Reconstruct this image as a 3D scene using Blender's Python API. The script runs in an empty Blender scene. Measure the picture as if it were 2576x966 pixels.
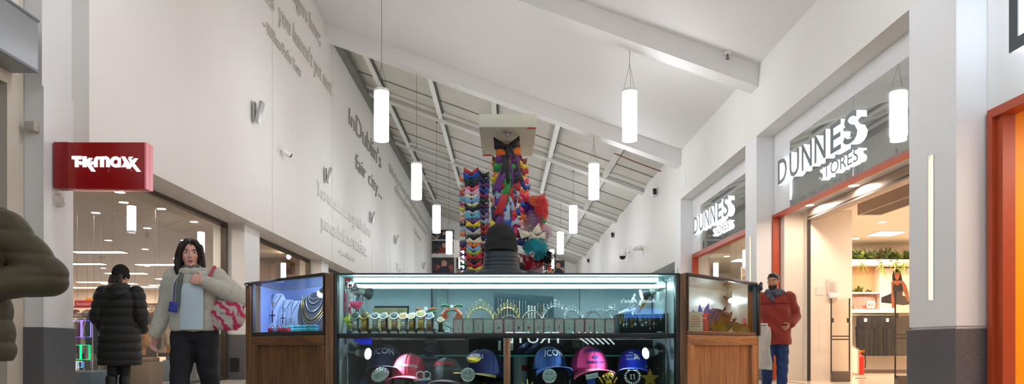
import bpy, bmesh, math, random
from mathutils import Vector as V, Matrix as Mx
from math import pi, sin, cos, radians as R, sqrt
scene = bpy.context.scene
COL = scene.collection
rnd = random.Random(7)
# ---------- camera model: eye 0.70 m above the floor, looking along +y ----------
F, CX, HY, CZ = 1750.0, 1268.0, 870.0, 0.70
def P(px, py, d):
    return V(((px-CX)/F*d, d, CZ+(HY-py)/F*d))
def lin(c):
    c = c/255.0
    return c/12.92 if c <= 0.04045 else ((c+0.055)/1.055)**2.4
def rgb(c):
    return (lin(c[0]), lin(c[1]), lin(c[2]), 1.0)
MATS = {}
def mat(name, col=(200,200,200), rough=0.5, metal=0.0, var=None, bump=None, emit=0.0, ecol=None, spec=0.5, sheen=0.0, coat=0.0, alpha=1.0, trans=0.0):
    if name in MATS: return MATS[name]
    m = bpy.data.materials.new(name); m.use_nodes = True
    nt = m.node_tree; b = nt.nodes['Principled BSDF']
    c = rgb(col)
    b.inputs['Base Color'].default_value = c
    b.inputs['Roughness'].default_value = rough
    b.inputs['Metallic'].default_value = metal
    b.inputs['Specular IOR Level'].default_value = spec
    b.inputs['Sheen Weight'].default_value = sheen
    b.inputs['Coat Weight'].default_value = coat
    b.inputs['Alpha'].default_value = alpha
    b.inputs['Transmission Weight'].default_value = trans
    if emit:
        b.inputs['Emission Color'].default_value = rgb(ecol or col)
        b.inputs['Emission Strength'].default_value = emit
    tc = None
    if var or bump:
        tc = nt.nodes.new('ShaderNodeTexCoord')
    if var:
        n = nt.nodes.new('ShaderNodeTexNoise'); n.inputs['Scale'].default_value = var[0]; n.inputs['Detail'].default_value = 4
        nt.links.new(tc.outputs['Object'], n.inputs['Vector'])
        r = nt.nodes.new('ShaderNodeValToRGB')
        a = var[1]
        r.color_ramp.elements[0].position = 0.3; r.color_ramp.elements[1].position = 0.7
        r.color_ramp.elements[0].color = (c[0]*(1-a), c[1]*(1-a), c[2]*(1-a), 1)
        r.color_ramp.elements[1].color = (min(1,c[0]*(1+a)), min(1,c[1]*(1+a)), min(1,c[2]*(1+a)), 1)
        nt.links.new(n.outputs['Fac'], r.inputs['Fac']); nt.links.new(r.outputs['Color'], b.inputs['Base Color'])
    if bump:
        n = nt.nodes.new('ShaderNodeTexNoise'); n.inputs['Scale'].default_value = bump[0]; n.inputs['Detail'].default_value = 5
        nt.links.new(tc.outputs['Object'], n.inputs['Vector'])
        bp = nt.nodes.new('ShaderNodeBump'); bp.inputs['Strength'].default_value = bump[1]; bp.inputs['Distance'].default_value = 0.01
        nt.links.new(n.outputs['Fac'], bp.inputs['Height']); nt.links.new(bp.outputs['Normal'], b.inputs['Normal'])
    MATS[name] = m
    return m
def emitter(name, col, s):
    if name in MATS: return MATS[name]
    m = bpy.data.materials.new(name); m.use_nodes = True; nt = m.node_tree; nt.nodes.clear()
    e = nt.nodes.new('ShaderNodeEmission'); e.inputs['Color'].default_value = rgb(col); e.inputs['Strength'].default_value = s
    o = nt.nodes.new('ShaderNodeOutputMaterial'); nt.links.new(e.outputs[0], o.inputs[0]); MATS[name] = m
    return m
def glass(name, tint=(255,255,255), refl=0.05, edge=0.85, rough=0.0):
    if name in MATS: return MATS[name]
    m = bpy.data.materials.new(name); m.use_nodes = True; nt = m.node_tree; nt.nodes.clear()
    N = nt.nodes.new
    t = N('ShaderNodeBsdfTransparent'); t.inputs['Color'].default_value = rgb(tint)
    g = N('ShaderNodeBsdfGlossy'); g.inputs['Roughness'].default_value = rough
    lw = N('ShaderNodeLayerWeight'); lw.inputs['Blend'].default_value = 0.5
    p = N('ShaderNodeMath'); p.operation = 'POWER'; p.inputs[1].default_value = 5
    ma = N('ShaderNodeMath'); ma.operation = 'MULTIPLY_ADD'; ma.inputs[1].default_value = edge; ma.inputs[2].default_value = refl
    mx = N('ShaderNodeMixShader'); o = N('ShaderNodeOutputMaterial')
    L = nt.links.new
    L(lw.outputs['Facing'], p.inputs[0]); L(p.outputs[0], ma.inputs[0]); L(ma.outputs[0], mx.inputs[0])
    L(t.outputs[0], mx.inputs[1]); L(g.outputs[0], mx.inputs[2]); L(mx.outputs[0], o.inputs[0])
    MATS[name] = m
    return m
def sheer(name, col, density=0.5):
    """thin see-through fabric: part transparent, part diffuse/translucent"""
    if name in MATS: return MATS[name]
    m = bpy.data.materials.new(name); m.use_nodes = True; nt = m.node_tree; nt.nodes.clear(); N = nt.nodes.new; L = nt.links.new
    t = N('ShaderNodeBsdfTransparent'); d = N('ShaderNodeBsdfDiffuse'); d.inputs[0].default_value = rgb(col)
    tr = N('ShaderNodeBsdfTranslucent'); tr.inputs[0].default_value = rgb(col)
    a = N('ShaderNodeMixShader'); a.inputs[0].default_value = 0.4; L(d.outputs[0], a.inputs[1]); L(tr.outputs[0], a.inputs[2])
    b = N('ShaderNodeMixShader'); b.inputs[0].default_value = density; L(t.outputs[0], b.inputs[1]); L(a.outputs[0], b.inputs[2])
    o = N('ShaderNodeOutputMaterial'); L(b.outputs[0], o.inputs[0]); MATS[name] = m
    return m
def speckle(name, base, dark, light, scale, rough=0.25, spec=0.5):
    if name in MATS: return MATS[name]
    m = bpy.data.materials.new(name); m.use_nodes = True; nt = m.node_tree; b = nt.nodes['Principled BSDF']; N = nt.nodes.new; L = nt.links.new
    tc = N('ShaderNodeTexCoord'); n = N('ShaderNodeTexNoise'); n.inputs['Scale'].default_value = scale; n.inputs['Detail'].default_value = 3
    L(tc.outputs['Object'], n.inputs['Vector'])
    r = N('ShaderNodeValToRGB'); e = r.color_ramp.elements
    e[0].position = 0.36; e[0].color = rgb(dark); e[1].position = 0.66; e[1].color = rgb(light)
    k = r.color_ramp.elements.new(0.5); k.color = rgb(base)
    L(n.outputs['Fac'], r.inputs['Fac']); L(r.outputs['Color'], b.inputs['Base Color'])
    b.inputs['Roughness'].default_value = rough; b.inputs['Specular IOR Level'].default_value = spec
    MATS[name] = m
    return m
def wood(name, c1, c2, axis='Z', rough=0.42, scale=14.0):
    if name in MATS: return MATS[name]
    m = bpy.data.materials.new(name); m.use_nodes = True; nt = m.node_tree; b = nt.nodes['Principled BSDF']; N = nt.nodes.new; L = nt.links.new
    tc = N('ShaderNodeTexCoord'); mp = N('ShaderNodeMapping')
    mp.inputs['Scale'].default_value = {'Z': (5,5,0.35), 'X': (0.35,0.35,5)}[axis]
    L(tc.outputs['Object'], mp.inputs['Vector'])
    n = N('ShaderNodeTexNoise'); n.inputs['Scale'].default_value = scale; n.inputs['Detail'].default_value = 8; n.inputs['Distortion'].default_value = 0.6
    L(mp.outputs[0], n.inputs['Vector'])
    r = N('ShaderNodeValToRGB'); e = r.color_ramp.elements
    e[0].position = 0.34; e[0].color = rgb(c1); e[1].position = 0.68; e[1].color = rgb(c2)
    L(n.outputs['Fac'], r.inputs['Fac']); L(r.outputs['Color'], b.inputs['Base Color'])
    bp = N('ShaderNodeBump'); bp.inputs['Strength'].default_value = 0.15; bp.inputs['Distance'].default_value = 0.004
    L(n.outputs['Fac'], bp.inputs['Height']); L(bp.outputs['Normal'], b.inputs['Normal'])
    b.inputs['Roughness'].default_value = rough
    MATS[name] = m
    return m
# ---------- mesh builder ----------
_TXT = {}
def _font_geo(s, ext, res, off=0.0):
    k = (s, ext, res, off)
    if k in _TXT: return _TXT[k]
    cu = bpy.data.curves.new('t', 'FONT'); cu.body = s; cu.extrude = ext/2; cu.resolution_u = res; cu.size = 1.0; cu.offset = off
    o = bpy.data.objects.new('t', cu); COL.objects.link(o)
    me = bpy.data.meshes.new_from_object(o.evaluated_get(bpy.context.evaluated_depsgraph_get()))
    vs = [v.co.copy() for v in me.vertices]; fs = [tuple(p.vertices) for p in me.polygons]; nz = [p.normal.z for p in me.polygons]
    bpy.data.objects.remove(o); bpy.data.meshes.remove(me); bpy.data.curves.remove(cu)
    _TXT[k] = (vs, fs, nz)
    return _TXT[k]
class MB:
    def __init__(s, T=None):
        s.bm = bmesh.new(); s.mi = 0; s.T = T or Mx.Identity(4)
    def add(s, vs, fs, mi=None):
        T = s.T
        bv = [s.bm.verts.new(T @ V(v)) for v in vs]
        m = s.mi if mi is None else mi
        out = []
        for f in fs:
            try:
                bf = s.bm.faces.new([bv[i] for i in f]); bf.material_index = m; out.append(bf)
            except ValueError: pass
        return bv, out
    def box(s, c, size, rot=None, bev=0.0, taper=None, mi=None):
        x, y, z = size[0]/2, size[1]/2, size[2]/2
        tx, ty = taper or (1, 1)
        pts = [(-x,-y,-z),(x,-y,-z),(x,y,-z),(-x,y,-z),(-x*tx,-y*ty,z),(x*tx,-y*ty,z),(x*tx,y*ty,z),(-x*tx,y*ty,z)]
        if rot is not None:
            pts = [rot @ V(p) for p in pts]
        c = V(c); pts = [V(p)+c for p in pts]
        bv, bf = s.add(pts, [(3,2,1,0),(4,5,6,7),(0,1,5,4),(1,2,6,5),(2,3,7,6),(3,0,4,7)], mi)
        if bev:
            es = list({e for f in bf for e in f.edges})
            bmesh.ops.bevel(s.bm, geom=es, offset=bev, segments=2, affect='EDGES', profile=0.5)
        return s
    def bb(s, x0, x1, y0, y1, z0, z1, bev=0.0, mi=None):
        return s.box(((x0+x1)/2,(y0+y1)/2,(z0+z1)/2), (abs(x1-x0),abs(y1-y0),abs(z1-z0)), None, bev, None, mi)
    def loft(s, rings, caps=True, closed=False, mi=None, loop=True):
        n = len(rings[0]); vs = [p for r in rings for p in r]; fs = []
        m = len(rings)
        for i in range(m if closed else m-1):
            for j in range(n if loop else n-1):
                a = i*n+j; b = i*n+(j+1) % n; c = ((i+1) % m)*n+(j+1) % n; d = ((i+1) % m)*n+j
                fs.append((a,b,c,d))
        if caps and not closed:
            fs.append(tuple(reversed(range(n)))); fs.append(tuple(range((m-1)*n, m*n)))
        return s.add(vs, fs, mi)
    def tube(s, pts, r, seg=8, caps=True, closed=False, flat=1.0, up=None, mi=None):
        pts = [V(p) for p in pts]; n = len(pts); rings = []
        rs = r if isinstance(r, (list, tuple)) else [r]*n
        u = None
        for i, p in enumerate(pts):
            if closed: t = pts[(i+1) % n]-pts[i-1]
            else: t = pts[min(i+1,n-1)]-pts[max(i-1,0)]
            if t.length < 1e-9: t = V((0,0,1))
            t.normalize()
            if u is None:
                u = V(up) if up else (V((0,0,1)) if abs(t.z) < 0.9 else V((1,0,0)))
            u = u-t*u.dot(t)
            if u.length < 1e-6: u = t.orthogonal()
            u.normalize(); w = t.cross(u)
            rings.append([p+u*(cos(2*pi*k/seg)*rs[i]*flat)+w*(sin(2*pi*k/seg)*rs[i]) for k in range(seg)])
        return s.loft(rings, caps, closed, mi)
    def cap(s, p0, p1, r0, r1, seg=12, n=4, mi=None):
        """tapered capsule"""
        p0, p1 = V(p0), V(p1); t = (p1-p0); L = t.length; t.normalize()
        pts, rs = [], []
        for k in range(n+1):
            a = pi/2*(1-k/n); pts.append(p0-t*(r0*sin(a))); rs.append(max(r0*cos(a), r0*0.05))
        for k in range(n+1):
            a = pi/2*k/n; pts.append(p1+t*(r1*sin(a))); rs.append(max(r1*cos(a), r1*0.05))
        return s.tube(pts, rs, seg, mi=mi)
    def limb(s, pts, rs, seg=14, flat=1.0, up=None):
        for a, b, ra, rb in zip(pts, pts[1:], rs, rs[1:]): s.cap(a, b, ra, rb, seg)
        return s
    def cyl(s, c, r, h, seg=24, r2=None, rot=None, mi=None):
        r2 = r if r2 is None else r2
        rings = []
        for z, rr in ((-h/2, r), (h/2, r2)):
            ring = [V((cos(2*pi*k/seg)*rr, sin(2*pi*k/seg)*rr, z)) for k in range(seg)]
            if rot is not None: ring = [rot @ p for p in ring]
            rings.append([p+V(c) for p in ring])
        s.loft(rings, True, False, mi); return s
    def lathe(s, prof, c=(0,0,0), seg=24, rot=None, caps=True, mi=None):
        rings = []
        for r, z in prof:
            ring = [V((cos(2*pi*k/seg)*r, sin(2*pi*k/seg)*r, z)) for k in range(seg)]
            if rot is not None: ring = [rot @ p for p in ring]
            rings.append([p+V(c) for p in ring])
        s.loft(rings, caps, False, mi); return s
    def ball(s, c, r, seg=14, rings=9, rot=None, mi=None):
        if not isinstance(r, (tuple, list, V)): r = (r, r, r)
        vs = [V((0,0,-r[2]))]
        for i in range(1, rings):
            a = -pi/2+pi*i/rings
            for k in range(seg):
                vs.append(V((cos(a)*cos(2*pi*k/seg)*r[0], cos(a)*sin(2*pi*k/seg)*r[1], sin(a)*r[2])))
        vs.append(V((0,0,r[2])))
        if rot is not None: vs = [rot @ v for v in vs]
        vs = [v+V(c) for v in vs]; fs = []
        for k in range(seg): fs.append((0, 1+(k+1) % seg, 1+k))
        for i in range(rings-2):
            for k in range(seg):
                a = 1+i*seg+k; b = 1+i*seg+(k+1) % seg
                fs.append((a, b, b+seg, a+seg))
        top = len(vs)-1; o = 1+(rings-2)*seg
        for k in range(seg): fs.append((o+k, o+(k+1) % seg, top))
        s.add(vs, fs, mi); return s
    def prism(s, poly, z0, z1, T=None, mi=None):
        n = len(poly); T = T or Mx.Identity(4)
        vs = [T @ V((x,y,z0)) for x,y in poly]+[T @ V((x,y,z1)) for x,y in poly]
        fs = [tuple(reversed(range(n))), tuple(range(n,2*n))]+[(i,(i+1) % n,n+(i+1) % n,n+i) for i in range(n)]
        s.add(vs, fs, mi); return s
    def grid(s, fn, nu, nv, mi=None, thick=0.0):
        vs = [V(fn(i/nu, j/nv)) for i in range(nu+1) for j in range(nv+1)]
        fs = [(i*(nv+1)+j, (i+1)*(nv+1)+j, (i+1)*(nv+1)+j+1, i*(nv+1)+j+1) for i in range(nu) for j in range(nv)]
        if not thick:
            s.add(vs, fs, mi); return s
        nrm = [V() for _ in vs]
        for f in fs:
            nn = (vs[f[1]]-vs[f[0]]).cross(vs[f[3]]-vs[f[0]])+(vs[f[3]]-vs[f[2]]).cross(vs[f[1]]-vs[f[2]])
            for i in f: nrm[i] += nn
        for x in nrm:
            if x.length > 1e-12: x.normalize()
        m = len(vs); vs2 = vs+[v-nrm[i]*thick for i, v in enumerate(vs)]
        fs2 = fs+[tuple(m+i for i in reversed(f)) for f in fs]
        rim = [i*(nv+1) for i in range(nu+1)]+[nu*(nv+1)+j for j in range(1,nv+1)]+[i*(nv+1)+nv for i in range(nu-1,-1,-1)]+[j for j in range(nv-1,0,-1)]
        for a, b in zip(rim, rim[1:]+rim[:1]): fs2.append((b, a, m+a, m+b))
        s.add(vs2, fs2, mi); return s
    def torus(s, c, R0, r, seg=20, sub=8, rot=None, mi=None, arc=2*pi):
        full = abs(arc-2*pi) < 1e-6; n = seg if full else seg+1
        pts = [V((cos(arc*k/seg)*R0, sin(arc*k/seg)*R0, 0)) for k in range(n)]
        if rot is not None: pts = [rot @ p for p in pts]
        s.tube([p+V(c) for p in pts], r, sub, closed=full, mi=mi); return s
    def text(s, st, T, h, w=None, ext=0.01, mi=0, mis=None, fn=None, res=3, center=False, bold=0.0):
        vs, fs, nz = _font_geo(st, 1.0, res, bold)
        k = h/0.73
        xs = [v.x for v in vs]; x0, x1 = min(xs), max(xs)
        kx = (w/(x1-x0)) if w else k
        xo = (x0+x1)/2 if center else x0
        pts = [V(((v.x-xo)*kx, v.y*k, v.z*ext)) for v in vs]
        pts = [T @ (fn(p) if fn else p) for p in pts]
        bv = [s.bm.verts.new(s.T @ p) for p in pts]
        for f, z in zip(fs, nz):
            try:
                bf = s.bm.faces.new([bv[i] for i in f]); bf.material_index = mi if (z > 0.5 or mis is None) else mis
            except ValueError: pass
        return s
    def finish(s):
        bmesh.ops.recalc_face_normals(s.bm, faces=s.bm.faces[:])
    def mesh(s, name, mats, smooth=35, recalc=True):
        if recalc: s.finish()
        me = bpy.data.meshes.new(name); s.bm.to_mesh(me); s.bm.free()
        for m in (mats if isinstance(mats, (list, tuple)) else [mats]): me.materials.append(m)
        if smooth:
            me.polygons.foreach_set('use_smooth', [True]*len(me.polygons))
            try: me.set_sharp_from_angle(angle=R(smooth))
            except Exception: pass
        return me
    def build(s, name, mats, parent=None, world=False, label=None, smooth=35, kind=None):
        o = bpy.data.objects.new(name, s.mesh(name, mats, smooth)); COL.objects.link(o)
        if parent:
            o.parent = parent
            if world:
                t = parent
                off = V()
                while t is not None: off += t.location; t = t.parent
                o.location = -off
        if label: o['label'] = label
        if kind: o['kind'] = kind
        return o
def tag(o, label, cat, group=None):
    o['label'] = label; o['category'] = cat
    if group: o['group'] = group
    return o
def thing(name, label, cat, loc=(0,0,0), rotz=0.0, group=None):
    o = bpy.data.objects.new(name, None); COL.objects.link(o); o.empty_display_size = 0.1
    o.location = loc; o.rotation_euler = (0,0,rotz)
    return tag(o, label, cat, group)
def struct(name, mb, m, smooth=0):
    o = mb.build(name, m, smooth=smooth); o['kind'] = 'structure'
    return o
def kids(o): return [c for c in bpy.data.objects if c.parent == o]
def clone(root, loc, label=None, rotz=None, group=None, recolor=None, scale=None):
    """copy a thing with its parts; recolor = {part base name: [materials]} on the copy only"""
    def cp(o, par):
        c = o.copy(); COL.objects.link(c)
        if par is not None: c.parent = par
        base = o.name.split('.')[0]
        if recolor and base in recolor:
            for i, m in enumerate(recolor[base]):
                if i < len(c.material_slots):
                    c.material_slots[i].link = 'OBJECT'; c.material_slots[i].material = m
        for ch in list(o.children): cp(ch, c)
        return c
    r = cp(root, None); r.location = loc
    if rotz is not None: r.rotation_euler = (0,0,rotz)
    if label: r['label'] = label
    if group: r['group'] = group
    if scale: r.scale = (scale,)*3 if not isinstance(scale, (tuple, list)) else scale
    return r
def recolor(root, d):
    for ch in root.children_recursive:
        base = ch.name.split('.')[0]
        if base in d:
            for i, m in enumerate(d[base]):
                if i < len(ch.material_slots): ch.material_slots[i].link = 'OBJECT'; ch.material_slots[i].material = m
def frame(o, x, y, z=None):
    x = V(x).normalized(); y = V(y).normalized(); z = V(z) if z else x.cross(y)
    m = Mx(((x.x,y.x,z.x,o[0]),(x.y,y.y,z.y,o[1]),(x.z,y.z,z.z,o[2]),(0,0,0,1)))
    return m
def ordinal(i):
    return ['first','second','third','fourth','fifth','sixth','seventh','eighth','ninth','tenth','eleventh','twelfth','thirteenth','fourteenth','fifteenth','sixteenth','seventeenth','eighteenth','nineteenth','twentieth','twenty-first','twenty-second','twenty-third','twenty-fourth','twenty-fifth','twenty-sixth','twenty-seventh'][i]
LAMP = 20.0
EXPO = 0.55
# ---------- setting ----------
white = mat('painted_wall', (228,226,221), 0.55, var=(0.6,0.015), bump=(220,0.03))
white2 = mat('painted_pier', (228,229,230), 0.5, bump=(220,0.03))
ceilm = mat('painted_ceiling', (226,225,224), 0.6, var=(0.4,0.02))
granite = speckle('granite', (92,92,98), (62,62,68), (128,128,134), 330, 0.22)
floorm = speckle('floor_tile', (192,188,182), (172,168,162), (208,205,198), 26, 0.18)
def tiles(m, size=0.6):
    nt = m.node_tree; N = nt.nodes.new; L = nt.links.new; b = nt.nodes['Principled BSDF']
    tc = N('ShaderNodeTexCoord'); br = N('ShaderNodeTexBrick'); br.offset = 0.0
    br.inputs['Scale'].default_value = 1.0; br.inputs['Brick Width'].default_value = size; br.inputs['Row Height'].default_value = size
    br.inputs['Mortar Size'].default_value = 0.006; br.inputs['Mortar'].default_value = rgb((150,142,130))
    L(tc.outputs['Object'], br.inputs['Vector'])
    src = b.inputs['Base Color'].links[0].from_socket
    L(src, br.inputs['Color1']); L(src, br.inputs['Color2']); L(br.outputs['Color'], b.inputs['Base Color'])
tiles(floorm)
greyceil = mat('roof_deck', (206,202,192), 0.7, var=(1.2,0.06))
steelp = mat('painted_steel', (224,222,216), 0.5)
frame_dark = mat('dark_bronze_frame', (74,66,58), 0.4, 0.3)
rust = mat('rust_orange_frame', (176,72,40), 0.45)
shopglass = glass('shop_glass', (250,250,248), 0.045, 0.8)
def roofz(x): return 6.37+(5.155-x)*0.36
mb = MB(); mb.bb(-6,6,-13,50.2,-0.2,0); struct('floor', mb, floorm)
# left
mb = MB()
mb.bb(-5.8,-5.2,8.72,50.2,3.25,10.6)
struct('wall_left', mb, white)
mb = MB()
for z0, z1 in ((14.47,15.37),(20.6,21.4),(26.7,27.5),(32.8,33.6),(38.9,39.7)): mb.bb(-6.05,-5.4,z0,z1,0.94,3.25)
struct('wall_left_piers', mb, white2)
mb = MB()
for z0, z1 in ((14.45,15.39),(20.58,21.42),(26.68,27.52),(32.78,33.62),(38.88,39.72)): mb.bb(-6.07,-5.38,z0,z1,0,0.94,0.01)
struct('baseboard_left', mb, granite)
mb = MB(); mb.bb(-6.05,-5.4,8.16,8.72,0.90,3.75); mb.bb(-6.05,-5.42,8.16,8.72,3.75,11.5); struct('trim_1', mb, white2)
mb = MB(); mb.bb(-6.07,-5.38,8.14,8.74,0,0.92,0.008); struct('baseboard_left_near', mb, granite)
# neighbouring shopfront, near left
beige = mat('beige_frame', (206,200,184), 0.5)
mb = MB(); mb.bb(-6.0,-5.63,8.03,8.15,0,12); mb.bb(-6.0,-5.6,7.84,8.03,0,3.815); mb.bb(-6.0,-5.6,2,7.84,3.66,3.815); mb.bb(-6,-5.6,2,7.84,0,0.25); struct('window_5_frame', mb, beige)
mb = MB(); mb.bb(-5.72,-5.70,2,7.84,0.25,3.66); struct('window_5', mb, glass('dark_glass', (70,76,72), 0.09))
mb = MB(); mb.bb(-7.2,-5.9,1.8,8.1,0.0,0.02); mb.bb(-7.2,-7.1,1.8,8.1,0,3.7); struct('wall_left_shop', mb, mat('dim_shop_wall', (90,92,88), 0.8))
mb = MB(); mb.bb(-6.0,-5.605,-13,8.029,3.817,12); struct('wall_left_near', mb, white)
mb = MB(); mb.bb(-6.0,-5.62,-13,2,0,3.82); struct('wall_left_rear', mb, white)
t = thing('shop_fascia', 'grey metal fascia box over the dark shop window at far left', 'fascia', (-5.46,5,3.8))
fm = mat('grey_fascia', (150,154,158), 0.42, 0.35, bump=(90,0.05))
mb = MB(); mb.bb(-5.62,-5.3,3,7.92,3.8,4.4,0.012); mb.build('fascia_box', fm, t, True)
mb = MB(); mb.bb(-5.30,-5.292,3,7.93,3.8,3.83); mb.bb(-5.30,-5.292,3,7.93,4.38,4.41); mb.build('edge_trim', mat('fascia_trim', (116,120,124), 0.4, 0.5), t, True)
# right piers and upper wall
mb = MB()
mb.bb(5.155,6.0,8.0,21.0,4.98,6.9)
mb.bb(5.155,6.0,21.0,50.2,3.25,6.9)
mb.bb(5.155,6.0,-13,8.0,4.98,6.9)
struct('wall_right', mb, white)
PR = ((7.93,8.85),(14.2,14.86),(20.3,21.0))
for i, (z0, z1) in enumerate(PR):
    # pier with a recessed vertical light slot in its mall face
    zs0, zs1 = z0+0.41*(z1-z0)/0.92, z0+0.41*(z1-z0)/0.92+0.12
    mb = MB()
    mb.bb(5.155,6.0,z0,zs0,0.93,4.98); mb.bb(5.155,6.0,zs1,z1,0.93,4.98)
    mb.bb(5.155,6.0,zs0,zs1,0.93,1.25); mb.bb(5.155,6.0,zs0,zs1,3.0,4.98); mb.bb(5.24,6.0,zs0,zs1,1.25,3.0)
    mb.bb(5.17,5.98,z0+0.015,z1-0.015,0.86,0.95)
    struct('wall_right_pier', mb, white2)
    mb = MB(); mb.bb(5.13,6.02,z0-0.02,z1+0.02,0,0.90,0.008); struct('baseboard_right', mb, granite)
    if i < 2:
        t = thing('light_slot', ['tall slot light recessed in the near right pier','tall slot light recessed in the pier between both white shop signs'][i], 'light', (5.2,(zs0+zs1)/2,1.25))
        mb = MB(); mb.bb(5.225,5.235,zs0+0.02,zs1-0.01,1.26,2.99); mb.build('diffuser', emitter('slot_light', (255,250,236), 3.2), t, True)
        mb = MB(); mb.bb(5.15,5.235,zs1-0.012,zs1,1.25,3.0); mb.bb(5.15,5.235,zs0,zs0+0.01,1.25,3.0); mb.build('slot_trim', mat('slot_trim', (200,196,182), 0.4), t, True)
mb = MB()
for z0, z1 in ((27,27.7),(33,33.7),(39,39.7)): mb.bb(5.4,6.05,z0,z1,0,3.25)
struct('wall_right_far_piers', mb, white2)
# shop plane behind the piers, right side (above the openings)
mb = MB()
mb.bb(5.5,6.0,8.85,14.2,3.36,5.0); mb.bb(5.5,6.0,14.86,20.3,3.36,5.0); mb.bb(5.5,6.0,-2,7.93,3.34,5.0)
struct('wall_right_fascia', mb, white2)
mb = MB(); mb.bb(5.155,6.0,-13,-2,0,4.98); struct('wall_right_near', mb, white)
# roof: smooth near part, steel deck beyond
mb = MB()
def slab(mb, y0, y1, dz, th=0.15, xa=-6.0, xb=6.0):
    v = []
    for y in (y0, y1):
        for x, u in ((xa,0),(xb,0),(xb,th),(xa,th)): v.append((x, y, roofz(x)+dz+u))
    mb.add(v, [(0,1,2,3),(7,6,5,4),(0,4,5,1),(1,5,6,2),(2,6,7,3),(3,7,4,0)])
slab(mb, -13, 20.6, 0.02); struct('ceiling', mb, ceilm)
mb = MB()
for y in (2.1, 8.1, 14.1, 20.25):
    slab(mb, y, y+0.4, -0.42, 0.46, -5.6, 5.6)
struct('ceiling_beams', mb, ceilm)
mb = MB(); slab(mb, 20.6, 50.2, 0.16); struct('ceiling_far', mb, greyceil)
mb = MB()
y = 20.65+2.9
for y in (22.2,24.0,28.1,30.0,34.1,36,40.1,42,46): slab(mb, y, y+0.035, 0.13, 0.05, -5.2, 5.2)
for x in (-4.6,-2.6): pass
struct('trim_2', mb, mat('deck_seam', (128,124,116), 0.7))
for k, y in enumerate((25.6,31.7,37.7,43.7)):
    mb = MB(); slab(mb, y, y+0.36, -0.05, 0.035, -5.2, 5.2); slab(mb, y+0.15, y+0.20, -0.05, 0.25, -5.2, 5.2); slab(mb, y, y+0.36, 0.13, 0.03, -5.2, 5.2)
    slab(mb, y-0.42, y-0.37, 0.03, 0.10, -5.2, 5.2)
    for j in range(5):
        x = -4.2+j*2.05; mb.box((x, y-0.39, roofz(x)+0.09), (0.04,0.04,0.16))
    o = mb.build('roof_girder', steelp, smooth=0); tag(o, ['first','second','third','fourth'][k]+' sloping steel girder across the grey roof beyond the white ceiling', 'girder', 'steel girders of the grey roof')
darkp = mat('dark_conduit', (70,68,64), 0.6)
q = 0
for x in (-4.35,-2.33,-0.32,1.69,3.70):
    for (y0, y1) in ((20.7,25.6),(26.0,31.7),(32.1,37.7),(38.1,43.7)):
        t = thing('roof_purlin', f"white roof purlin, {ordinal((-4.35,-2.33,-0.32,1.69,3.70).index(x))} from the left wall, {['nearest','second','third','farthest'][(20.7,26.0,32.1,38.1).index(y0)]} bay of grey roof", 'purlin', (x,y0,roofz(x)), 0, 'purlins under the grey roof')
        mb = MB(); mb.bb(x-0.075,x+0.075,y0,y1,roofz(x)-0.02,roofz(x)+0.15); mb.build('channel', steelp, t, True, smooth=0)
        mb = MB(); mb.bb(x+0.09,x+0.13,y0,y1-0.3,roofz(x)+0.04,roofz(x)+0.15); mb.build('conduit', darkp, t, True, smooth=0)
mb = MB(); mb.bb(-6,6,50.0,50.2,0,10.6); struct('wall_back', mb, white)
mb = MB(); mb.bb(-6,6,-13.2,-13,0,10.6); struct('wall_front', mb, white)
# dark eaves strip on the left wall under the grey roof
mb = MB(); mb.bb(-5.2,-4.98,20.65,50,roofz(-5.2)-0.22,roofz(-5.2)-0.02); struct('trim_3', mb, mat('eaves_strip', (120,118,112), 0.7))
# ---------- left shopfront: glazing between piers ----------
def bay_left(n, y0, y1, joints):
    mb = MB(); mb.bb(-5.86,-5.74,y0,y1,3.17,3.25); mb.bb(-5.86,-5.74,y1-0.07,y1,0.06,3.17); mb.bb(-5.86,-5.74,y0,y0+0.05,0.06,3.17); mb.bb(-5.86,-5.74,y0,y1,0,0.06)
    struct('window_%d_frame' % n, mb, frame_dark)
    ys = [y0+0.05]+joints+[y1-0.07]
    mb = MB()
    for a, b in zip(ys, ys[1:]): mb.bb(-5.806,-5.794,a+0.004,b-0.004,0.06,3.17)
    struct('window_%d' % n, mb, shopglass)
bay_left(1, 8.74, 14.45, [10.3,11.68,13.0])
bay_left(2, 15.39, 20.58, [17.6])
bay_left(3, 21.42, 26.68, [24])
bay_left(4, 27.52, 32.78, [30])
mb = MB(); mb.bb(-6.05,-5.8,33.62,38.88,0,3.25); mb.bb(-6.05,-5.8,39.72,50,0,3.25); struct('wall_left_far', mb, mat('far_shop', (170,150,130), 0.6))
mb = MB(); mb.bb(5.8,6.05,21.0,50,0,3.25); struct('wall_right_far', mb, mat('far_shop_blue', (150,185,195), 0.5))
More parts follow.
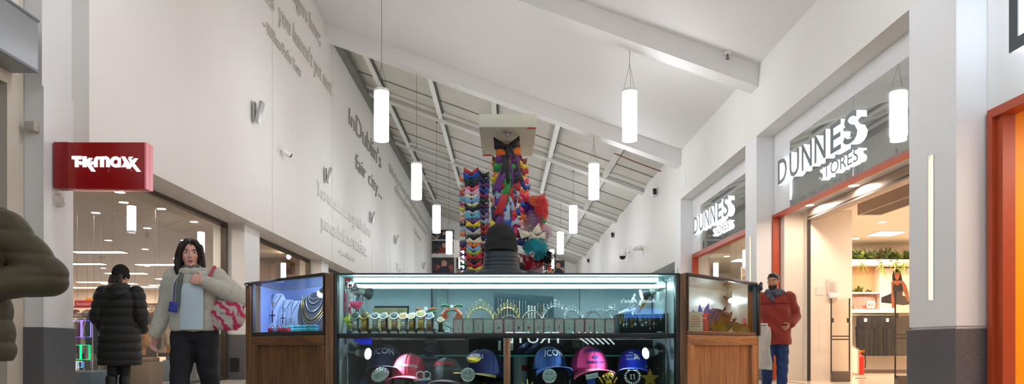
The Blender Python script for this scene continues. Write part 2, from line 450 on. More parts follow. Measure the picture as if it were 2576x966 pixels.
# ---------- pendant lamps ----------
lampm = emitter('lamp_diffuser', (247,250,255), LAMP)
capm = mat('lamp_cap', (235,235,232), 0.35)
wirem = mat('steel_wire', (120,120,120), 0.4, 0.6)
def pendant():
    t = thing('pendant_lamp', 'x', 'lamp', (0,0,0), 0, 'white cylinder pendant lamps in two rows')
    mb = MB(); mb.lathe([(0.148,0.05),(0.152,0.08),(0.152,1.00),(0.148,1.02)], seg=32, caps=True); mb.build('shade', lampm, t)
    mb = MB(); mb.lathe([(0.149,1.02),(0.156,1.02),(0.156,1.075),(0.12,1.085),(0.02,1.085)], seg=32); mb.build('top_cap', capm, t)
    mb = MB(); mb.lathe([(0.153,0.075),(0.156,0.075),(0.156,0.0),(0.150,0.0),(0.146,0.045)], seg=32, caps=False); mb.build('bottom_ring', mat('lamp_ring', (240,240,238), 0.4, emit=1.2), t)
    mb = MB()
    for k in range(3):
        a = 2*pi*k/3+0.5; mb.tube([(0.14*cos(a),0.14*sin(a),1.08),(0,0,1.62)], 0.004, 5)
    mb.build('hanger', wirem, t)
    return t
lp = pendant()
def add_wire(t, h):
    mb = MB(); mb.tube([(0,0,1.62),(0,0,h)], 0.006, 5); mb.cyl((0,0,h-0.01), 0.04, 0.03, 12); mb.build('cable', wirem, t)
ROW = [14.65, 20.5, 26.6, 32.7, 38.8, 44.9]  # farthest pair is hidden, added to light the far end
first = True
names = {-1: 'in the left row over the mall', 1: 'in the right row over the mall'}
for sx in (-1, 1):
    for i, y in enumerate([8.1, 2.2, -3.6, -9.4]+ROW):
        x = -2.58 if sx < 0 else 2.645
        z = 5.02
        if sx < 0 and i == 8: x = -2.38
        lab = ['white cylinder pendant just overhead', 'white cylinder pendant above the entrance', 'white cylinder pendant behind', 'white cylinder pendant at the rear'][i] if i < 4 else ordinal(i-4)+' white cylinder pendant from the front'
        o = clone(lp, (x, y, z), lab+', hanging '+names[sx])
        add_wire(o, roofz(x)-z+(0.02 if y < 20.55 else 0.1))
for o in list(lp.children_recursive)+[lp]: bpy.data.objects.remove(o)
# ---------- lettering on the left wall ----------
grey_let = mat('grey_letters', (150,146,138), 0.5)
mid_let = mat('pale_grey_letters', (196,193,186), 0.5)
white_let = mat('white_letters', (236,236,234), 0.5)
def wt(y, z): return frame((-5.2, y, z), (0,1,0), (0,0,1))
def quote(label, lines, m):
    t = thing('wall_lettering', label, 'lettering', (-5.2, lines[0][1], lines[0][2]))
    for (s, y, z, h, w) in lines:
        mb = MB(); mb.text(s, wt(y, z) @ Mx.Translation((0,0,0.022)), h, w, 0.036, bold=-0.010)
        mb.build('lettering', m, t, True, smooth=0)
    return t
quote('raised grey lettering about strangers high on the left wall', [
    ('There are no strangers here;', 13.2, 9.17, 0.46, 6.4), ('Only friends', 11.6, 8.2, 0.50, 4.05), ('you haven\'t yet met.', 16.0, 8.2, 0.48, 4.95), ('~ William Butler Yeats', 14.95, 7.53, 0.27, 2.75)], mid_let)
quote('large raised dark grey lettering naming the city on the left wall', [
    ('In', 23.25, 8.12, 0.58, 0.85), ('Dublin\'s', 24.35, 8.12, 0.72, 4.9), ('fair city...', 24.25, 6.9, 0.58, 5.2)], grey_let)
quote('raised white lettering about giving and receiving low on the left wall', [
    ('You must be fit to', 19.3, 4.88, 0.46, 4.35), ('give', 23.8, 4.88, 0.56, 1.25), ('before', 25.2, 4.88, 0.46, 1.75), ('you can be fit to', 19.75, 4.05, 0.46, 3.75), ('receive.', 23.65, 4.05, 0.54, 2.6), ('~ James Stephens', 21.8, 3.62, 0.17, 2.3)], white_let)
quote('small raised grey lettering far along the left wall', [
    ('Of the boys who sang and marched on many a summer morning', 31.3, 8.55, 0.45, 16.5), ('of the very best of players in a summer town', 33.0, 8.0, 0.45, 13.2), ('~ Unknown', 39.5, 7.2, 0.3, 3.8)], mid_let)
quote('faint raised white lettering at the far low end of the left wall', [('You are a', 33.5, 4.3, 0.45, 5.0), ('welcome guest', 34.0, 3.6, 0.45, 8.0)], white_let)
# ---------- uplights, cameras, seams on the left wall ----------
alu = mat('aluminium', (182,182,180), 0.4, 0.6)
def uplight(y, z, s, label):
    t = thing('wall_uplight', label, 'wall light', (-5.2, y, z), 0, 'slanted metal uplights on the left wall')
    mb = MB(); mb.box((0.06,0,0.0), (0.025,0.13,0.40)); mb.build('bracket', alu, t)
    mb = MB(Mx.Translation((0.15,0.02,0.0)) @ Mx.Rotation(R(14), 4, 'Y')); mb.box((0,0,0), (0.075,0.16,0.44), bev=0.01); mb.build('housing', alu, t)
    mb = MB(Mx.Translation((0.15,0.02,0.0)) @ Mx.Rotation(R(14), 4, 'Y')); mb.box((0,0,0.225), (0.06,0.13,0.012)); mb.build('lamp_lens', mat('lens', (220,225,230), 0.15), t)
    mb = MB(); mb.tube([(0.03,0,-0.17),(0.08,0,-0.19),(0.13,0,-0.16)], 0.012, 6); mb.build('conduit', alu, t)
    return t
def on_left(px, py): # point of the left wall plane x=-5.2
    d = 5.2*F/(CX-px); return d, CZ+(HY-py)/F*d
for px, py, lab in ((634,282,'nearest slanted metal uplight, beneath the strangers quote'),(815,441,'second slanted metal uplight, just above the giving quote'),(929,547,'third slanted metal uplight, at the end of the giving quote'),(991,603,'fourth slanted metal uplight, right of the white quotes'),(1062,668,'farthest slanted metal uplight near the photo wall')):
    y, z = on_left(px, py); uplight(y, z, 1, lab)
def cam_bullet(loc, rot, label):
    t = thing('bullet_camera', label, 'camera', loc, rot)
    mb = MB(); mb.cyl((0.02,0,0), 0.07, 0.04, 20, rot=Mx.Rotation(pi/2, 3, 'Y')); mb.tube([(0.03,0,0),(0.16,0,-0.04)], 0.025, 8); mb.build('mount', capm, t)
    mb = MB(); mb.cap((0.10,-0.02,-0.04), (0.17,0.08,-0.08), 0.055, 0.07, 16); mb.build('housing', capm, t)
    mb = MB(); mb.cyl((0.205,0.135,-0.103), 0.05, 0.02, 16, rot=V((0.07,0.10,-0.04)).to_track_quat('Z','Y').to_matrix()); mb.build('lens', mat('black_gloss', (18,18,20), 0.15), t)
y, z = on_left(704, 376); cam_bullet((-5.2, y, z), 0, 'small white bullet camera on the left wall below the strangers quote')
mb = MB()
for y in (15.6, 21.05, 27.3, 31.8, 36.0, 40.5): mb.bb(-5.203,-5.197,y,y+0.012,3.25,10.2)
struct('trim_4', mb, mat('wall_seam', (176,174,170), 0.7))
# small wall fittings at the near left pier
tag(MB(frame((-5.5,8.15,0), (1,0,0), (0,1,0))).box((0.0,-0.05,3.13+0.12), (0.12,0.10,0.11), bev=0.012).build('junction_box', mat('box_grey', (176,172,164), 0.5)), 'small grey junction box on the pier above the red sign', 'box')
t = thing('alarm_sounder', 'round white alarm sounder on the pier below the red sign', 'alarm', (-5.4,8.42,2.46))
rx = Mx.Rotation(pi/2, 3, 'Y')
mb = MB(); mb.lathe([(0.085,0),(0.085,0.02),(0.07,0.06),(0.03,0.075),(0,0.075)], seg=28, rot=rx); mb.build('body', mat('sounder', (212,206,198), 0.4), t)
mb = MB(); mb.lathe([(0.03,0.07),(0.03,0.085),(0,0.09)], seg=18, rot=rx); mb.build('beacon', mat('beacon', (235,230,225), 0.2), t)
mb = MB(); mb.bb(-5.69,-5.50,14.435,14.452,0.16,0.45)
for k in range(8): mb.bb(-5.68,-5.51,14.43,14.44,0.18+k*0.033,0.195+k*0.033)
tag(mb.build('air_vent', mat('vent_black', (36,34,34), 0.6)), 'small black vent grille in the granite base left of the kiosk', 'vent')
# ---------- red blade sign ----------
t = thing('blade_sign', 'red box sign with white lettering projecting from the left pier', 'sign', (-5.38,8.3,2.57))
redm = mat('sign_red', (138,8,14), 0.3, coat=0.3, emit=0.15); redm2 = mat('sign_red_side', (150,24,28), 0.4)
mb = MB(); mb.bb(-5.21,-4.29,8.30,8.46,2.575,3.13,0.006); mb.build('sign_body', redm, t, True)
mb = MB(); mb.bb(-5.38,-5.215,8.305,8.46,2.585,3.135,0.004); mb.build('mounting_box', redm2, t, True)
mb = MB(); mb.bb(-4.288,-4.268,8.30,8.37,2.575,3.13); mb.bb(-4.288,-4.268,8.38,8.46,2.575,3.13); mb.build('end_panel', mat('sign_end', (205,120,130), 0.25, emit=0.25), t, True)
letw = emitter('sign_white', (232,244,252), 1.0); lete = mat('letter_edge', (90,96,110), 0.5)
def TK():
    # lettering drawn as outlines in crop units (x right, y down), scale: 1630 px = 270 image px
    def T(pts): return [((x-200)/6.037, (500-y)/6.037) for x, y in pts]
    out = []
    out.append(T([(203,330),(350,330),(350,380),(302,380),(302,498),(250,498),(250,380),(203,380)]))
    out.append(T([(335+28*cos(a*pi/8), 436+28*sin(a*pi/8)) for a in range(16)]))
    out.append(T([(368,335),(425,335),(425,400),(462,360),(518,360),(470,425),(562,565),(500,565),(428,462),(425,498),(368,498)]))
    out.append(T([(515+26*cos(a*pi/8), 436+26*sin(a*pi/8)) for a in range(16)]))
    def arc(cx, cy, r, a0, a1, n=8): return [(cx+r*cos(R(a0+(a1-a0)*k/n)), cy+r*sin(R(a0+(a1-a0)*k/n))) for k in range(n+1)]
    out.append(T([(540,498),(540,400)]+arc(600,395,58,190,290)+arc(715,395,62,250,360)+[(780,498),(725,498),(725,400)]+arc(708,398,20,0,-180)+[(688,498),(632,498),(632,400)]+arc(612,398,20,0,-180)+[(592,498)]))
    # a: ring split in two halves plus its stem
    o = arc(868,420,84,90,270); i_ = arc(868,420,36,270,90); out.append(T(o+i_))
    out.append(T(arc(868,420,84,-90,-30)+[(945,345),(945,498),(868,504)]+arc(868,420,36,90,-90)))
    out.append(T([(958,338),(1008,338),(1040,385),(1080,440),(1040,498),(958,498),(1000,430)]))
    out.append(T([(1072,345),(1130,340),(1110,365),(1060,362)]))
    out.append(T([(1060,372),(1105,372),(1125,400),(1150,366),(1208,366),(1150,440),(1252,568),(1190,568),(1115,478),(1090,522),(1032,522),(1095,440)]))
    return out
k = 8.29/F
T0 = Mx.Translation((0,0,0)) @ frame((-5.155, 8.30, 2.83), (1,0,0), (0,0,1))
for pl in TK():
    pass
mb = MB()
for pl in TK():
    mb.prism([(x*k, y*k) for x, y in pl], 0.0, 0.012, T0)
mb.build('lettering', letw, t, True, smooth=0)
# ---------- deep halo letters over the right-hand shop ----------
halo = emitter('halo_white', (226,243,255), 1.6)
lface = mat('letter_face', (104,116,122), 0.4, 0.0, spec=0.25)
mirror = mat('polished_panel', (206,208,204), 0.025, 0.75, bump=(2.2,0.012))
for n, dy in enumerate((0.0, 6.1)):
    where = ['near shop entrance', 'second shop window'][n]
    t = thing('fascia_panel', f'polished mirror fascia panel over the {where} on the right', 'panel', (5.5, 11+dy, 3.36), 0, None)
    mb = MB(); mb.bb(5.475,5.5,8.86+dy,10.9+dy,3.36,4.62,0.002); mb.bb(5.475,5.5,10.91+dy,13.33+dy if n == 0 else 19.4,3.36,4.62,0.002); mb.build('mirror_sheet', mirror, t, True, smooth=0)
    t = thing('shop_sign', f'deep white-lit shop lettering mounted over the {where} on the right', 'sign', (5.3, 13.2+dy, 3.5))
    T = frame((5.36, 13.26+dy, 3.77), (0,-1,0), (0,0,1))
    for i, (ch, y0, w) in enumerate(zip('DUNNES', (13.70,13.15,12.61,12.09,11.50,11.04), (0.43,0.43,0.42,0.42,0.36,0.42))):
        mb = MB(); mb.text(ch, frame((5.43, y0+dy, 3.87), (0,-1,0), (0,0,1)), 0.49, w, 0.07, 0, 1, bold=0.014)
        mb.build('letter', [lface, halo], t, True, smooth=0)
    mb = MB(); mb.text('STORES', frame((5.435, 11.94+dy, 3.53), (0,-1,0), (0,0,1)), 0.22, 1.32, 0.06, 0, 1)
    mb.build('small_lettering', [lface, halo], t, True, smooth=0)
# shop openings, right
mb = MB(); mb.bb(5.47,5.6,8.86,14.2,3.30,3.36); mb.bb(5.47,5.6,14.14,14.2,0,3.30); struct('door_1_frame', mb, rust)
mb = MB(); mb.bb(5.47,5.62,14.88,20.26,3.24,3.36); mb.bb(5.47,5.62,20.1,20.26,0,3.24); mb.bb(5.47,5.62,14.88,14.95,0,3.24); struct('window_6_frame', mb, rust)
mb = MB()
for a, b in ((14.95,16.6),(16.61,18.3),(18.31,20.1)): mb.bb(5.54,5.552,a,b,0.05,3.24)
struct('window_6', mb, shopglass)
# orange shop, near right
org = mat('orange_wall', (255,168,0), 0.5)
mb = MB(); mb.bb(5.47,5.66,7.80,7.88,0,3.26); mb.bb(5.47,5.66,1,7.88,3.26,3.36); mb.bb(5.52,5.66,7.7,7.80,0,3.26); struct('door_2_frame', mb, rust)
mb = MB(); mb.bb(5.66,9,7.82,7.9,0,3.6); mb.bb(8.9,9,0.5,7.9,0,3.6); mb.bb(5.66,9,0.4,0.5,0,3.6); struct('wall_right_orange', mb, org)
mb = MB(); mb.bb(5.55,9,0.4,7.9,3.4,3.5); struct('ceiling_orange', mb, mat('orange_ceiling', (255,190,120), 0.6))
mb = MB(); mb.box((5.98,7.80,2.9), (0.10,0.10,0.10), bev=0.02); mb.cyl((5.98,7.72,2.88), 0.03, 0.08, 12, rot=Mx.Rotation(pi/2,3,'X')); tag(mb.build('wall_spot', mat('rust_spot', (190,90,30), 0.5)), 'small rust coloured wall spot on the orange wall', 'wall light')
t = thing('shop_letter', 'white-lit dark-edged letter above the orange shop at far right', 'sign', (5.3,6.8,3.75))
mb = MB(); mb.bb(5.21,5.224,6.0,7.18,3.72,3.84); mb.bb(5.21,5.224,7.06,7.18,3.84,4.9); mb.bb(5.21,5.224,6.0,6.12,3.84,4.9); mb.build('letter_rim', mat('letter_rim', (84,92,96), 0.3, 0.5), t, True)
mb = MB(); mb.bb(5.225,5.5,6.0,7.17,3.73,4.9); mb.build('letter_body', emitter('letter_glow', (230,244,255), 3.5), t, True)
# ---------- right wall fittings ----------
t = thing('dome_camera', 'white dome camera on an arm on the far right wall', 'camera', (5.155,28.5,4.55))
mb = MB(); mb.box((-0.04,0,0.1), (0.08,0.2,0.22)); mb.tube([(-0.05,0,0.12),(-0.3,0,0.14),(-0.3,0,0.0)], 0.045, 8); mb.build('arm', capm, t)
mb = MB(); mb.lathe([(0.17,0.05),(0.17,-0.12),(0.15,-0.16)], (-0.3,0,-0.02), 20); mb.build('housing', capm, t)
mb = MB(); mb.ball((-0.3,0,-0.2), (0.13,0.13,0.12)); mb.build('dome', mat('black_gloss'), t)
t = thing('bullet_camera', 'small white camera beside the dome camera on the right wall', 'camera', (5.155,25.9,4.35))
mb = MB(); mb.cyl((-0.03,0,0), 0.1, 0.06, 18, rot=rx); mb.build('mount', capm, t)
mb = MB(); mb.cap((-0.1,0,0), (-0.32,-0.12,-0.06), 0.1, 0.07, 14); mb.build('housing', capm, t)
for (y, z, l) in ((23.5,5.9,'nearest'),(32.6,5.9,'second'),(42,5.85,'farthest')):
    t = thing('roof_sensor', l+' small grey sensor box high on the right wall', 'sensor', (5.155,y,z), 0, 'sensor boxes on the right wall')
    mb = MB(); mb.box((-0.08,0,0), (0.16,0.22,0.3), bev=0.02); mb.build('housing', capm, t)
    mb = MB(); mb.box((-0.1,-0.14,-0.02), (0.12,0.08,0.2), bev=0.02); mb.build('lens', mat('black_gloss'), t)
t = thing('ceiling_sprinkler', 'small sprinkler under the white ceiling near the beam end', 'sprinkler', (4.5,14.0,roofz(4.5)-0.02))
mb = MB(); mb.cyl((0,0,0.0), 0.07, 0.04, 18); mb.build('plate', capm, t)
mb = MB(); mb.cyl((0,0,-0.06), 0.02, 0.1, 10); mb.cyl((0,0,-0.11), 0.04, 0.01, 12); mb.build('nozzle', mat('brassy', (120,110,90), 0.4, 0.6), t)
mb = MB(); mb.box((5.15,19.9,5.4), (0.02,0.34,0.34), bev=0.008); tag(mb.build('access_panel', white2), 'small square access panel on the right wall near the beam end', 'panel')
mb = MB(); mb.tube([(3.55,22.4,roofz(3.55)-0.05),(4.2,22.5,roofz(4.2)-0.05),(5.1,22.6,roofz(5.0)-0.06)], 0.02, 8); tag(mb.build('red_pipe', mat('red_pipe', (130,70,66), 0.5)), 'thin reddish sprinkler pipe under the grey roof at right', 'pipe')
# ---------- photo wall at the far end ----------
def poster(x0, x1, z0, z1, label, k):
    t = thing('photo_panel', label, 'photo', ((x0+x1)/2, 49.95, z0), 0, 'photographs on the far end wall')
    mb = MB(); mb.bb(x0,x1,49.93,49.98,z0,z1); mb.build('backing', mat('photo_dark%d' % (k % 3), [(48,44,46),(60,50,48),(40,44,52)][k % 3], 0.5, var=(5,0.7)), t, True)
    r2 = random.Random(k); w, h = x1-x0, z1-z0
    mb = MB(); mb.ball((x0+w*0.55,49.93,z0+h*0.62), (h*0.17,0.01,h*0.22)); mb.build('face_print', mat('photo_skin', (196,140,122), 0.5, var=(5,0.2)), t, True)
    mb = MB(); mb.ball((x0+w*0.55,49.935,z0+h*0.70), (h*0.20,0.006,h*0.2)); mb.build('hair_print', mat('photo_hair', (50,36,30), 0.5), t, True)
    mb = MB(); mb.prism([(x0+w*0.25,z0),(x0+w*0.34,z0+h*0.34),(x0+w*0.5,z0+h*0.45),(x0+w*0.62,z0+h*0.45),(x0+w*0.78,z0+h*0.34),(x0+w*0.88,z0)], -49.925, -49.92, Mx(((1,0,0,0),(0,0,-1,0),(0,1,0,0),(0,0,0,1)))); mb.build('body_print', mat('photo_cloth%d' % (k % 4), [(30,38,56),(150,140,134),(130,60,50),(60,60,66)][k % 4], 0.6, var=(6,0.3)), t, True)
    mb = MB()
    for i in range(26): mb.ball((x0+r2.random()*w,49.932,z0+r2.random()*h*0.5), (0.09,0.006,0.07), 8, 5)
    mb.build('blossom_print', mat('photo_flowers%d' % (k % 3), [(170,80,70),(190,170,150),(150,60,60)][k % 3], 0.6), t, True)
yy = [(688,648),(637,606),(602,570),(564,546)]
n = 0
for i, (pb, pt) in enumerate(yy):
    for j, (a, b) in enumerate(((1087,1142),(1148,1200))):
        p0 = P(a, pb, 49.95); p1 = P(b, pt, 49.95); p1.z = min(p1.z, roofz(p1.x)-0.5)
        if p1.z-p0.z < 0.2: continue
        poster(p0.x, p1.x, p0.z, p1.z, f"{['lowest','second lowest','third lowest','topmost'][i]} portrait photograph in the {['left','right'][j]} column of the far end wall", n); n += 1
p0 = P(1385, 690, 49.9); p1 = P(1420, 655, 49.9); poster(p0.x, p1.x, p0.z, p1.z, 'portrait photograph on the end wall right of the tulle hair pieces', 4)
tag(MB().bb(P(1141,0,26).x,P(1158,0,26).x,26,26.1,P(0,648,26).z,P(0,604,26).z,0.02).build('white_sign_board', capm), 'small blank white board hanging in front of the far photo wall', 'board')
# ---------- kiosk: front display case ----------
D0 = 3.4; S0 = F/D0
def fx(px): return (px-CX)/S0
def fz(py): return CZ+(HY-py)/S0
oak = wood('oak_stained', (86,58,36), (128,90,56)); oakh = wood('oak_stained_rail', (86,58,36), (126,88,54), 'X')
oak_l = wood('oak_light', (150,98,60), (196,142,98)); oakh_l = wood('oak_light_rail', (150,100,62), (198,146,102), 'X')  # same oak, warm light on the right side put into its colour
blackf = mat('black_frame', (22,28,30), 0.35)
tealf = mat('dark_teal_rail', (24,48,52), 0.3)
caseglass = glass('case_glass', (238,250,248), 0.035, 0.7)
sidep = mat('case_side', (196,204,204), 0.35)
backp = mat('case_back', (164,172,178), 0.28, var=(3,0.08))
darkback = mat('case_dark_back', (62,60,56), 0.4, var=(4,0.15))
case_light = emitter('led_tube', (224,243,252), 20.0)
wood('oak_divider', (120,82,48), (176,128,84))
kc = thing('display_case', 'wide black-framed glass display case forming the lit front of the kiosk', 'display case', (0,D0,0), 0, None)
X0, X1 = fx(849), fx(1700); YB = 3.93
mb = MB(); mb.bb(fx(819),fx(840),3.39,3.45,0,fz(688.5),0.003); mb.build('post', oak, kc, True)
mb = MB(); mb.bb(fx(1709),fx(1726),3.39,3.45,0,fz(688.5),0.003); mb.build('post', oak, kc, True)
mb = MB(); mb.bb(fx(840),X0,3.395,3.44,0.0,fz(687.5),0.002); mb.bb(X1,fx(1709),3.395,3.44,0,fz(687.5),0.002); mb.build('frame', blackf, kc, True)
mb = MB(); mb.bb(fx(840),fx(1709),3.394,3.41,fz(691.5),fz(687.2),0.001); mb.bb(fx(840),fx(1709),YB,YB+0.03,fz(691.5),fz(687.2),0.001); mb.build('top_rail', tealf, kc, True)
mb = MB(); mb.bb(X0-0.005,X1+0.005,3.41,YB+0.01,fz(691)+0.001,fz(689)+0.001); mb.build('top_glass', sheer('frosted_top', (196,228,232), 0.82), kc, True)
mb = MB(); mb.bb(X0,X1,3.405,YB,fz(850.5),fz(838.5),0.002); mb.build('shelf', blackf, kc, True)
mb = MB(); mb.bb(X0-0.012,X0,3.44,YB,0.3,1.046); mb.build('side_panel', sidep, kc, True)
mb = MB(); mb.bb(X1,X1+0.012,3.44,YB,0.3,1.046); mb.build('side_panel', sidep, kc, True)
for a, b, yo in ((X0,-0.407,0),(-0.41,0.433,0.008),(0.43,X1,0)):
    mb = MB(); mb.bb(a,b,YB+yo,YB+yo+0.006,0.762,1.046); mb.bb(b-0.006,b+0.002,YB+yo-0.004,YB+yo+0.006,0.762,1.046,mi=1); mb.build('back_pane', [backp, mat('seam_dark', (48,62,70), 0.4)], kc, True)
gl = P(1098,795,3.9); gr = P(1123,724,3.9)
mb = MB(); mb.bb(gl.x,gr.x,3.915,3.925,0.765,gr.z+0.01); mb.build('glitter_strip', mat('silver_glitter', (190,205,210), 0.25, 0.5, var=(260,0.7), bump=(300,0.9)), kc, True, 'silver glitter strip')
mb = MB(); mb.bb(X0,X1,YB,YB+0.012,0.3,0.735); mb.build('lower_back', darkback, kc, True)
mb = MB(); mb.bb(X0,X1,3.44,YB,0.40,0.42); mb.build('lower_deck', blackf, kc, True)
mb = MB(); mb.bb(fx(840),fx(1709),3.40,3.44,0.0,0.40); mb.build('plinth', oakh, kc, True)
mb = MB(); mb.bb(X0,X1,3.400,3.405,fz(838),fz(691.5)); mb.build('upper_pane', caseglass, kc, True)
mb = MB(); mb.bb(X0,fx(1267.5),3.400,3.405,0.40,fz(851)); mb.build('lower_pane', caseglass, kc, True)
mb = MB(); mb.bb(fx(1284),X1,3.400,3.405,0.40,fz(851)); mb.build('lower_pane', caseglass, kc, True)
mb = MB(); mb.bb(fx(1268.5),fx(1275.5),3.398,3.425,0.40,fz(850.5),0.002); mb.bb(fx(1276),fx(1282.5),3.398,3.425,0.40,fz(850.5),0.002); mb.build('divider', wood('oak_divider', (120,82,48), (176,128,84)), kc, True)
mb = MB(); mb.bb(fx(1267),fx(1268.4),3.397,3.42,0.40,fz(851)); mb.bb(fx(1282.6),fx(1284),3.397,3.42,0.40,fz(851)); mb.build('edge_strip', mat('chrome', (200,202,205), 0.15, 1.0), kc, True)
mb = MB(); mb.bb(X0+0.10,X1-0.14,3.76,YB,0.644,0.65); mb.build('glass_shelf', glass('shelf_glass', (225,250,245), 0.05), kc, True)
mb = MB(); mb.bb(X0+0.10,X1-0.14,3.752,3.76,0.643,0.6505); mb.build('shelf_edge', mat('green_glass_edge', (22,120,112), 0.15, emit=0.25), kc, True, 'green edge of the glass shelf')  # faint emission stands in for light caught in the glass edge
metal = mat('chrome'); satin = mat('satin_metal', (150,152,150), 0.35, 0.8)
for px, py in ((1080,862),(1450,866)):
    h = P(px,py,3.92); mb = MB(); mb.box((h.x,3.924,h.z),(0.046,0.006,0.046),bev=0.002); mb.box((h.x+0.034,3.92,h.z),(0.02,0.014,0.042),bev=0.004)
    for i in (-1,1):
        for j in (-1,1): mb.cyl((h.x+i*0.017,3.92,h.z+j*0.017),0.004,0.004,8,rot=Mx.Rotation(pi/2,3,'X'))
    mb.build('hinge', mat('hinge_steel', (150,146,128), 0.4, 0.6), kc, True)
for px in (1257,1287):
    h = P(px,869,3.42); mb = MB(); mb.box((h.x,3.42,h.z),(0.014,0.01,0.05),bev=0.003); mb.box((h.x,3.416,h.z),(0.008,0.008,0.016),bev=0.002); mb.build('lock_plate', satin, kc, True)
for yy_, zz, a, b in ((3.465,1.0305,890,1655),(3.80,1.026,888,1652)):
    mb = MB(); k = F/yy_; mb.tube([((a-CX)/k,yy_,zz),((b-CX)/k,yy_,zz)],0.009,10)
    mb.build('led_tube', case_light, kc, True, 'glowing white tube')
    mb = MB(); mb.bb((a-CX)/k,(b-CX)/k,yy_+0.012,yy_+0.018,zz-0.012,zz+0.008); mb.build('tube_batten', capm, kc, True)
# inner hanging rails (chrome posts) with hooks
for px, zb in ((874,0.4),(1675.5,0.4)):
    a = P(px,838,3.52).x
    mb = MB(); mb.tube([(a,3.52,zb),(a,3.52,1.02)],0.005,10); mb.ball((a,3.52,1.022),0.007,8,6)
    mb.build('rail_post', metal, kc, True)
# ---------- corner cases ----------
def wing(A, B, label, w1, w2, backm, endpost):
    A, B = V(A), V(B); L = (B-A).length; u = (B-A).normalized(); sgn = 1 if A.x > 0 else -1
    v = V((-u.y*sgn, u.x*sgn, 0)); T = frame((A.x,A.y,0), u, v, (0,0,1)); TS = frame((A.x,A.y,0), u, (0,1,0), (0,0,1)); TS[1][1] = 1.36
    t = thing('corner_case', label, 'display case', (A.x,A.y,0))
    def bld(f, name, m, lab=None, TT=None):
        mb = MB(TT or T); f(mb); return mb.build(name, m, t, True, lab)
    zt, zb = 1.0535, 0.774
    trim = mat('dark_brown_trim', (58,50,44), 0.4) if sgn < 0 else mat('grey_brown_trim', (70,68,68), 0.5)
    bld(lambda m: m.bb(0,L,-0.012,0.02,zt-0.010,zt+0.004,0.002), 'top_trim', trim)
    bld(lambda m: (m.bb(0,0.012,-0.006,0.012,zb,zt-0.01), m.bb(L-0.016,L,-0.006,0.012,zb,zt-0.01)), 'glazing_bead', trim)
    bld(lambda m: m.bb(0.012,L-0.016,0.0,0.005,zb,zt-0.01), 'glass_pane', caseglass)
    bld(lambda m: m.bb(0.0,L,0.012,0.37,zt-0.006,zt), 'top_glass', glass('top_clear', (236,246,246), 0.06), None, TS)
    bld(lambda m: m.bb(0,L,-0.008,0.38,zb-0.018,zb,0.002), 'deck', mat('deck_dark', (46,48,50), 0.35) if sgn < 0 else mat('deck_brown', (120,88,70), 0.35), None, TS)
    bld(lambda m: m.bb(0,L,0.37,0.38,zb,zt-0.006), 'back_panel', backm, None, TS)
    bld(lambda m: (m.bb(0.001,0.007,0.012,0.37,zb,zt-0.008)), 'side_glass', MATS['top_clear'], None, TS)
    bld(lambda m: m.bb(L-0.008,L-0.001,0.012,0.37,zb,zt-0.008), 'end_panel', backm, None, TS)
    bld(lambda m: m.bb(0.0,L,-0.008,0.02,zb-0.07,zb-0.02,0.002), 'top_rail', w2)
    bld(lambda m: m.bb(0.0,L,-0.008,0.02,0.0,0.10,0.002), 'bottom_rail', w2)
    bld(lambda m: m.bb(0.0,0.062,-0.008,0.02,0.10,zb-0.07,0.002), 'stile', w1)
    bld(lambda m: m.bb(L-0.062,L,-0.008,0.02,0.10,zb-0.07,0.002), 'stile', w1)
    bld(lambda m: m.bb(0.06,L-0.06,0.008,0.022,0.10,zb-0.07), 'wood_panel', w1)
    bld(lambda m: (m.bb(0.002,0.02,0.02,0.38,0,zb-0.02), m.bb(L-0.02,L-0.002,0.02,0.38,0,zb-0.02), m.bb(0.02,L-0.02,0.36,0.38,0,zb-0.02)), 'side_wood', w1, None, TS)
    if endpost:
        bld(lambda m: m.bb(L+0.001,L+0.062,-0.01,0.05,0,zt-0.012,0.003), 'end_post', w1)
        bld(lambda m: m.bb(L-0.004,L+0.068,-0.016,0.056,zt-0.012,zt+0.002,0.003), 'post_cap', blackf)
        bld(lambda m: (m.ball((L+0.03,-0.018,zt-0.014),0.007,8,6), m.ball((L+0.055,-0.018,zt-0.006),0.004,8,6)), 'post_stud', metal)
    else:
        bld(lambda m: m.bb(L+0.001,L+0.026,-0.018,0.05,zb-0.018,zt-0.006,0.004), 'rubber_edge', blackf)
        bld(lambda m: (m.tube([(L-0.012,-0.02,zt-0.05),(L-0.016,-0.028,zt-0.02),(L+0.004,-0.028,zt-0.002),(L+0.02,-0.02,zt-0.02)],0.009,8), m.ball((L,-0.024,zt-0.03),0.016,10,7)), 'edge_fastener', blackf)
        bld(lambda m: m.bb(L+0.001,L+0.02,-0.008,0.05,0,zb-0.02,0.003), 'end_post', MATS['oak_divider'])
    # an unseen fill light is added later under the front trim
    return t, TS, L
lilac = mat('lilac_back', (176,188,236), 0.35, var=(2.5,0.08))
wl, TL, LL = wing((-0.874,3.4,0), (-1.411,3.9,0), 'left corner display case of the kiosk with dark oak base and lilac back', oak, oakh, lilac, True)
wr, TR, LR = wing((0.893,3.4,0), (1.426,3.94,0), 'right corner display case of the kiosk with pale oak base', oak_l, oakh_l, mat('beige_back', (224,216,204), 0.3, var=(2,0.06)), False)

def lamp(kind, loc, energy, col, aim=None, size=0.02, parent=None, ang=120):
    li = bpy.data.lights.new('lamp', kind); li.energy = energy; li.color = col; li.shadow_soft_size = size
    if kind == 'SPOT': li.spot_size = R(ang); li.spot_blend = 0.7
    o = bpy.data.objects.new('lamp_light', li); COL.objects.link(o); o.location = loc
    if aim is not None: o.rotation_euler = (V(aim)-V(loc)).to_track_quat('-Z','Y').to_euler()
    if parent is not None: o.parent = parent; o.location = V(loc)-parent.location
    return o

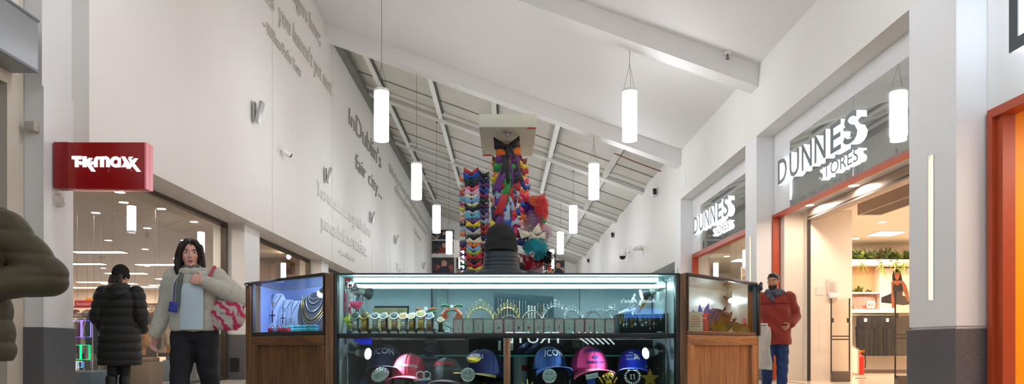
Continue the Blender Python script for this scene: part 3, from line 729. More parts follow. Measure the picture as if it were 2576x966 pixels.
def ff(T, px, v):
    ax, ay, ux, uy = T[0][3], T[1][3], T[0][0], T[1][0]
    return ((px-CX)*(ay+1.36*v)-F*ax)/(F*ux-(px-CX)*uy)
for T_, L_, par, col_, e_ in ((TL,LL,wl,(0.50,0.56,1.0),2.6),(TR,LR,wr,(0.72,0.83,1.0),1.3)):
    li = bpy.data.lights.new('led', 'AREA'); li.shape = 'RECTANGLE'; li.size = L_*0.85; li.size_y = 0.012; li.energy = e_; li.color = col_  # unseen area light added to brighten the goods from the front
    o = bpy.data.objects.new('led_light', li); COL.objects.link(o); o.parent = par
    o.location = (T_ @ V((L_*0.5,0.022,1.041)))-par.location
    zz = -(V((0,0.75,-0.66))).normalized(); xx = T_.to_3x3() @ V((1,0,0)); yy2 = zz.cross(xx).normalized(); xx = yy2.cross(zz)
    o.rotation_euler = Mx((xx,yy2,zz)).transposed().to_euler()
# ---------- goods on the shelf ----------
SZ = fz(838.5)+0.0005
gold = mat('gold_metal', (214,170,70), 0.25, 1.0); silver = mat('silver_metal', (206,208,210), 0.22, 1.0); rose = mat('rose_metal', (200,150,120), 0.25, 1.0)
blackp = mat('black_plastic', (20,20,22), 0.4); clearp = mat('white_paper', (232,236,236), 0.5)
def watch():
    t = thing('wristwatch', 'x', 'watch', (0,0,0), 0, 'wristwatches standing in a row on the shelf')
    mb = MB(); mb.box((0,0.012,0.013),(0.038,0.04,0.026),bev=0.003); mb.box((0,0.016,0.05),(0.018,0.018,0.05)); mb.build('stand', blackp, t)
    mb = MB(); mb.box((0,-0.008,0.004),(0.034,0.03,0.008),bev=0.002); mb.build('foot_card', clearp, t)
    mb = MB(); n = 18
    for k in range(n):   # closed bracelet of links
        a = -0.25*pi+2*pi*(k+0.5)/n
        if 0.22*pi < (a % (2*pi)) < 0.68*pi and False: continue
        y = -0.004-0.022*cos(a)*1.0; z = 0.047+0.040*sin(a)
        rx_ = math.atan2(0.040*cos(a), 0.022*sin(a))
        mb.box((0,y,z),(0.0235,0.0145,0.004),rot=Mx.Rotation(rx_,3,'X'),bev=0.0008)
    mb.build('bracelet', silver, t)
    ro = Mx.Rotation(R(52),3,'X'); c = V((0,-0.018,0.086))
    mb = MB(); mb.lathe([(0.019,-0.006),(0.0225,-0.004),(0.0235,0.0),(0.0235,0.003),(0.021,0.006),(0.018,0.0055)],c,28,ro); mb.box(c+ro@V((0.0245,0,0)),(0.005,0.005,0.004),rot=ro)
    for s in (-1,1): mb.box(c+ro@V((0,s*0.023,-0.002)),(0.022,0.01,0.005),rot=ro,bev=0.001)
    mb.build('watch_case', silver, t)
    mb = MB(); mb.lathe([(0.0185,0.0056),(0.0,0.0058)],c,28,ro,caps=False); mb.build('dial', mat('dial', (20,60,40), 0.3), t)
    mb = MB()
    for k in range(12):
        a = 2*pi*k/12; mb.box(c+ro@V((0.014*cos(a),0.014*sin(a),0.0064)),(0.0035,0.0012,0.0006),rot=ro@Mx.Rotation(a,3,'Z'))
    mb.box(c+ro@V((0.003,0.004,0.0068)),(0.011,0.0012,0.0006),rot=ro@Mx.Rotation(0.9,3,'Z')); mb.box(c+ro@V((-0.004,0.002,0.0068)),(0.010,0.0012,0.0006),rot=ro@Mx.Rotation(2.7,3,'Z'))
    mb.build('hands', mat('lume', (240,240,230), 0.4), t)
    return t
w0 = watch()
def dialm(n, c): return mat('dial_'+n, c, 0.25)
WT = [(896,silver,silver,(20,70,44),(235,240,235),'silver watch with a green dial'),(920,gold,gold,(30,22,16),(240,200,90),'gold watch with a black and gold dial'),
 (944,mat('steel_dark',(150,150,146),0.3,1.0),silver,(60,64,70),(220,220,220),'grey steel watch with a slate dial'),(968,rose,silver,(16,50,40),(240,240,220),'two-tone watch with a dark green dial'),
 (992.5,rose,silver,(12,36,34),(60,190,120),'two-tone watch with a black dial and green ring'),(1016,silver,silver,(216,150,66),(250,240,200),'silver watch with an amber dial'),
 (1038,gold,silver,(222,200,140),(230,60,140),'gold watch with a pink tag on its champagne dial'),(1060,gold,silver,(214,190,110),(120,100,60),'broad gold watch with a silver bezel'),
 (1083,rose,silver,(24,50,110),(230,235,240),'two-tone watch with a blue dial'),(1109,blackp,rose,(190,170,150),(60,50,40),'small rose gold watch on a black strap')]
for i, (px, br, cs, dc, hc, lab) in enumerate(WT):
    p = P(px,838,3.5)
    sc = 1.0 if i not in (7,9) else (1.12 if i == 7 else 0.8)
    clone(w0, (p.x,3.5,SZ), lab+' standing on the case shelf', rotz=rnd.uniform(-0.2,0.2), recolor={'bracelet':[br],'watch_case':[cs],'dial':[dialm(str(i),dc)],'hands':[dialm('h%d' % i,hc)]}, scale=sc)
tmp = P(1038,838,3.5)
for o in list(w0.children_recursive)+[w0]: bpy.data.objects.remove(o)
# necklace gift boxes
pinkb = mat('pink_box', (196,92,120), 0.5); mintb = mat('mint_box', (150,212,196), 0.5); cardm = mat('insert_card', (236,230,228), 0.7)
cols = 'pmpmpppmpmpmppmp'
pend = ['cross','cross','drop','small cross','letter H','heart','drop','butterfly','ring','wide cross','slim cross','flower','tiny cross','bold cross','crescent','cluster']
pmets = [silver,silver,silver,silver,mat('black_gloss'),silver,mat('black_gloss'),mat('amber',(200,110,50),0.3,0.5),silver,gold,gold,silver,silver,silver,silver,silver]
Xr = Mx.Rotation(pi/2,3,'X')
Fm = Mx(((1,0,0,0),(0,0,-1,0),(0,1,0,0),(0,0,0,1)))
def pendant_geo(mb, kind, c, s=1.0):
    def bar(x, z, w, h): mb.box((c[0]+x*s,c[1],c[2]+z*s),(w*s,0.0015,h*s),bev=0.0003)
    if 'cross' in kind:
        k = {'bold cross':1.25,'tiny cross':0.75,'small cross':0.85,'wide cross':1.1,'slim cross':1.0}.get(kind,1.0)
        bar(0,0,0.0022*k,0.018*k); bar(0,0.003*k,0.012*k,0.0022*k)
    elif kind == 'letter H': bar(-0.004,0,0.002,0.011); bar(0.004,0,0.002,0.011); bar(0,0,0.008,0.002)
    elif kind in ('drop','heart'):
        mb.ball((c[0],c[1],c[2]+0.004),(0.004,0.001,0.004),10,6); mb.ball((c[0],c[1],c[2]-0.004),(0.003,0.001,0.005),10,6)
    elif kind == 'butterfly':
        for sx in (-1,1): mb.ball((c[0]+sx*0.004,c[1],c[2]+0.002),(0.004,0.001,0.0045),10,6); mb.ball((c[0]+sx*0.003,c[1],c[2]-0.004),(0.003,0.001,0.003),8,5)
    elif kind == 'ring': mb.torus(c,0.006,0.0012,18,6,rot=Xr); mb.ball(c,(0.002,0.001,0.002),8,5)
    elif kind == 'flower':
        for k in range(5): mb.ball((c[0]+0.005*cos(k*1.257),c[1],c[2]+0.005*sin(k*1.257)),(0.003,0.001,0.003),8,5)
    elif kind == 'crescent':
        for k in range(9): a = pi+pi*k/8; mb.ball((c[0]+0.013*cos(a),c[1],c[2]+0.012+0.013*sin(a)),0.0016,6,4)
    else:
        for k in range(4): mb.ball((c[0]+(k % 2-0.5)*0.005,c[1],c[2]-k*0.003),0.002,6,4)
for i, ch in enumerate(cols):
    px = 1152.3+25.43*i; p = P(px,838,3.46)
    bm_ = pinkb if ch == 'p' else mintb; cname = 'pink' if ch == 'p' else 'mint'
    side = f"{ordinal(i)} box from the left"
    t = thing('necklace_box', f"{cname} necklace box, {side} in the row on the shelf", 'box', (p.x,3.46,SZ), 0, 'necklace boxes standing in a row')
    W2, H = 0.0242, 0.0755
    mb = MB(); mb.bb(-W2,W2,0.004,0.02,0,H); mb.bb(-W2,-W2+0.0028,-0.010,0.004,0,H); mb.bb(W2-0.0028,W2,-0.010,0.004,0,H); mb.bb(-W2,W2,-0.010,0.004,0,0.003); mb.bb(-W2,W2,-0.010,0.004,H-0.003,H); mb.build('tray', bm_, t)
    mb = MB(); mb.bb(-W2+0.003,W2-0.003,-0.002,0.003,0.003,H-0.003); mb.build('card', cardm, t)
    n = thing('necklace', f"fine necklace with {pend[i]} pendant in the {cname} box, {ordinal(i)} of the row", 'necklace', (p.x,3.456,SZ+0.01), 0, 'necklaces in the boxes on the shelf')
    mb = MB(); mb.tube([(-0.014,0,0.058),(-0.008,-0.0006,0.042),(0,-0.001,0.028),(0.008,-0.0006,0.042),(0.014,0,0.058)],0.0006,5); mb.build('chain', silver if i not in (9,10) else gold, n)
    mb = MB(); pendant_geo(mb, pend[i], (0,-0.0015,0.018)); mb.build('pendant', pmets[i], n)
# ring tray behind the watches
t = thing('ring_tray', 'dark ring pad with rows of silver rings behind the watches', 'ring tray', P(1096,838,3.62)+V((0,0,0)))
p = P(1096,838,3.62)
t.location = (p.x,3.62,SZ)
ro = Mx.Rotation(R(40),3,'X')
mb = MB(); mb.box((0,0,0.03),(0.15,0.09,0.02),rot=ro,bev=0.004); mb.bb(-0.07,0.07,0.0,0.03,0,0.03); mb.build('pad', mat('pad_pale', (190,200,206), 0.7), t)
for r_ in range(3):
    for c_ in range(7):
        mb = MB(); q = ro@V((-0.06+c_*0.02,-0.03+r_*0.028,0.012))+V((0,0,0.03)); mb.torus(q,0.0085,0.0018,16,6,rot=Mx.Rotation(R(75),3,'X')); mb.build('ring', silver, t)
# earring display
p = P(978,838,3.66); t = thing('earring_display', 'slanted gold earring card with rows of small studs behind the watches', 'earring display', (p.x,3.66,SZ))
ro = Mx.Rotation(R(-28),3,'X')
mb = MB(); mb.box((0.006,0.03,0.082),(0.185,0.006,0.155),rot=ro); mb.build('black_back', blackp, t)
mb = MB(); mb.box((0,0.018,0.078),(0.182,0.004,0.14),rot=ro); mb.build('gold_card', mat('gold_card', (206,184,128), 0.45, 0.3), t)
mb = MB()
for r_ in range(4):
    for c_ in range(11):
        q = ro@V((-0.078+c_*0.0155,-0.006,-0.05+r_*0.034))+V((0,0.016,0.078)); mb.ball(q,0.0032,6,4); mb.ball(q+V((0.004,0,0.003)),0.002,5,4)
mb.build('stud_earrings', mat('studs', (220,225,230), 0.12, 1.0), t, kind='stuff')
p = P(928,838,3.7); mb = MB(Mx.Translation((p.x,3.7,SZ))); mb.lathe([(0.032,0),(0.03,0.02),(0.022,0.06),(0.012,0.095),(0.006,0.1)],(0,0,0),20); tag(mb.build('ring_cone', mat('white_card', (225,230,232), 0.5)), 'white cone ring holder left of the gold earring card', 'ring holder')
# tiaras and bands
def jewelled(mb, p, r): mb.ball(p, r, 6, 4)
def tiara(px, pybase, d, w, h, label, m, m2, style, yaw=0.0, group='tiaras and headbands behind the necklace boxes'):
    p = P(px, pybase, d)
    t = thing('tiara', label, 'tiara', (p.x, d, SZ), yaw, group)
    hb = 0.03
    def arc(a, k=1.0, dz=0): return V((w/2*cos(a)*k, 0.03*sin(a)-0.02, 0.004+hb+(h-hb)*sin(a)*k+dz)) if True else None
    n = 28
    pts = [V((w/2,0.02,0.0))]+[arc(pi*k/n) for k in range(n+1)]+[V((-w/2,0.02,0.0))]
    mb = MB(); mb.tube(pts, 0.0022 if style != 'band' else 0.0036, 6); mb.build('band', m, t)
    mb = MB()
    if style in ('crown','peak','scroll','heart'):
        peak = {'crown':0.030,'peak':0.040,'scroll':0.032,'heart':0.022}[style]
        nn = 13
        for k in range(nn):
            a = pi*(k+0.5)/nn; ww = abs(a-pi/2)/(pi/2)
            hgt = peak*(1-0.65*ww)
            c0 = arc(a); dirv = V((cos(a)*0.6,-0.1,sin(a)+0.25)).normalized()
            mb.torus(c0+dirv*hgt*0.32, hgt*0.28, 0.0011, 12, 5, rot=Xr)
            if style != 'heart' or k == nn//2: mb.torus(c0+dirv*hgt*0.8, hgt*0.2, 0.001, 10, 5, rot=Xr)
            mb.tube([c0, c0+dirv*hgt], 0.0009, 4)
            jewelled(mb, c0+dirv*hgt*1.05, 0.0026 if k % 2 == 0 else 0.0019)
            for j in range(4): jewelled(mb, arc(a+0.03*(j-1.5))+dirv*(0.003+0.004*(j % 2)), 0.0019)
        if style == 'heart':
            c0 = arc(pi/2)+V((0,0,0.020)); mb.torus(c0+V((-0.008,0,0)),0.009,0.0013,12,5,rot=Xr); mb.torus(c0+V((0.008,0,0)),0.009,0.0013,12,5,rot=Xr); jewelled(mb,c0+V((0,0,0.014)),0.0035); mb.tube([c0+V((-0.014,0,-0.005)),c0+V((0,0,-0.018)),c0+V((0.014,0,-0.005))],0.0013,5)
        if style == 'peak' or style == 'crown':
            c0 = arc(pi/2)+V((0,0,peak*1.1)); 
            for q in ((0,0,0.006),(0.006,0,0),(-0.006,0,0),(0,0,-0.005)): jewelled(mb,c0+V(q),0.0028)
    else:
        for k in range(30):
            a = pi*(k+0.5)/30; jewelled(mb, arc(a)+V((0,-0.003,0.002)), 0.0026); jewelled(mb, arc(a)+V((0,-0.002,-0.003)), 0.0018)
    mb.build('crystals', m2, t, kind='stuff')
    return t
crys = mat('crystal', (226,236,240), 0.08, 0.9); crysg = mat('crystal_gold', (228,214,160), 0.12, 0.9); pearl = mat('pearl', (238,234,222), 0.2)
TI = [(1209,0.145,0.125,'gold crystal tiara with pointed top, left end of the tiara row',gold,crysg,'peak',0.0),
 (1277,0.128,0.128,'gold rhinestone tiara in front of the hanging bracelet board',gold,crysg,'scroll',0.0),
 (1281,0.115,0.092,'plain pearl headband nested beneath a gold rhinestone tiara',silver,pearl,'band',0.0),
 (1339,0.118,0.112,'rose gold beaded headband beside the white crystal chokers',rose,crys,'band',0.0),
 (1397,0.150,0.136,'tall silver crystal crown tiara in the middle of the case',silver,crys,'crown',0.15),
 (1441,0.140,0.118,'slanted silver scroll tiara right of the tall crown tiara',silver,crys,'scroll',0.6),
 (1489,0.130,0.110,'thin silver headband overlapping the slanted scroll tiara',silver,crys,'band',0.2),
 (1507,0.150,0.122,'silver beaded headband left of the heart tiara',silver,crys,'band',-0.2),
 (1541,0.125,0.122,'silver tiara with a heart at its peak beside the black stand',silver,crys,'heart',0.1)]
for i, (px, w, h, lab, m, m2, st, yaw) in enumerate(TI):
    tiara(px, 838, 3.56+0.03*(i % 3), w, h, lab, m, m2, st, yaw)
# bow headbands, green and orange
greenr = mat('green_satin', (20,140,80), 0.3, sheen=0.4); oranger = mat('orange_satin', (240,110,40), 0.3, sheen=0.4, var=(140,0.25)); whiter = mat('white_satin', (235,238,238), 0.35, sheen=0.4)
def headband_arc(w, h, n=24): return [V((w/2*cos(pi*k/n), 0, h*sin(pi*k/n))) for k in range(n+1)]
p = P(1072,838,3.60); t = thing('bow_headband', 'green headband with a flat orange and green bow on the shelf', 'headband', (p.x,3.60,SZ))
mb = MB(); mb.tube([(0.075,0,0.0),(0.068,0,0.05)]+[V((0.06*cos(pi*k/16),0,0.062+0.055*sin(pi*k/16))) for k in range(17)]+[(-0.068,0,0.05),(-0.075,0,0)],0.0035,8); mb.build('band', greenr, t)
mb = MB()
for s in (-1,1): mb.tube([(s*0.008,-0.012,0.122),(s*0.03,-0.016,0.127),(s*0.05,-0.012,0.13)],[0.006,0.011,0.009],10,flat=0.7)
mb.build('orange_loops', oranger, t)
mb = MB()
for s in (-1,1): mb.tube([(s*0.008,-0.012,0.117),(s*0.03,-0.018,0.113),(s*0.05,-0.012,0.112)],[0.006,0.011,0.009],10,flat=0.7)
mb.build('green_loops', greenr, t)
mb = MB(); mb.tube([(0,-0.016,0.105),(0,-0.026,0.12),(0,-0.016,0.135)],[0.009,0.011,0.009],10); mb.build('white_knot', whiter, t)
p = P(1137,838,3.60); t = thing('bow_headband', 'green headband with a big drooping orange bow on the shelf', 'headband', (p.x,3.60,SZ))
mb = MB(); mb.tube([(0.062,0,0.0),(0.060,0,0.05)]+[V((0.056*cos(pi*k/16),0,0.062+0.06*sin(pi*k/16))) for k in range(17)]+[(-0.06,0,0.05),(-0.066,0,0)],0.0035,8); mb.build('band', greenr, t)
mb = MB()
for s in (-1,1):
    mb.tube([(s*0.006,-0.02,0.135),(s*0.028,-0.03,0.122),(s*0.048,-0.024,0.098)],[0.007,0.017,0.02],16,flat=0.45)
    mb.box((s*0.036,-0.026,0.092),(0.03,0.004,0.035),rot=Mx.Rotation(R(s*30),3,'Y'))
mb.build('orange_tails', oranger, t)
mb = MB()
for s in (-1,1): mb.tube([(s*0.006,-0.015,0.138),(s*0.03,-0.02,0.148),(s*0.055,-0.014,0.142)],[0.006,0.013,0.01],10,flat=0.6)
mb.build('green_loops', greenr, t)
mb = MB(); mb.ball((0,-0.03,0.137),(0.01,0.012,0.013)); mb.build('white_knot', whiter, t)
mb = MB(); p = P(1090,830,3.52); mb.tube([P(1112,808,3.55),P(1122,820,3.53),P(1140,828,3.5),P(1150,829,3.5)],0.003,7)
tag(mb.build('green_band', greenr), 'loose green band lying behind the first necklace boxes', 'headband')
# black board with hanging bracelets
p = P(1318,838,3.76); t = thing('bracelet_board', 'dark teal board hung with rows of chain bracelets behind the tiaras', 'display board', (p.x,3.80,SZ))
mb = MB(); k = F/3.8
mb.add([((1243-1318)/k,0.02,0),((1395-1318)/k,0.02,0),((1395-1318)/k,0.05,0.21),((1243-1318)/k,0.05,0.235),((1243-1318)/k,0.03,0),((1395-1318)/k,0.03,0),((1395-1318)/k,0.06,0.21),((1243-1318)/k,0.06,0.235)],[(0,1,2,3),(7,6,5,4),(0,4,5,1),(1,5,6,2),(2,6,7,3),(3,7,4,0)])
mb.build('board', mat('board_teal', (22,52,64), 0.35), t)
for j in range(17):
    px = 1254+j*7.7; x = (px-1318)/k; wide = j in (10,11,12)
    mb = MB(); z1 = 0.205-0.002*j-(0.02 if wide else 0)
    nb = 26
    for i in range(nb):
        z = 0.01+(z1-0.01)*i/nb; mb.ball((x+0.001*sin(i*2.1),0.018+0.025*z/0.2,z),(0.0024 if not wide else 0.006,0.0018,(z1-0.01)/nb*0.5),6,4)
    mb.build('chain_bracelet', [silver,crys,gold,pearl][j % 4] if not wide else pearl, t)
# hanging hair bows and beads at the left end
satinc = {'red':(206,40,50),'pink':(240,110,150),'hot pink':(236,70,120),'white':(232,228,220),'lilac':(186,150,210),'navy':(36,60,96),'teal':(30,120,110),'lime':(210,216,60)}
def satin_mat(c, v=None): return mat('satin_'+c.replace(' ','_'), satinc[c] if c in satinc else v, 0.4, sheen=0.3, var=(160,0.2))
def small_bow(loc, label, m, s=1.0, group=None, yaw=0.0, tilt=0.0, cat='hair bow', name='hair_bow', knot=None):
    t = thing(name, label, cat, loc, yaw, group)
    Rm = Mx.Rotation(tilt,4,'Y')
    for sx in (-1,1):
        mb = MB(Rm)
        def f(u, v, sx=sx):
            # loop: pinched at the knot, wide and pleated at the outer edge
            w = 0.25+0.75*u**0.7; a = 2*pi*v
            return (sx*(0.004+0.05*u)*s, (-0.012-0.014*sin(pi*min(1,u*1.1))*cos(a)*(1.0)+0.003*sin(9*v*pi)*u)*s, (0.012*u+0.026*w*sin(a)+0.006*u)*s)
        mb.grid(f, 9, 18); mb.build('loop', m, t, smooth=180)
    mb = MB(Rm); mb.ball((0,-0.014*s,0.0),(0.008*s,0.010*s,0.010*s),8,6); mb.build('knot', knot or m, t)
    mb = MB(Rm)
    for sx in (-1,1): mb.grid(lambda u,v,sx=sx: (sx*(0.002+0.028*u+0.010*(v-0.5))*s,(-0.008+0.004*sin(u*6))*s,(-0.004-0.034*u+0.016*(v-0.5)*sx)*s),5,3,thick=0.0006*s)
    mb.build('tail', m, t, smooth=180)
    return t
LB = [(858,722,3.60,'red','red glitter bow at the top left corner of the case',1.0),(868,716,3.58,'red','second red bow tucked beside the chrome post',0.8),(866,748,3.58,'white','cream ruffled bow hanging below the red bows',1.0),
 (878,762,3.56,'hot pink','hot pink bow hanging in the middle of the left bow strip',1.15),(866,782,3.55,'pink','pink bow low on the left bow strip',0.95),(884,735,3.62,'lilac','lilac bow beside the chrome post',0.8),(879,800,3.56,'teal','teal bow beneath the pink bows',0.7),(882,818,3.53,'lime','lime green bow lying at the left end of the shelf',0.9)]
for i, (px,py,d,c,lab,s) in enumerate(LB):
    small_bow(P(px,py,d), lab, satin_mat(c), s, 'hair bows hanging at the left end of the case', tilt=rnd.uniform(-0.9,0.9))
for i, (px, py0, py1, m, lab) in enumerate(((893,716,800,pearl,'double white pearl strand hanging at the left of the case'),(901,730,792,mat('beads_blue',(60,90,130),0.2),'dark blue bead strand hanging at the left of the case'),(908,742,806,crys,'silver crystal strand hanging at the left of the case'),(914,752,806,crys,'short clear crystal strand nearest the white cone'),(866,800,836,crys,'silver mesh strand below the pink bows'))):
    mb = MB(); n = 26
    for k in range(n):
        py = py0+(py1-py0)*k/n
        for q in (-2.2,2.2): mb.ball(P(px+q+1.5*sin(k*0.5),py,3.6), 0.0036, 6, 4)
    tag(mb.build('bead_strand', m), lab, 'beads', 'bead strands at the left end')
# clip-on lamps on the chrome posts
greyl = mat('lamp_grey', (70,76,80), 0.35); greyl2 = mat('lamp_collar', (176,178,170), 0.4)
def clip_lamp(post, tip, label, on, cone=(70,76,80)):
    post, tip = V(post), V(tip); ax = (tip-post); L = ax.length; ax.normalize()
    t = thing('spot_lamp', label, 'lamp', post, 0, 'clip-on spot lamps inside the case')
    def at(f): return post+ax*L*f
    mb = MB(); mb.tube([post,at(0.42)],0.004,8); mb.cap(at(0.2),at(0.32),0.008,0.008,10); mb.build('arm', satin, t, True)
    mb = MB(); mb.tube([at(0.42),at(0.45),at(0.66)],[0.010,0.016,0.020],16); mb.build('collar', greyl2, t, True)
    mb = MB(); mb.tube([at(0.66),at(0.72),at(0.97),at(0.975)],[0.020,0.021,0.032,0.028],20); mb.build('lamp_head', greyl, t, True)
    mb = MB(); mb.tube([at(0.976),at(0.99)],[0.0275,0.0275],20); mb.build('bulb', emitter('spot_face', (235,244,255), 9.0) if on else mat('spot_off', (190,200,210), 0.15), t, True)
    if on:
        li = bpy.data.lights.new('spot', 'SPOT'); li.energy = on; li.spot_size = R(110); li.spot_blend = 0.6; li.shadow_soft_size = 0.02; li.color = (0.72,0.84,1.0)
        o = bpy.data.objects.new('spot_light', li); COL.objects.link(o); o.parent = t; o.location = at(1.03)-post; o.rotation_euler = ax.to_track_quat('-Z','Y').to_euler()
    return t
clip_lamp(P(874,885,3.52), P(927,890,3.47), 'small spot lamp in the lower left of the case aimed at the navy cap', 24)
clip_lamp(P(1676,880,3.52), P(1623,889,3.47), 'small spot lamp in the lower right of the case aimed at the blue caps', 20)
clip_lamp(P(874,722,3.52), P(932,740,3.62), 'dark spot lamp in the upper left of the case beside the pearls', 0)
clip_lamp(P(1676,724,3.52), P(1612,742,3.52), 'pale spot lamp in the upper right of the case beside the hooks', 0.6)
# black necklace stand, rhinestone bands and hand forms on the right
a, b = P(1556,836,3.6), P(1676,790,3.6)
t = thing('necklace_stand', 'low black stand with pendant necklaces hanging from its edge', 'display stand', ((a.x+b.x)/2,3.6,SZ))
mb = MB(); mb.bb(a.x,b.x,3.57,3.75,SZ,b.z,0.004); mb.build('block', mat('stand_black', (20,22,26), 0.35), t, True)
mb = MB(); mb.bb(b.x-0.01,b.x+0.012,3.56,3.7,SZ,b.z+0.006,0.008); mb.build('end_block', mat('stand_black'), t, True)
hang = [(1561,812,'drop',gold),(1569,818,'drop',silver),(1576,818,'cross',silver),(1590,820,'ring',gold),(1598,816,'flower',silver),(1610,808,'cross',silver),(1616,818,'flower',silver),(1625,814,'cross',silver),(1635,824,'cluster',silver),(1645,818,'bold cross',rose),(1662,802,'drop',gold)]
for i, (px, py, kd, m) in enumerate(hang):
    q = P(px,py,3.56); n = thing('pendant_necklace', f"{'gold' if m==gold else 'rose' if m==rose else 'silver'} {kd} pendant, {ordinal(i)} along the black stand edge", 'necklace', q, 0, 'necklaces hanging on the black stand')
    zt = b.z-q.z
    mb = MB(); mb.tube([(-0.006,0.012,zt),(-0.004,0.006,zt*0.5),(0,0,0.008),(0.004,0.006,zt*0.5),(0.006,0.012,zt)],0.0009,5); mb.build('chain', m, n)
    mb = MB(); pendant_geo(mb, kd, (0,-0.001,0), 1.5); mb.build('pendant', m, n)
mb = MB(); q = P(1590,778,3.58); mb.limb([P(1556,788,3.56),P(1575,783,3.57),P(1592,780,3.58)],[0.004,0.012,0.016],12)
for k, (px, py) in enumerate(((1594,768),(1586,774),(1600,784),(1592,792),(1604,776))): mb.cap(P(1590,781,3.58),P(px,py,3.56),0.010,0.004,8)
mb.cap(P(1590,781,3.58),V((P(1590,0,3.58).x,3.58,b.z)),0.012,0.012)
tag(mb.build('bracelet_form', mat('white_plush', (232,236,238), 0.6, bump=(200,0.5))), 'white star-shaped bracelet form resting on the black stand', 'display form')
for i, (p0, p1, m, lab) in enumerate(((P(1582,778,3.54),P(1597,740,3.56),crys,'rhinestone band leaning left above the white form'),(P(1598,786,3.53),P(1622,745,3.55),crys,'rhinestone band leaning right above the black stand'),(P(1606,787,3.53),P(1630,748,3.55),gold,'gold band leaning beside the rhinestone band'))):
    mb = MB(); n = 18; sd = (p1-p0).cross(V((0,1,0))).normalized()
    for k in range(n):
        for j in (-1,0,1): mb.ball(p0.lerp(p1,k/(n-1))+sd*0.0042*j,0.0024,6,4)
    mb.tube([p0+V((0,0.003,0)),p1+V((0,0.003,0))],0.006,6,flat=0.2,up=(0,1,0))
    tag(mb.build('rhinestone_band', m), lab, 'bracelet', 'leaning rhinestone bands')
mb = MB(); mb.tube([P(1676,708,3.52),P(1690,702,3.50)],0.003,6); mb.ball(P(1690,702,3.5),0.006,8,6); mb.tube([P(1676,712,3.52),P(1668,705,3.52),P(1668,697,3.52)],0.003,6)
for k in range(5): mb.tube([P(1672-k*3,716,3.5),P(1672-k*3,716+22+3*k,3.5)],0.0014,5); mb.torus(P(1672-k*3,742+3*k,3.5),0.006,0.001,10,5,rot=Xr)
tag(mb.build('hook_cluster', metal), 'cluster of chrome hooks with hanging clear chains at top right', 'hooks')
mb = MB(); q = P(1660,833,3.5); mb.box((q.x,3.5,SZ+0.006),(0.035,0.02,0.008),bev=0.003); tag(mb.build('silver_clip', metal), 'silver clip lying at the right end of the shelf', 'clip')
mb = MB(); q = P(880,834,3.5); mb.box((q.x,3.5,SZ+0.008),(0.028,0.03,0.016),bev=0.003); tag(mb.build('blue_ring_box', mat('royal_blue', (40,70,150), 0.4)), 'small blue box at the left end of the shelf', 'box')
# ---------- caps on the lower deck ----------
def cap_hat(loc, yaw, pitch, label, col, brim, writing=None, s=1.0, badge=None, flatbrim=False, ink=(236,238,240)):
    t = thing('baseball_cap', label, 'cap', loc, yaw, 'baseball caps in the lower case')
    fab = mat('cap_%d_%d_%d' % col, col, 0.75, sheen=0.2, bump=(400,0.2)); fab2 = mat('cap_%d_%d_%d' % brim, brim, 0.75, sheen=0.2, bump=(400,0.2))
    B = Mx.Rotation(pitch,4,'X')
    rx_, ry_, rz_ = 0.083*s, 0.098*s, 0.115*s
    def dome(a, e, k=1.0):
        fz_ = rz_*sin(e); r = cos(e)**0.75
        front = 1.0+0.10*max(0,-sin(a))*sin(2*e)
        return V((rx_*r*cos(a)*k*front, ry_*r*sin(a)*k*front, fz_*k))
    mb = MB(B); mb.grid(lambda u,v: dome(2*pi*u, pi/2*v*0.999), 40, 14); mb.build('crown', fab, t)
    mb = MB(B)
    for k in range(6):
        a = pi/6+pi/3*k; mb.tube([dome(a, pi/2*i/10*0.99, 1.004) for i in range(11)], 0.0009*s, 5)
    mb.ball((0,0,rz_*1.01),(0.008*s,0.008*s,0.005*s),10,6); mb.build('seams', fab, t)
    def br(u, v):
        a = -pi/2+(u-0.5)*2.45; r = v
        base = dome(a,0.02)
        out = 0.075*s*cos((u-0.5)*2.7)
        dx = cos(a)*0.25; 
        droop = (0.0 if flatbrim else 0.032*s)*((u-0.5)*2)**2*(0.4+0.6*v) + 0.012*s*v
        return base+V((cos(a)*out*v*0.55, -out*v*1.15, -droop+0.002))
    mb = MB(B); mb.grid(br, 26, 8, thick=0.003*s); mb.build('brim', fab2, t)
    def onface(p, e0=0.45, lift=1.024):
        a = -pi/2+p.x/(rx_*0.98); e = e0+p.y/(rz_*1.1)
        return dome(a, e, lift+p.z*6)
    inkm = mat('ink_%d_%d_%d' % ink, ink, 0.6)
    if writing:
        for (s_, h, w, e0, arch, *dx) in writing:
            dx = dx[0] if dx else 0.0
            mb = MB(B); mb.text(s_, Mx.Identity(4), h*s, w*s, 0.002, res=2, center=True, fn=lambda p: onface(V((p.x+dx, p.y-arch*abs(p.x)**2*60, p.z)), e0)); mb.build('lettering', inkm, t, smooth=0)
    if badge:
        for (nm, pts, mm, e0) in badge:
            mb = MB(B); n = len(pts); pc = V((sum(p[0] for p in pts)/n*s, sum(p[1] for p in pts)/n*s, 0))
            mb.grid(lambda u,v: onface(pc.lerp(V((pts[int(u*n) % n][0]*s,pts[int(u*n) % n][1]*s,0)),v), e0, 1.010), n, 3); mb.build(nm, mm, t)
    # acrylic head form carrying the cap
    mb = MB(); mb.lathe([(0.05*s,0.0-(loc[2]-0.42)),(0.045*s,0.004-(loc[2]-0.42)),(0.02*s,0.012-(loc[2]-0.42)),(0.02*s,-0.02),(0.05*s,0.02),(0.04*s,0.06*s)],(0,0.01,0),18); mb.build('form', mat('form_black', (26,26,28), 0.4), t)
    return t
def capz(py, d): return CZ+(HY-py)/F*d
def disc(rx_, ry_, cx=0, cy=0, a0=0, a1=2*pi, n=24): return [(cx+rx_*cos(a0+(a1-a0)*k/(n-1)), cy+ry_*sin(a0+(a1-a0)*k/(n-1))) for k in range(n)]
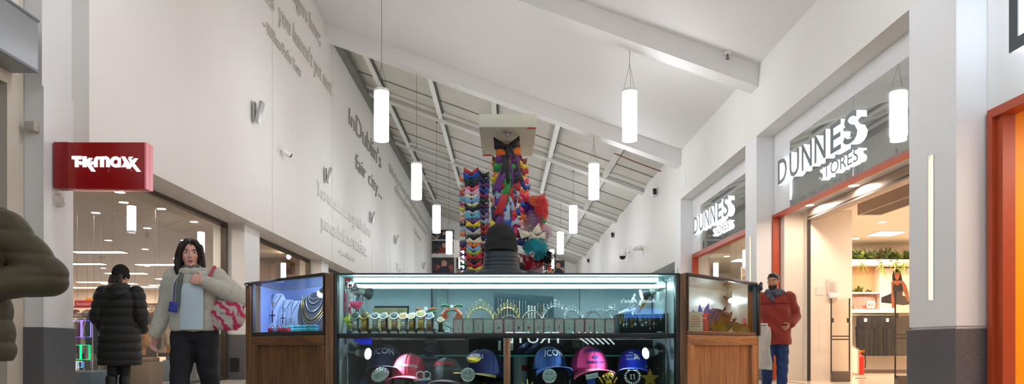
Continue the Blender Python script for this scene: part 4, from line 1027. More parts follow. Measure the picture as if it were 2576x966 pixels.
def place_cap(px, pybase, d): q = P(px,pybase,d); return (q.x,d,q.z)
whitei = mat('ink_236_238_240', (236,238,240), 0.6)
cap_hat(place_cap(968,929,3.66), 0.12, R(-8), 'navy baseball cap with white arched letters at lower left', (24,40,84), (20,34,78), [('ICON',0.046,0.098,0.55,0.03)], 1.12)
cap_hat(place_cap(1382,930,3.66), 0.25, R(-8), 'royal blue baseball cap with large white letters beside the wooden divider', (18,66,128), (20,84,170), [('ICON',0.048,0.10,0.52,0.02)], 1.05)
cap_hat(place_cap(1481,935,3.64), 0.22, R(-6), 'hot pink baseball cap with arched navy letters', (236,52,128), (226,44,112), [('DSQUARED',0.030,0.105,0.80,0.05),('BROTHERHOOD',0.014,0.085,0.26,0.0)], 1.14, ink=(36,50,130), badge=[('leaf_badge', disc(0.012,0.010), mat('navy_patch',(36,50,130),0.6), 0.52)])
cap_hat(place_cap(1030,952,3.58), -0.1, R(-6), 'coral red baseball cap with small white letters behind the silver buckles', (214,54,84), (240,60,120), [('BROTHERHOOD',0.016,0.115,0.42,0.02)], 1.10)
cap_hat(place_cap(1122,962,3.59), -0.05, R(-6), 'black baseball cap with arched red letters beside the yellow-brimmed cap', (22,24,28), (70,20,30), [('DSQUARED',0.030,0.11,0.72,0.05)], 1.1, ink=(206,44,60))
cap_hat(place_cap(1216,950,3.68), -0.5, R(-10), 'navy baseball cap with a flat yellow brim and basketball emblem', (28,34,92), (214,180,70), [('LAKERS',0.026,0.085,0.60,0.0)], 1.3, badge=[('ball_badge', disc(0.034,0.028), mat('ball_yellow',(240,200,60),0.6), 0.62)], flatbrim=True, ink=(206,196,236))
cap_hat(place_cap(1592,928,3.62), -0.2, R(-4), 'bright blue baseball cap with a white half dome emblem at lower right', (14,60,220), (16,66,236), [('THE',0.013,0.028,0.80,0,-0.012),('NORTH',0.013,0.042,0.60,0,-0.02),('FACE',0.013,0.034,0.40,0,-0.014)], 0.92, badge=[('dome_badge', disc(0.034,0.046,0.006,-0.022,0,pi/2)+[(0.006,-0.022)], whitei, 0.60)])
cap_hat(place_cap(1084,908,3.83), 0.0, R(-6), 'dusky blue baseball cap at the back behind the grey leaf board', (40,56,120), (40,60,150), [('THE',0.013,0.028,0.85,0),('NORTH',0.013,0.042,0.65,0),('FACE',0.013,0.034,0.45,0)], 0.85)
# grey art board behind the left caps: plain leaf motif
a, b = P(992,990,3.73), P(1104,897,3.73)
t = thing('picture_board', 'grey board with a dark leaf motif standing behind the red cap', 'picture', ((a.x+b.x)/2,3.73,0.42))
mb = MB(); mb.bb(a.x,b.x,3.73,3.738,0.42,b.z,0.001); mb.build('board', mat('board_grey', (190,194,200), 0.5), t, True)
for px, py, ang, c in ((1041,912,0.6,(40,70,80)),(1052,906,-0.5,(84,80,60)),(1030,924,1.2,(30,30,70)),(1062,924,-1.1,(130,40,60)),(1050,930,0.0,(110,40,56))):
    mb = MB(); q = P(px,py,3.727); mb.ball((q.x,3.728,q.z),(0.012,0.002,0.03),12,7,rot=Mx.Rotation(ang,3,'Y')); mb.build('leaf_print', mat('leaf_%d_%d_%d' % c, c, 0.6), t, True)
# belts on rolled stands with buckles
lea = {'black':(24,24,26),'blue':(30,70,170),'olive':(84,76,40),'red':(150,30,36)}
def belt(px, py, d, label, buckle, strap='black', w=0.034):
    q = P(px,py,d); t = thing('belt', label, 'belt', (q.x,d,0.42), 0, 'belts with show buckles standing in the lower case')
    zc = q.z-0.42
    mb = MB(); path = [(0,-0.022,zc-0.01)]+[(0,-0.022,zc-0.05),(0,-0.022,0.01),(0,0.03,0.004),(0,0.03,zc-0.06),(0,0.02,zc-0.015),(0,-0.015,zc-0.002)]
    pts = [V(p) for p in path]
    rings = [[p+V((-w/2,0,0)),p+V((w/2,0,0)),p+V((w/2,0.003,0.001)),p+V((-w/2,0.003,0.001))] for p in pts]
    mb.loft(rings,True); mb.build('strap', mat('leather_'+strap, lea[strap], 0.5), t)
    mb = MB(); c = V((0,-0.03,zc)); gm = silver
    if buckle == 'oval':
        rot = Mx.Rotation(R(-28),3,'Y'); mb.ball(c,(0.046,0.008,0.034),20,9,rot)
        for k in range(18):
            a = 2*pi*k/18; mb.ball(c+rot@V((0.042*cos(a),-0.006,0.031*sin(a))),0.005,8,5)
        for k in range(7): mb.tube([c+rot@V((-0.025+0.008*k,-0.009,-0.012)),c+rot@V((-0.022+0.008*k,-0.011,0.014))],0.0025,6)
    elif buckle == 'round':
        mb.cyl(c,0.034,0.008,28,rot=Xr); mb.torus(c+V((0,-0.005,0)),0.032,0.004,28,8,rot=Xr)
        mb.tube([c+V((0.02*cos(a),-0.008,-0.004+0.016*sin(a))) for a in [pi+pi*k/8 for k in range(9)]],0.003,6)
        for sx in (-1,1): mb.ball(c+V((sx*0.011,-0.007,0.010)),(0.006,0.003,0.004),8,6)
    elif buckle == 'bars':
        mb.torus(c+V((-0.012,0,0.012)),0.02,0.004,14,7,rot=Xr); mb.torus(c+V((0.018,0,0.014)),0.018,0.004,14,7,rot=Xr); mb.tube([c+V((-0.045,-0.006,-0.012)),c+V((0.04,-0.006,-0.008))],0.007,10)
    elif buckle == 'plate':
        rot = Mx.Rotation(R(-12),3,'Y'); mb.box(c,(0.062,0.008,0.026),rot=rot,bev=0.002)
        mb.box(c+rot@V((0,-0.006,0.011)),(0.066,0.006,0.004),rot=rot); mb.box(c+rot@V((0,-0.006,-0.011)),(0.066,0.006,0.004),rot=rot)
    elif buckle == 'wreath':
        for sx in (-1,1):
            for k in range(9):
                a = -pi/2+sx*(0.2+2.4*k/8); mb.ball(c+V((0.036*cos(a),-0.004,0.034*sin(a))),(0.007,0.004,0.005),8,5,Mx.Rotation(-a,3,'Y'))
        for sx in (-1,1): mb.box(c+V((sx*0.008,-0.006,0)),(0.007,0.006,0.026),bev=0.001); mb.box(c+V((sx*0.008-0.004,-0.006,0.010)),(0.008,0.006,0.005))
        mb.torus(c,0.032,0.003,24,6,rot=Xr)
    elif buckle == 'skull':
        gm = gold; mb.ball(c+V((0,0,0.006)),(0.03,0.014,0.028),18,10); mb.box(c+V((0,-0.006,-0.024)),(0.032,0.016,0.02),bev=0.004)
        for k in range(5): mb.box(c+V((-0.012+0.006*k,-0.016,-0.026)),(0.0045,0.004,0.014),bev=0.001)
        for sx in (-1,1):
            for k in range(4): mb.ball(c+V((sx*(0.030+0.004*k),0.002,-0.022+0.007*k)),(0.005,0.003,0.007),8,5)
    mb.build('buckle', gm, t)
    if buckle == 'skull':
        mb = MB()
        for sx in (-1,1): mb.ball(c+V((sx*0.011,-0.012,0.002)),(0.008,0.006,0.008),10,6)
        mb.ball(c+V((0,-0.013,-0.010)),(0.003,0.004,0.005),8,5); mb.build('eye_sockets', blackp, t)
    if buckle == 'round':
        mb = MB()
        for sx in (-1,1): mb.ball(c+V((sx*0.011,-0.0095,0.010)),(0.004,0.002,0.003),8,6)
        mb.build('dark_inlay', blackp, t)
    return t
belt(959,942,3.47,'belt with a tilted oval silver buckle below the navy cap','oval')
belt(1066,950,3.47,'belt with a barred silver buckle in front of the grey board','bars','blue')
belt(1178,942,3.47,'belt with a round smiling buckle left of the wooden divider','round')
belt(1381,945,3.47,'belt with a round smiling buckle below the royal blue cap','round','red')
belt(1487,945,3.47,'belt with a flat plate buckle below the pink cap','plate','blue')
belt(1528,950,3.49,'belt with a gold skull buckle right of the pink cap','skull','olive')
belt(1588,947,3.47,'belt with a silver wreath buckle below the bright blue cap','wreath')
# gold star and starbursts
q = P(1635,952,3.47); t = thing('star_ornament', 'gold glitter star with little stars around it at lower right', 'ornament', (q.x,3.47,q.z))
def star(r, r2, n=5, rot=0): return [((r if k % 2 == 0 else r2)*cos(pi/2+rot+pi*k/n), (r if k % 2 == 0 else r2)*sin(pi/2+rot+pi*k/n)) for k in range(2*n)]
gg = mat('gold_glitter', (206,168,70), 0.3, 0.7, var=(500,0.6), bump=(600,0.8))
mb = MB(); mb.prism(star(0.05,0.021), -0.004, 0.004, Fm); mb.build('star', gg, t)
mb = MB()
for k in range(11): a = k*2.4; mb.prism([(x+0.062*cos(a)+0.01*sin(k),y+0.062*sin(a)) for x, y in star(0.006,0.0026,4,k)], -0.002, 0.002, Fm)
mb.build('little_stars', gg, t)
mb = MB(); mb.tube([(0,0.008,-0.01),(0,0.012,0.42-q.z)],0.003,6); mb.build('stem', blackp, t)
for i, (px, py, d, c, lab) in enumerate(((1327,985,3.46,(200,180,50),'yellow spiky leaf ornament right of the wooden divider'),(1434,985,3.52,(20,80,70),'dark green spiky leaf ornament below the pink cap'),(914,975,3.50,(24,60,110),'dark blue spiky leaf ornament at the lower left corner'))):
    q = P(px,py,d); t = thing('spiky_leaf', lab, 'ornament', (q.x,d,q.z), 0, 'spiky leaf ornaments'); m = mat('leafm_%d' % i, c, 0.5)
    for k in range(7):
        a = pi/2+(k-3)*0.5; L = 0.066-0.008*abs(k-3)
        mb = MB(); mb.loft([[V((cos(a)*L*f-sin(a)*w_,-0.002*0+y_,sin(a)*L*f+cos(a)*w_)) for w_, y_ in ((-0.005*g,0),(0,-0.003*g-0.0005),(0.005*g,0),(0,0.001))] for f, g in ((0,0.4),(0.35,1),(0.7,0.7),(1,0.05))]); mb.build('blade', m, t)
    mb = MB(); mb.tube([(0,0.002,0),(0,0.004,0.42-q.z)],0.003,6); mb.build('stem', m, t)
# tub and wrapped items behind the divider
q = P(1308,918,3.82); t = thing('plastic_tub', 'pale plastic tub with a red label behind the royal blue cap', 'tub', (q.x,3.82,0.42))
h = P(0,893,3.82).z-0.42
mb = MB(); mb.lathe([(0.036,0),(0.046,h),(0.050,h),(0.050,h-0.012)],(0,0,0),24); mb.build('body', mat('tub_white', (196,204,214), 0.4), t)
mb = MB(); mb.grid(lambda u,v: (0.0475*cos(-1.4+u*0.9),0.0475*sin(-1.4+u*0.9),h-0.085+0.03*v),8,2); mb.build('label', mat('tub_label', (150,40,50), 0.5), t)
for k, (x0, y0, x1, y1) in enumerate(((1300,890,1325,866),(1315,893,1352,868))):
    mb = MB(); mb.limb([P(x0,y0,3.82),P((x0+x1)/2,(y0+y1)/2,3.80),P(x1,y1,3.78)],[0.014,0.02,0.016],10,)
    tag(mb.build('wrapped_packet', mat('film_blue', (96,104,150), 0.2, bump=(60,0.9))), ['clear-wrapped packet sticking out of the tub','second wrapped packet leaning right out of the tub'][k], 'packet')
mb = MB(); a = P(905,867,3.56); b = P(932,847,3.56); mb.bb(a.x,b.x,3.54,3.60,a.z,fz(850.5)-0.001,0.004); mb.bb(a.x-0.03,a.x+0.004,3.55,3.58,b.z-0.024,b.z-0.012,0.003)  # blue reflection modelled as a solid, slightly glowing box
tag(mb.build('blue_driver_box', mat('blue_box', (16,40,230), 0.3, emit=0.25)), 'bright blue lamp driver box under the shelf at lower left', 'box')
# ---------- left corner case goods ----------
def wl_(T, x, y, z): return T @ V((x,y,z))
ZD = 0.7745
def bust(x, y, w, h, m, label, name='necklace_bust', T=TL, lean=0.06):
    p = T @ V((x,y,ZD)); t = thing(name, label, 'display bust', p, -0.15)
    mb = MB()
    def f(u, v):
        ww = w*(0.55+0.45*sin(pi*min(1,(1-v)*0.8+0.12)))/2*(1.0 if v < 0.8 else 1.0-(v-0.8)*2.2)
        xx = (u-0.5)*2
        return (xx*ww, -0.03+lean*v+0.02*xx*xx, h*v)
    mb.grid(f, 14, 14, thick=0.008); mb.build('form', m, t)
    mb = MB(); mb.tube([(0,0.03,0.0),(0,lean,h*0.6)],0.006,8); mb.bb(-w*0.3,w*0.3,0.0,0.04,0,0.006); mb.build('easel', m, t)
    return t, p
whbust = mat('white_bust', (206,212,236), 0.6); blbust = mat('velvet_black', (16,8,13), 0.8, sheen=0.4)
rotL = -0.15
bw = [(ff(TL,692,0.22),0.22,0.13,0.24),(ff(TL,718,0.24),0.24,0.12,0.20),(ff(TL,739,0.24),0.24,0.105,0.19)]
bl = ['tall white necklace bust at the left of the lilac case','middle white necklace bust in the lilac case','short white necklace bust beside the black velvet bust']
for i, (x, y, w, h) in enumerate(bw):
    t, p = bust(x, y, w, h, whbust, bl[i]); t['group'] = 'white necklace busts'
    n = thing('cross_necklace', ['dark cross necklace on the tall white bust','dark cross necklace on the middle white bust','fine cross necklace on the short white bust'][i], 'necklace', p, rotL, 'cross necklaces on white busts')
    s = [1.0,0.85,0.6][i]; z0 = h*0.97
    mb = MB(); mb.tube([(-0.03*s,-0.03+0.055,z0),(-0.014*s,-0.012,z0*0.75),(0,-0.030,z0*0.55),(0.014*s,-0.012,z0*0.75),(0.03*s,-0.03+0.055,z0)],0.0016,6); mb.build('cord', mat('dark_cord', (40,34,40), 0.5), n)
    mb = MB(); zc = z0*0.42; mb.box((0,-0.034,zc),(0.007*s,0.004,0.07*s),bev=0.001); mb.box((0,-0.034,zc+0.008*s),(0.036*s,0.004,0.007*s),bev=0.001); mb.build('pendant', mat('dark_bronze', (74,60,60), 0.35, 0.7) if i < 2 else silver, n)
    if i < 2:
        n2 = thing('cross_necklace', ['small gold cross necklace above the dark one on the tall bust','small silver cross necklace above the dark one on the middle bust'][i], 'necklace', p, rotL, 'cross necklaces on white busts')
        mb = MB(); mb.tube([(-0.022*s,0.02,z0),(0,-0.018,z0*0.86),(0.022*s,0.02,z0)],0.001,5); mb.build('cord', [gold,silver][i], n2)
        mb = MB(); mb.box((0,-0.026,z0*0.74),(0.005,0.003,0.04),bev=0.001); mb.box((0,-0.026,z0*0.76),(0.024,0.003,0.005),bev=0.001); mb.build('pendant', [gold,silver][i], n2)
t, p = bust(ff(TL,786,0.2), 0.2, 0.20, 0.225, blbust, 'black velvet neck bust draped with chains in the lilac case', lean=0.08)
for i, (wd, dz, m) in enumerate(((0.035,0.16,silver),(0.05,0.115,silver),(0.065,0.075,gold),(0.075,0.055,gold),(0.03,0.185,silver),(0.08,0.035,silver))):
    n = thing('chain_necklace', f"{ordinal(i)} {'gold' if m==gold else 'silver'} rope chain draped over the black velvet bust", 'necklace', p, rotL, 'chains on the black velvet bust')
    mb = MB(); pts = [V((wd*cos(a),-0.045+0.05*(0.2+dz*3)+0.012*cos(a)**2-0.02*0,dz+0.02+(0.22-dz)*(1+sin(a)) if False else dz+(0.205-dz)*(1+sin(a)))) for a in [pi+pi*k/14 for k in range(15)]]
    pts = [V((q.x, -0.04+0.08*(q.z/0.225)+0.02*(q.x/0.1)**2*1.5-0.006, q.z)) for q in pts]
    for k in range(len(pts)-1):
        for j in range(4): mb.ball(pts[k].lerp(pts[k+1],j/4),(0.003,0.003,0.003),6,4)
    mb.build('chain', m, n)
turq = mat('turquoise_box', (90,176,180), 0.45, var=(60,0.2)); rdb = mat('red_ring_box', (160,40,56), 0.45)
for i in range(5):
    x = ff(TL,724+15.5*i,0.10); q = TL @ V((x,0.10,ZD)); mb = MB(); mb.box((0,0,0.011),(0.052,0.05,0.022),bev=0.002); mb.box((0,0,0.029),(0.053,0.051,0.013),bev=0.002)
    o = mb.build('gift_box', turq); o.location = q; o.rotation_euler = (0,0,rotL); tag(o, f"turquoise jewellery box, {ordinal(i)} from the left on the lilac case deck", 'box', 'turquoise jewellery boxes')
for i in range(4):
    x = ff(TL,686+12*i,0.06); q = TL @ V((x,0.06,ZD)); t = thing('ring_box', f"small red ring box, {ordinal(i)} from the left in the lilac case", 'ring box', q, rotL, 'red ring boxes')
    mb = MB(); mb.box((0,0,0.012),(0.04,0.04,0.024),bev=0.003); mb.build('base', rdb if i != 1 else mat('grey_box', (120,116,130), 0.5), t)
    mb = MB(); mb.torus((0,0,0.028),0.009,0.002,14,6,rot=Xr); mb.ball((0,0,0.038),0.004,8,5); mb.build('ring', silver, t)
q = TL @ V((0.05,0.12,1.0)); mb = MB(); mb.limb([TL@V((0.02,0.10,1.02)),TL@V((0.06,0.12,1.0)),TL@V((0.12,0.14,0.975))],[0.012,0.02,0.026],12); o = tag(mb.build('spot_lamp', mat('lamp_bone', (196,190,178), 0.4)), 'pale spot lamp at the right end of the lilac case', 'lamp'); lamp('SPOT', TL@V((0.16,0.12,1.0)), 9.0, (0.55,0.62,1.0), TL@V((LL*0.75,0.3,0.85)), 0.02, o, 130)
# ---------- right corner case goods ----------
rotR = 0.2
t = thing('berry_ornament', 'large cluster of glossy dark berries in the right corner case', 'ornament', TR @ V((ff(TR,1800,0.18),0.18,ZD)), rotR)
bm2 = mat('berry', (28,32,62), 0.22, 0.0, spec=0.35)
r2 = random.Random(3)
for k in range(70):
    a = r2.random()*2*pi; e = r2.random()*1.5; mb = MB(); r = 0.085
    mb.ball((r*1.15*cos(e)*cos(a),r*0.8*cos(e)*sin(a)-0.0,0.045+r*0.95*sin(e)*1.0),0.0135,8,6); mb.build('berry', bm2, t)
mb = MB(); mb.ball((0,0,0.06),(0.08,0.055,0.065),12,8); mb.box((0,0,0.01),(0.09,0.06,0.02)); mb.build('core', mat('berry_core', (26,26,34), 0.6), t)
def leafy(T, x, y, z, n, L, m, label, name, cat, spread_=0.9, w=0.018, lean=0.0, rot=rotR):
    t = thing(name, label, cat, T @ V((x,y,z)), rot)
    for k in range(n):
        a = pi/2+lean+(k-(n-1)/2)*spread_/max(1,n-1)*1.6; Lk = L*(0.75+0.25*((k*7) % 5)/4); yy_ = -0.02+0.012*(k % 3)
        mb = MB()
        mb.grid(lambda u,v: (cos(a)*Lk*u-sin(a)*w*sin(pi*min(1,u*0.95+0.03))*(v-0.5)*2, yy_-0.02*u*u-0.006*abs(v-0.5), sin(a)*Lk*u+cos(a)*w*sin(pi*min(1,u*0.95+0.03))*(v-0.5)*2),8,2,thick=0.001); mb.build('leaf', m, t)
    mb = MB(); mb.cyl((0,0,0.006),0.02,0.012,14); mb.build('base', blackp, t)
    return t
leafy(TR, ff(TR,1766,0.22), 0.22, ZD, 7, 0.17, mat('feather_blue', (36,70,150), 0.5), 'tall blue-grey feather spray in the right corner case', 'feather_spray', 'ornament', 0.7, 0.02)
leafy(TR, ff(TR,1741,0.14), 0.14, ZD, 5, 0.10, mat('leaf_green', (84,116,56), 0.5), 'yellow-green leaf spray at the left of the right corner case', 'leaf_spray', 'ornament', 0.6)
leafy(TR, ff(TR,1808,0.05), 0.05, ZD, 3, 0.075, mat('leaf_green'), 'small green leaf clip in front of the dark berries', 'leaf_clip', 'ornament', 1.0, 0.016)
leafy(TR, ff(TR,1858,0.08), 0.08, ZD, 4, 0.065, mat('leaf_olive', (92,108,66), 0.5), 'broad olive leaf clip right of the dark berries', 'leaf_clip', 'ornament', 1.6, 0.03)
leafy(TR, ff(TR,1812,0.30), 0.30, ZD, 6, 0.17, mat('leaf_dark', (24,34,52), 0.5), 'dark feathery leaves standing behind the berries', 'feather_spray', 'ornament', 0.9, 0.022)
for i, (x, c, lab) in enumerate(((1757,(214,222,236),'white tissue gift bag in the right corner case'),(1771,(240,90,110),'pink tissue gift bag in the right corner case'))):
    t = thing('gift_bag', lab, 'gift bag', TR @ V((ff(TR,x,0.07),0.07,ZD)), rotR, 'tissue gift bags'); m = sheer('organza%d' % i, c, 0.8)
    mb = MB(); mb.lathe([(0.022,0),(0.024,0.03),(0.020,0.062),(0.012,0.07),(0.022,0.09),(0.026,0.098)],(0,0,0),16); mb.build('bag', m, t)
    mb = MB(); mb.torus((0,0,0.07),0.013,0.002,14,6); mb.build('drawstring', mat('cord_white', (235,235,235), 0.5), t)
t = thing('price_card', 'small white card with red lines in the right corner case', 'card', TR @ V((ff(TR,1748,0.045),0.045,ZD)), rotR)
mb = MB(); mb.box((0.002,0,0.05),(0.075,0.003,0.098)); mb.build('card', mat('card_cream', (232,236,220), 0.6), t)
mb = MB()
for k in range(5): mb.box((0.002,-0.003,0.074-0.012*k),(0.05 if k else 0.03,0.001,0.003))
mb.build('printed_lines', mat('print_red', (200,80,80), 0.6), t)
mb = MB(T=Mx.Translation(TR @ V((ff(TR,1872,0.07),0.07,ZD))) @ Mx.Rotation(rotR,4,'Z')); mb.lathe([(0.03,0),(0.022,0.035),(0.006,0.085)],(0,0,0),12); tag(mb.build('pink_pouch', mat('pouch_pink', (226,70,90), 0.45, sheen=0.4)), 'pink cone pouch at the right end of the right corner case', 'pouch')
t = thing('spot_lamp', 'small glaring spot lamp inside the right corner case', 'lamp', TR @ V((ff(TR,1838,0.30),0.30,0.985)), rotR)
mb = MB(); mb.tube([(0,0.09,0.03),(0,0.03,0.01),(0,0,-0.002)],[0.006,0.012,0.018],12); mb.build('lamp_head', greyl, t)
mb = MB(); mb.ball((0,-0.004,-0.004),(0.015,0.008,0.015),12,8); mb.build('bulb', emitter('glare_bulb', (225,232,255), 60.0), t); lamp('SPOT', TR@V((ff(TR,1838,0.30),0.27,0.98)), 2.2, (0.9,0.92,1.0), TR@V((LR*0.4,0.1,0.8)), 0.02, t, 140)
mb = MB(T=Mx.Translation(TR @ V((ff(TR,1848,0.34),0.34,ZD))) @ Mx.Rotation(rotR,4,'Z')); mb.box((0,0,0.09),(0.24,0.01,0.12),bev=0.002); mb.box((0,0,0.015),(0.1,0.05,0.03)); tag(mb.build('dark_display_board', mat('panel_dark', (40,38,46), 0.3)), 'dark display panel at the back of the right corner case', 'panel')  # dark reflected shapes built as a solid panel
# thin sticker at the top left of the right pane
mb = MB(TR); mb.text('facebook', TR.inverted() @ frame(TR @ V((0.045,-0.0015,1.005)), TR.to_3x3() @ V((1,0,0)), (0,0,1)), 0.012, 0.085, 0.0006, res=2); tag(mb.build('window_sticker', mat('sticker_white', (235,235,240), 0.5), smooth=0), 'pale lettering sticker on the right corner case glass', 'sticker')
# ---------- hanging bows and ribbons inside the kiosk ----------
DB = 5.25; KB = F/DB
tex = lambda n, c, dots=False: mat('bow_'+n, c, 0.45, sheen=0.35, var=(300,0.6) if dots else (120,0.15))
BC = {'red':(196,36,48),'royal blue':(24,80,180),'dark green':(20,60,56),'black':(24,26,30),'pink':(236,96,134),'pale pink':(224,184,200),'cream':(232,224,196),'light blue':(120,176,224),'pale yellow':(226,226,176),'pale blue':(170,196,214),'turquoise':(90,186,204),'purple':(110,50,130),'yellow':(238,214,30),'navy':(36,48,110),'grey':(180,182,176),'orange':(238,120,40),'lime':(150,190,70),'crimson':(178,30,52),'lemon':(214,208,56),'dark red':(130,28,44),'lilac':(150,110,170),'plum':(84,44,96),'magenta':(170,40,110),'white':(232,232,230),'peach':(236,160,150),'hot pink':(240,50,110),'green':(30,150,70),'teal':(40,150,140),'violet':(96,60,150)}
def bcol(c):
    d = c.startswith('dotted '); k = c.replace('dotted ','')
    return tex(c.replace(' ','_'), BC[k], d)
def rack(x, z1, y, label, w=0.10, name='bow_rack'):
    t = thing(name, label, 'display rack', (x,y,0))
    mb = MB(); mb.bb(-w/2,w/2,-w/2,w/2,0.03,z1,0.005); mb.build('column', mat('rack_black', (26,26,30), 0.6), t)
    mb = MB(); mb.cyl((0,0,0.015),0.2,0.03,24); mb.build('base', mat('rack_black'), t)
    mb = MB(); mb.cyl((0,0,z1+0.01),w*0.55,0.02,16); mb.build('top_plate', mat('rack_black'), t)
    return t
def bz(py): return CZ+(HY-py)/KB
rack((1194-CX)/KB, bz(438), DB+0.10, 'tall black column covered in small hair bows, left of the seated vendor', 0.15)
FR = ['dotted red','royal blue','dark green','dotted black','pink','pale pink','cream','light blue','pale yellow','dotted black','pale blue','turquoise','purple','yellow','navy','grey','black','cream','orange','light blue','lime','dotted red','black','dotted crimson','lemon','dark red']
RT = ['dotted black','dotted navy','purple','royal blue','magenta','dark green','plum','dotted navy','lilac','pale blue','crimson','red','navy','cream','dark red','magenta','crimson','black','pink','plum']
LT = ['orange','white','peach','dotted red','turquoise','magenta','yellow','cream','peach','black','pale blue','orange','white','navy','red','purple','pale pink','green','dotted navy','orange']
for nm, lst, px, yaw, dy, py0, py1, s in (('front face',FR,1186,0.0,0.0,436,690,1.0),('right face',RT,1213,0.6,0.03,440,688,1.0),('left edge',LT,1168,-0.8,0.03,450,690,0.8)):
    n = len(lst)
    for i, c in enumerate(lst):
        py = py0+(py1-py0)*i/(n-1)
        x = (px+ (8*i/n if nm == 'front face' else 0)-CX)/KB
        small_bow((x, DB+dy-0.004*(i % 2), bz(py)), f"{c} hair bow, {ordinal(i)} from the top on the {nm} of the bow column", bcol(c), s*rnd.uniform(0.95,1.1), f"hair bows on the {nm} of the column", yaw=yaw, tilt=rnd.uniform(-0.12,0.12))
# big ribbon bows under the canopy
def ribbon_bow(loc, label, cl, c1, c2, s, yaw, tails, tilt=0.0, group='big ribbon bows on the middle column'):
    t = thing('ribbon_bow', label, 'ribbon bow', loc, yaw, group); m = bcol(cl)
    Rm = Mx.Rotation(tilt,4,'Y')
    for sx in (-1,1):
        mb = MB(Rm)
        def f(u, v, sx=sx):
            a = 2*pi*v; w = 0.35+0.65*u**0.8
            return (sx*(0.006+0.085*u)*s, (-0.02-0.03*sin(pi*u)*cos(a)+0.006*sin(11*v)*u)*s, (0.03*u+0.044*w*sin(a))*s)
        mb.grid(f, 10, 20); mb.build('loop', m, t, smooth=180)
    mb = MB(Rm); mb.ball((0,-0.028*s,0),(0.014*s,0.016*s,0.018*s),10,7); mb.build('knot', m, t)
    for sx, c in ((-1,c1),(1,c2)):
        if tails <= 0: continue
        mb = MB(Rm); sw = rnd.uniform(0.2,0.5)
        def g(u, v, sx=sx, sw=sw):
            w = 0.022+0.012*u
            return ((sx*(0.006+sw*tails*u*0.55)+ (v-0.5)*2*w)*s, (-0.03-0.014*sin(u*5+sx)+0.006*sin(v*6))*s, (-tails*u - (0.02*abs(v-0.5)*2 if u > 0.98 else 0))*s)
        mb.grid(g, 12, 4, thick=0.0012*s); mb.build('tail', bcol(c), t, smooth=180)
    return t
DC = 5.22; KC = F/DC
def cz_(py): return CZ+(HY-py)/KC
t = thing('canopy_stand', 'white box canopy on a post above the ribbon bows', 'display stand', (0.02,5.6,0))
cwh = mat('canopy_white', (222,220,200), 0.5)
mb = MB(); mb.bb(-0.178,0.232,4.95,5.70,2.256,2.349,0.003); mb.build('canopy', cwh, t, True)
mb = MB(); mb.bb(-0.03,0.05,5.56,5.64,0,2.256); mb.build('post', cwh, t, True)
mb = MB(); mb.bb(-0.25,0.27,5.4,5.85,0,0.03,0.005); mb.build('base', cwh, t, True)
mb = MB(); mb.bb(0.165,0.222,4.955,4.985,2.252,2.256); mb.build('red_tape', mat('red_tape', (226,60,30), 0.5), t, True, 'red tape at the front right corner')
mb = MB(); mb.bb(-0.172,-0.10,5.66,5.695,2.252,2.256); mb.build('red_tape', mat('red_tape'), t, True, 'red tape at the rear left corner')
mb = MB(); mb.torus((0.026,5.05,2.252),0.034,0.006,24,8); mb.cyl((0.026,5.05,2.235),0.012,0.03,14); mb.build('lamp_fitting', mat('fitting', (200,190,184), 0.3, 0.3), t, True)
mb = MB(); mb.bb(-0.05,0.10,5.30,5.36,2.235,2.256); mb.tube([(0.02,5.33,2.236),(0.02,5.33,2.2)],0.004,8); mb.build('hanging_plate', mat('plate_grey', (190,190,186), 0.5), t, True)
mb = MB(); mb.tube([(0.02,5.33,2.22),(0.02,5.36,1.0)],0.02,8); mb.build('hanging_strap', mat('strap_black', (24,24,26), 0.7), t, True)
CF = [(1275,376,'black','black','black',1.05,0.24),(1279,394,'orange','orange','purple',1.0,0.10),(1277,412,'purple','purple','purple',1.0,0.22),(1272,430,'green','green','green',0.95,0.16),(1284,446,'plum','green','plum',0.9,0.2),
 (1278,476,'crimson','red','red',1.0,0.20),(1290,470,'orange','orange','orange',0.6,0.06),(1277,496,'pale blue','pale blue','pale blue',0.95,0.22),(1272,516,'violet','purple','violet',0.9,0.2),(1286,536,'royal blue','royal blue','hot pink',0.95,0.16),
 (1266,545,'navy','royal blue','cream',0.95,0.16),(1282,566,'hot pink','cream','royal blue',0.9,0.14),(1258,572,'yellow','royal blue','hot pink',0.8,0.12),(1284,592,'red','red','green',0.9,0.14),(1292,612,'navy','yellow','red',0.9,0.12),(1298,640,'yellow','peach','white',0.9,0.12),(1300,664,'peach','white','black',0.9,0.12)]
for i, (px, py, cl, c1, c2, s, tl) in enumerate(CF):
    ribbon_bow(((px-CX)/KC, DC-0.05+0.006*i, cz_(py)), f"{cl} ribbon bow with {c1} tails, {ordinal(i)} in the middle column", cl, c1, c2, s*1.0, rnd.uniform(-0.15,0.15), tl, rnd.uniform(-0.1,0.1))
CR = [(1310,402,'dark red'),(1312,418,'yellow'),(1315,432,'crimson'),(1310,444,'yellow'),(1315,456,'hot pink'),(1318,470,'royal blue'),(1315,482,'orange'),(1316,494,'hot pink'),(1312,506,'red'),(1318,518,'royal blue'),(1316,532,'hot pink'),(1318,550,'orange'),(1313,566,'peach'),(1317,580,'pale pink'),(1314,596,'navy'),(1318,612,'navy'),(1312,628,'white'),(1318,644,'crimson'),(1316,660,'white'),(1318,676,'black')]
for i, (px, py, cl) in enumerate(CR):
    ribbon_bow(((px-CX)/KC, DC+0.02, cz_(py)), f"{cl} ribbon bow, {ordinal(i)} from the top on the right side of the ribbon column", cl, cl, cl, 0.62, 0.9, 0.03 if i % 3 else 0.07, rnd.uniform(-0.3,0.3), 'ribbon bows on the right side of the column')
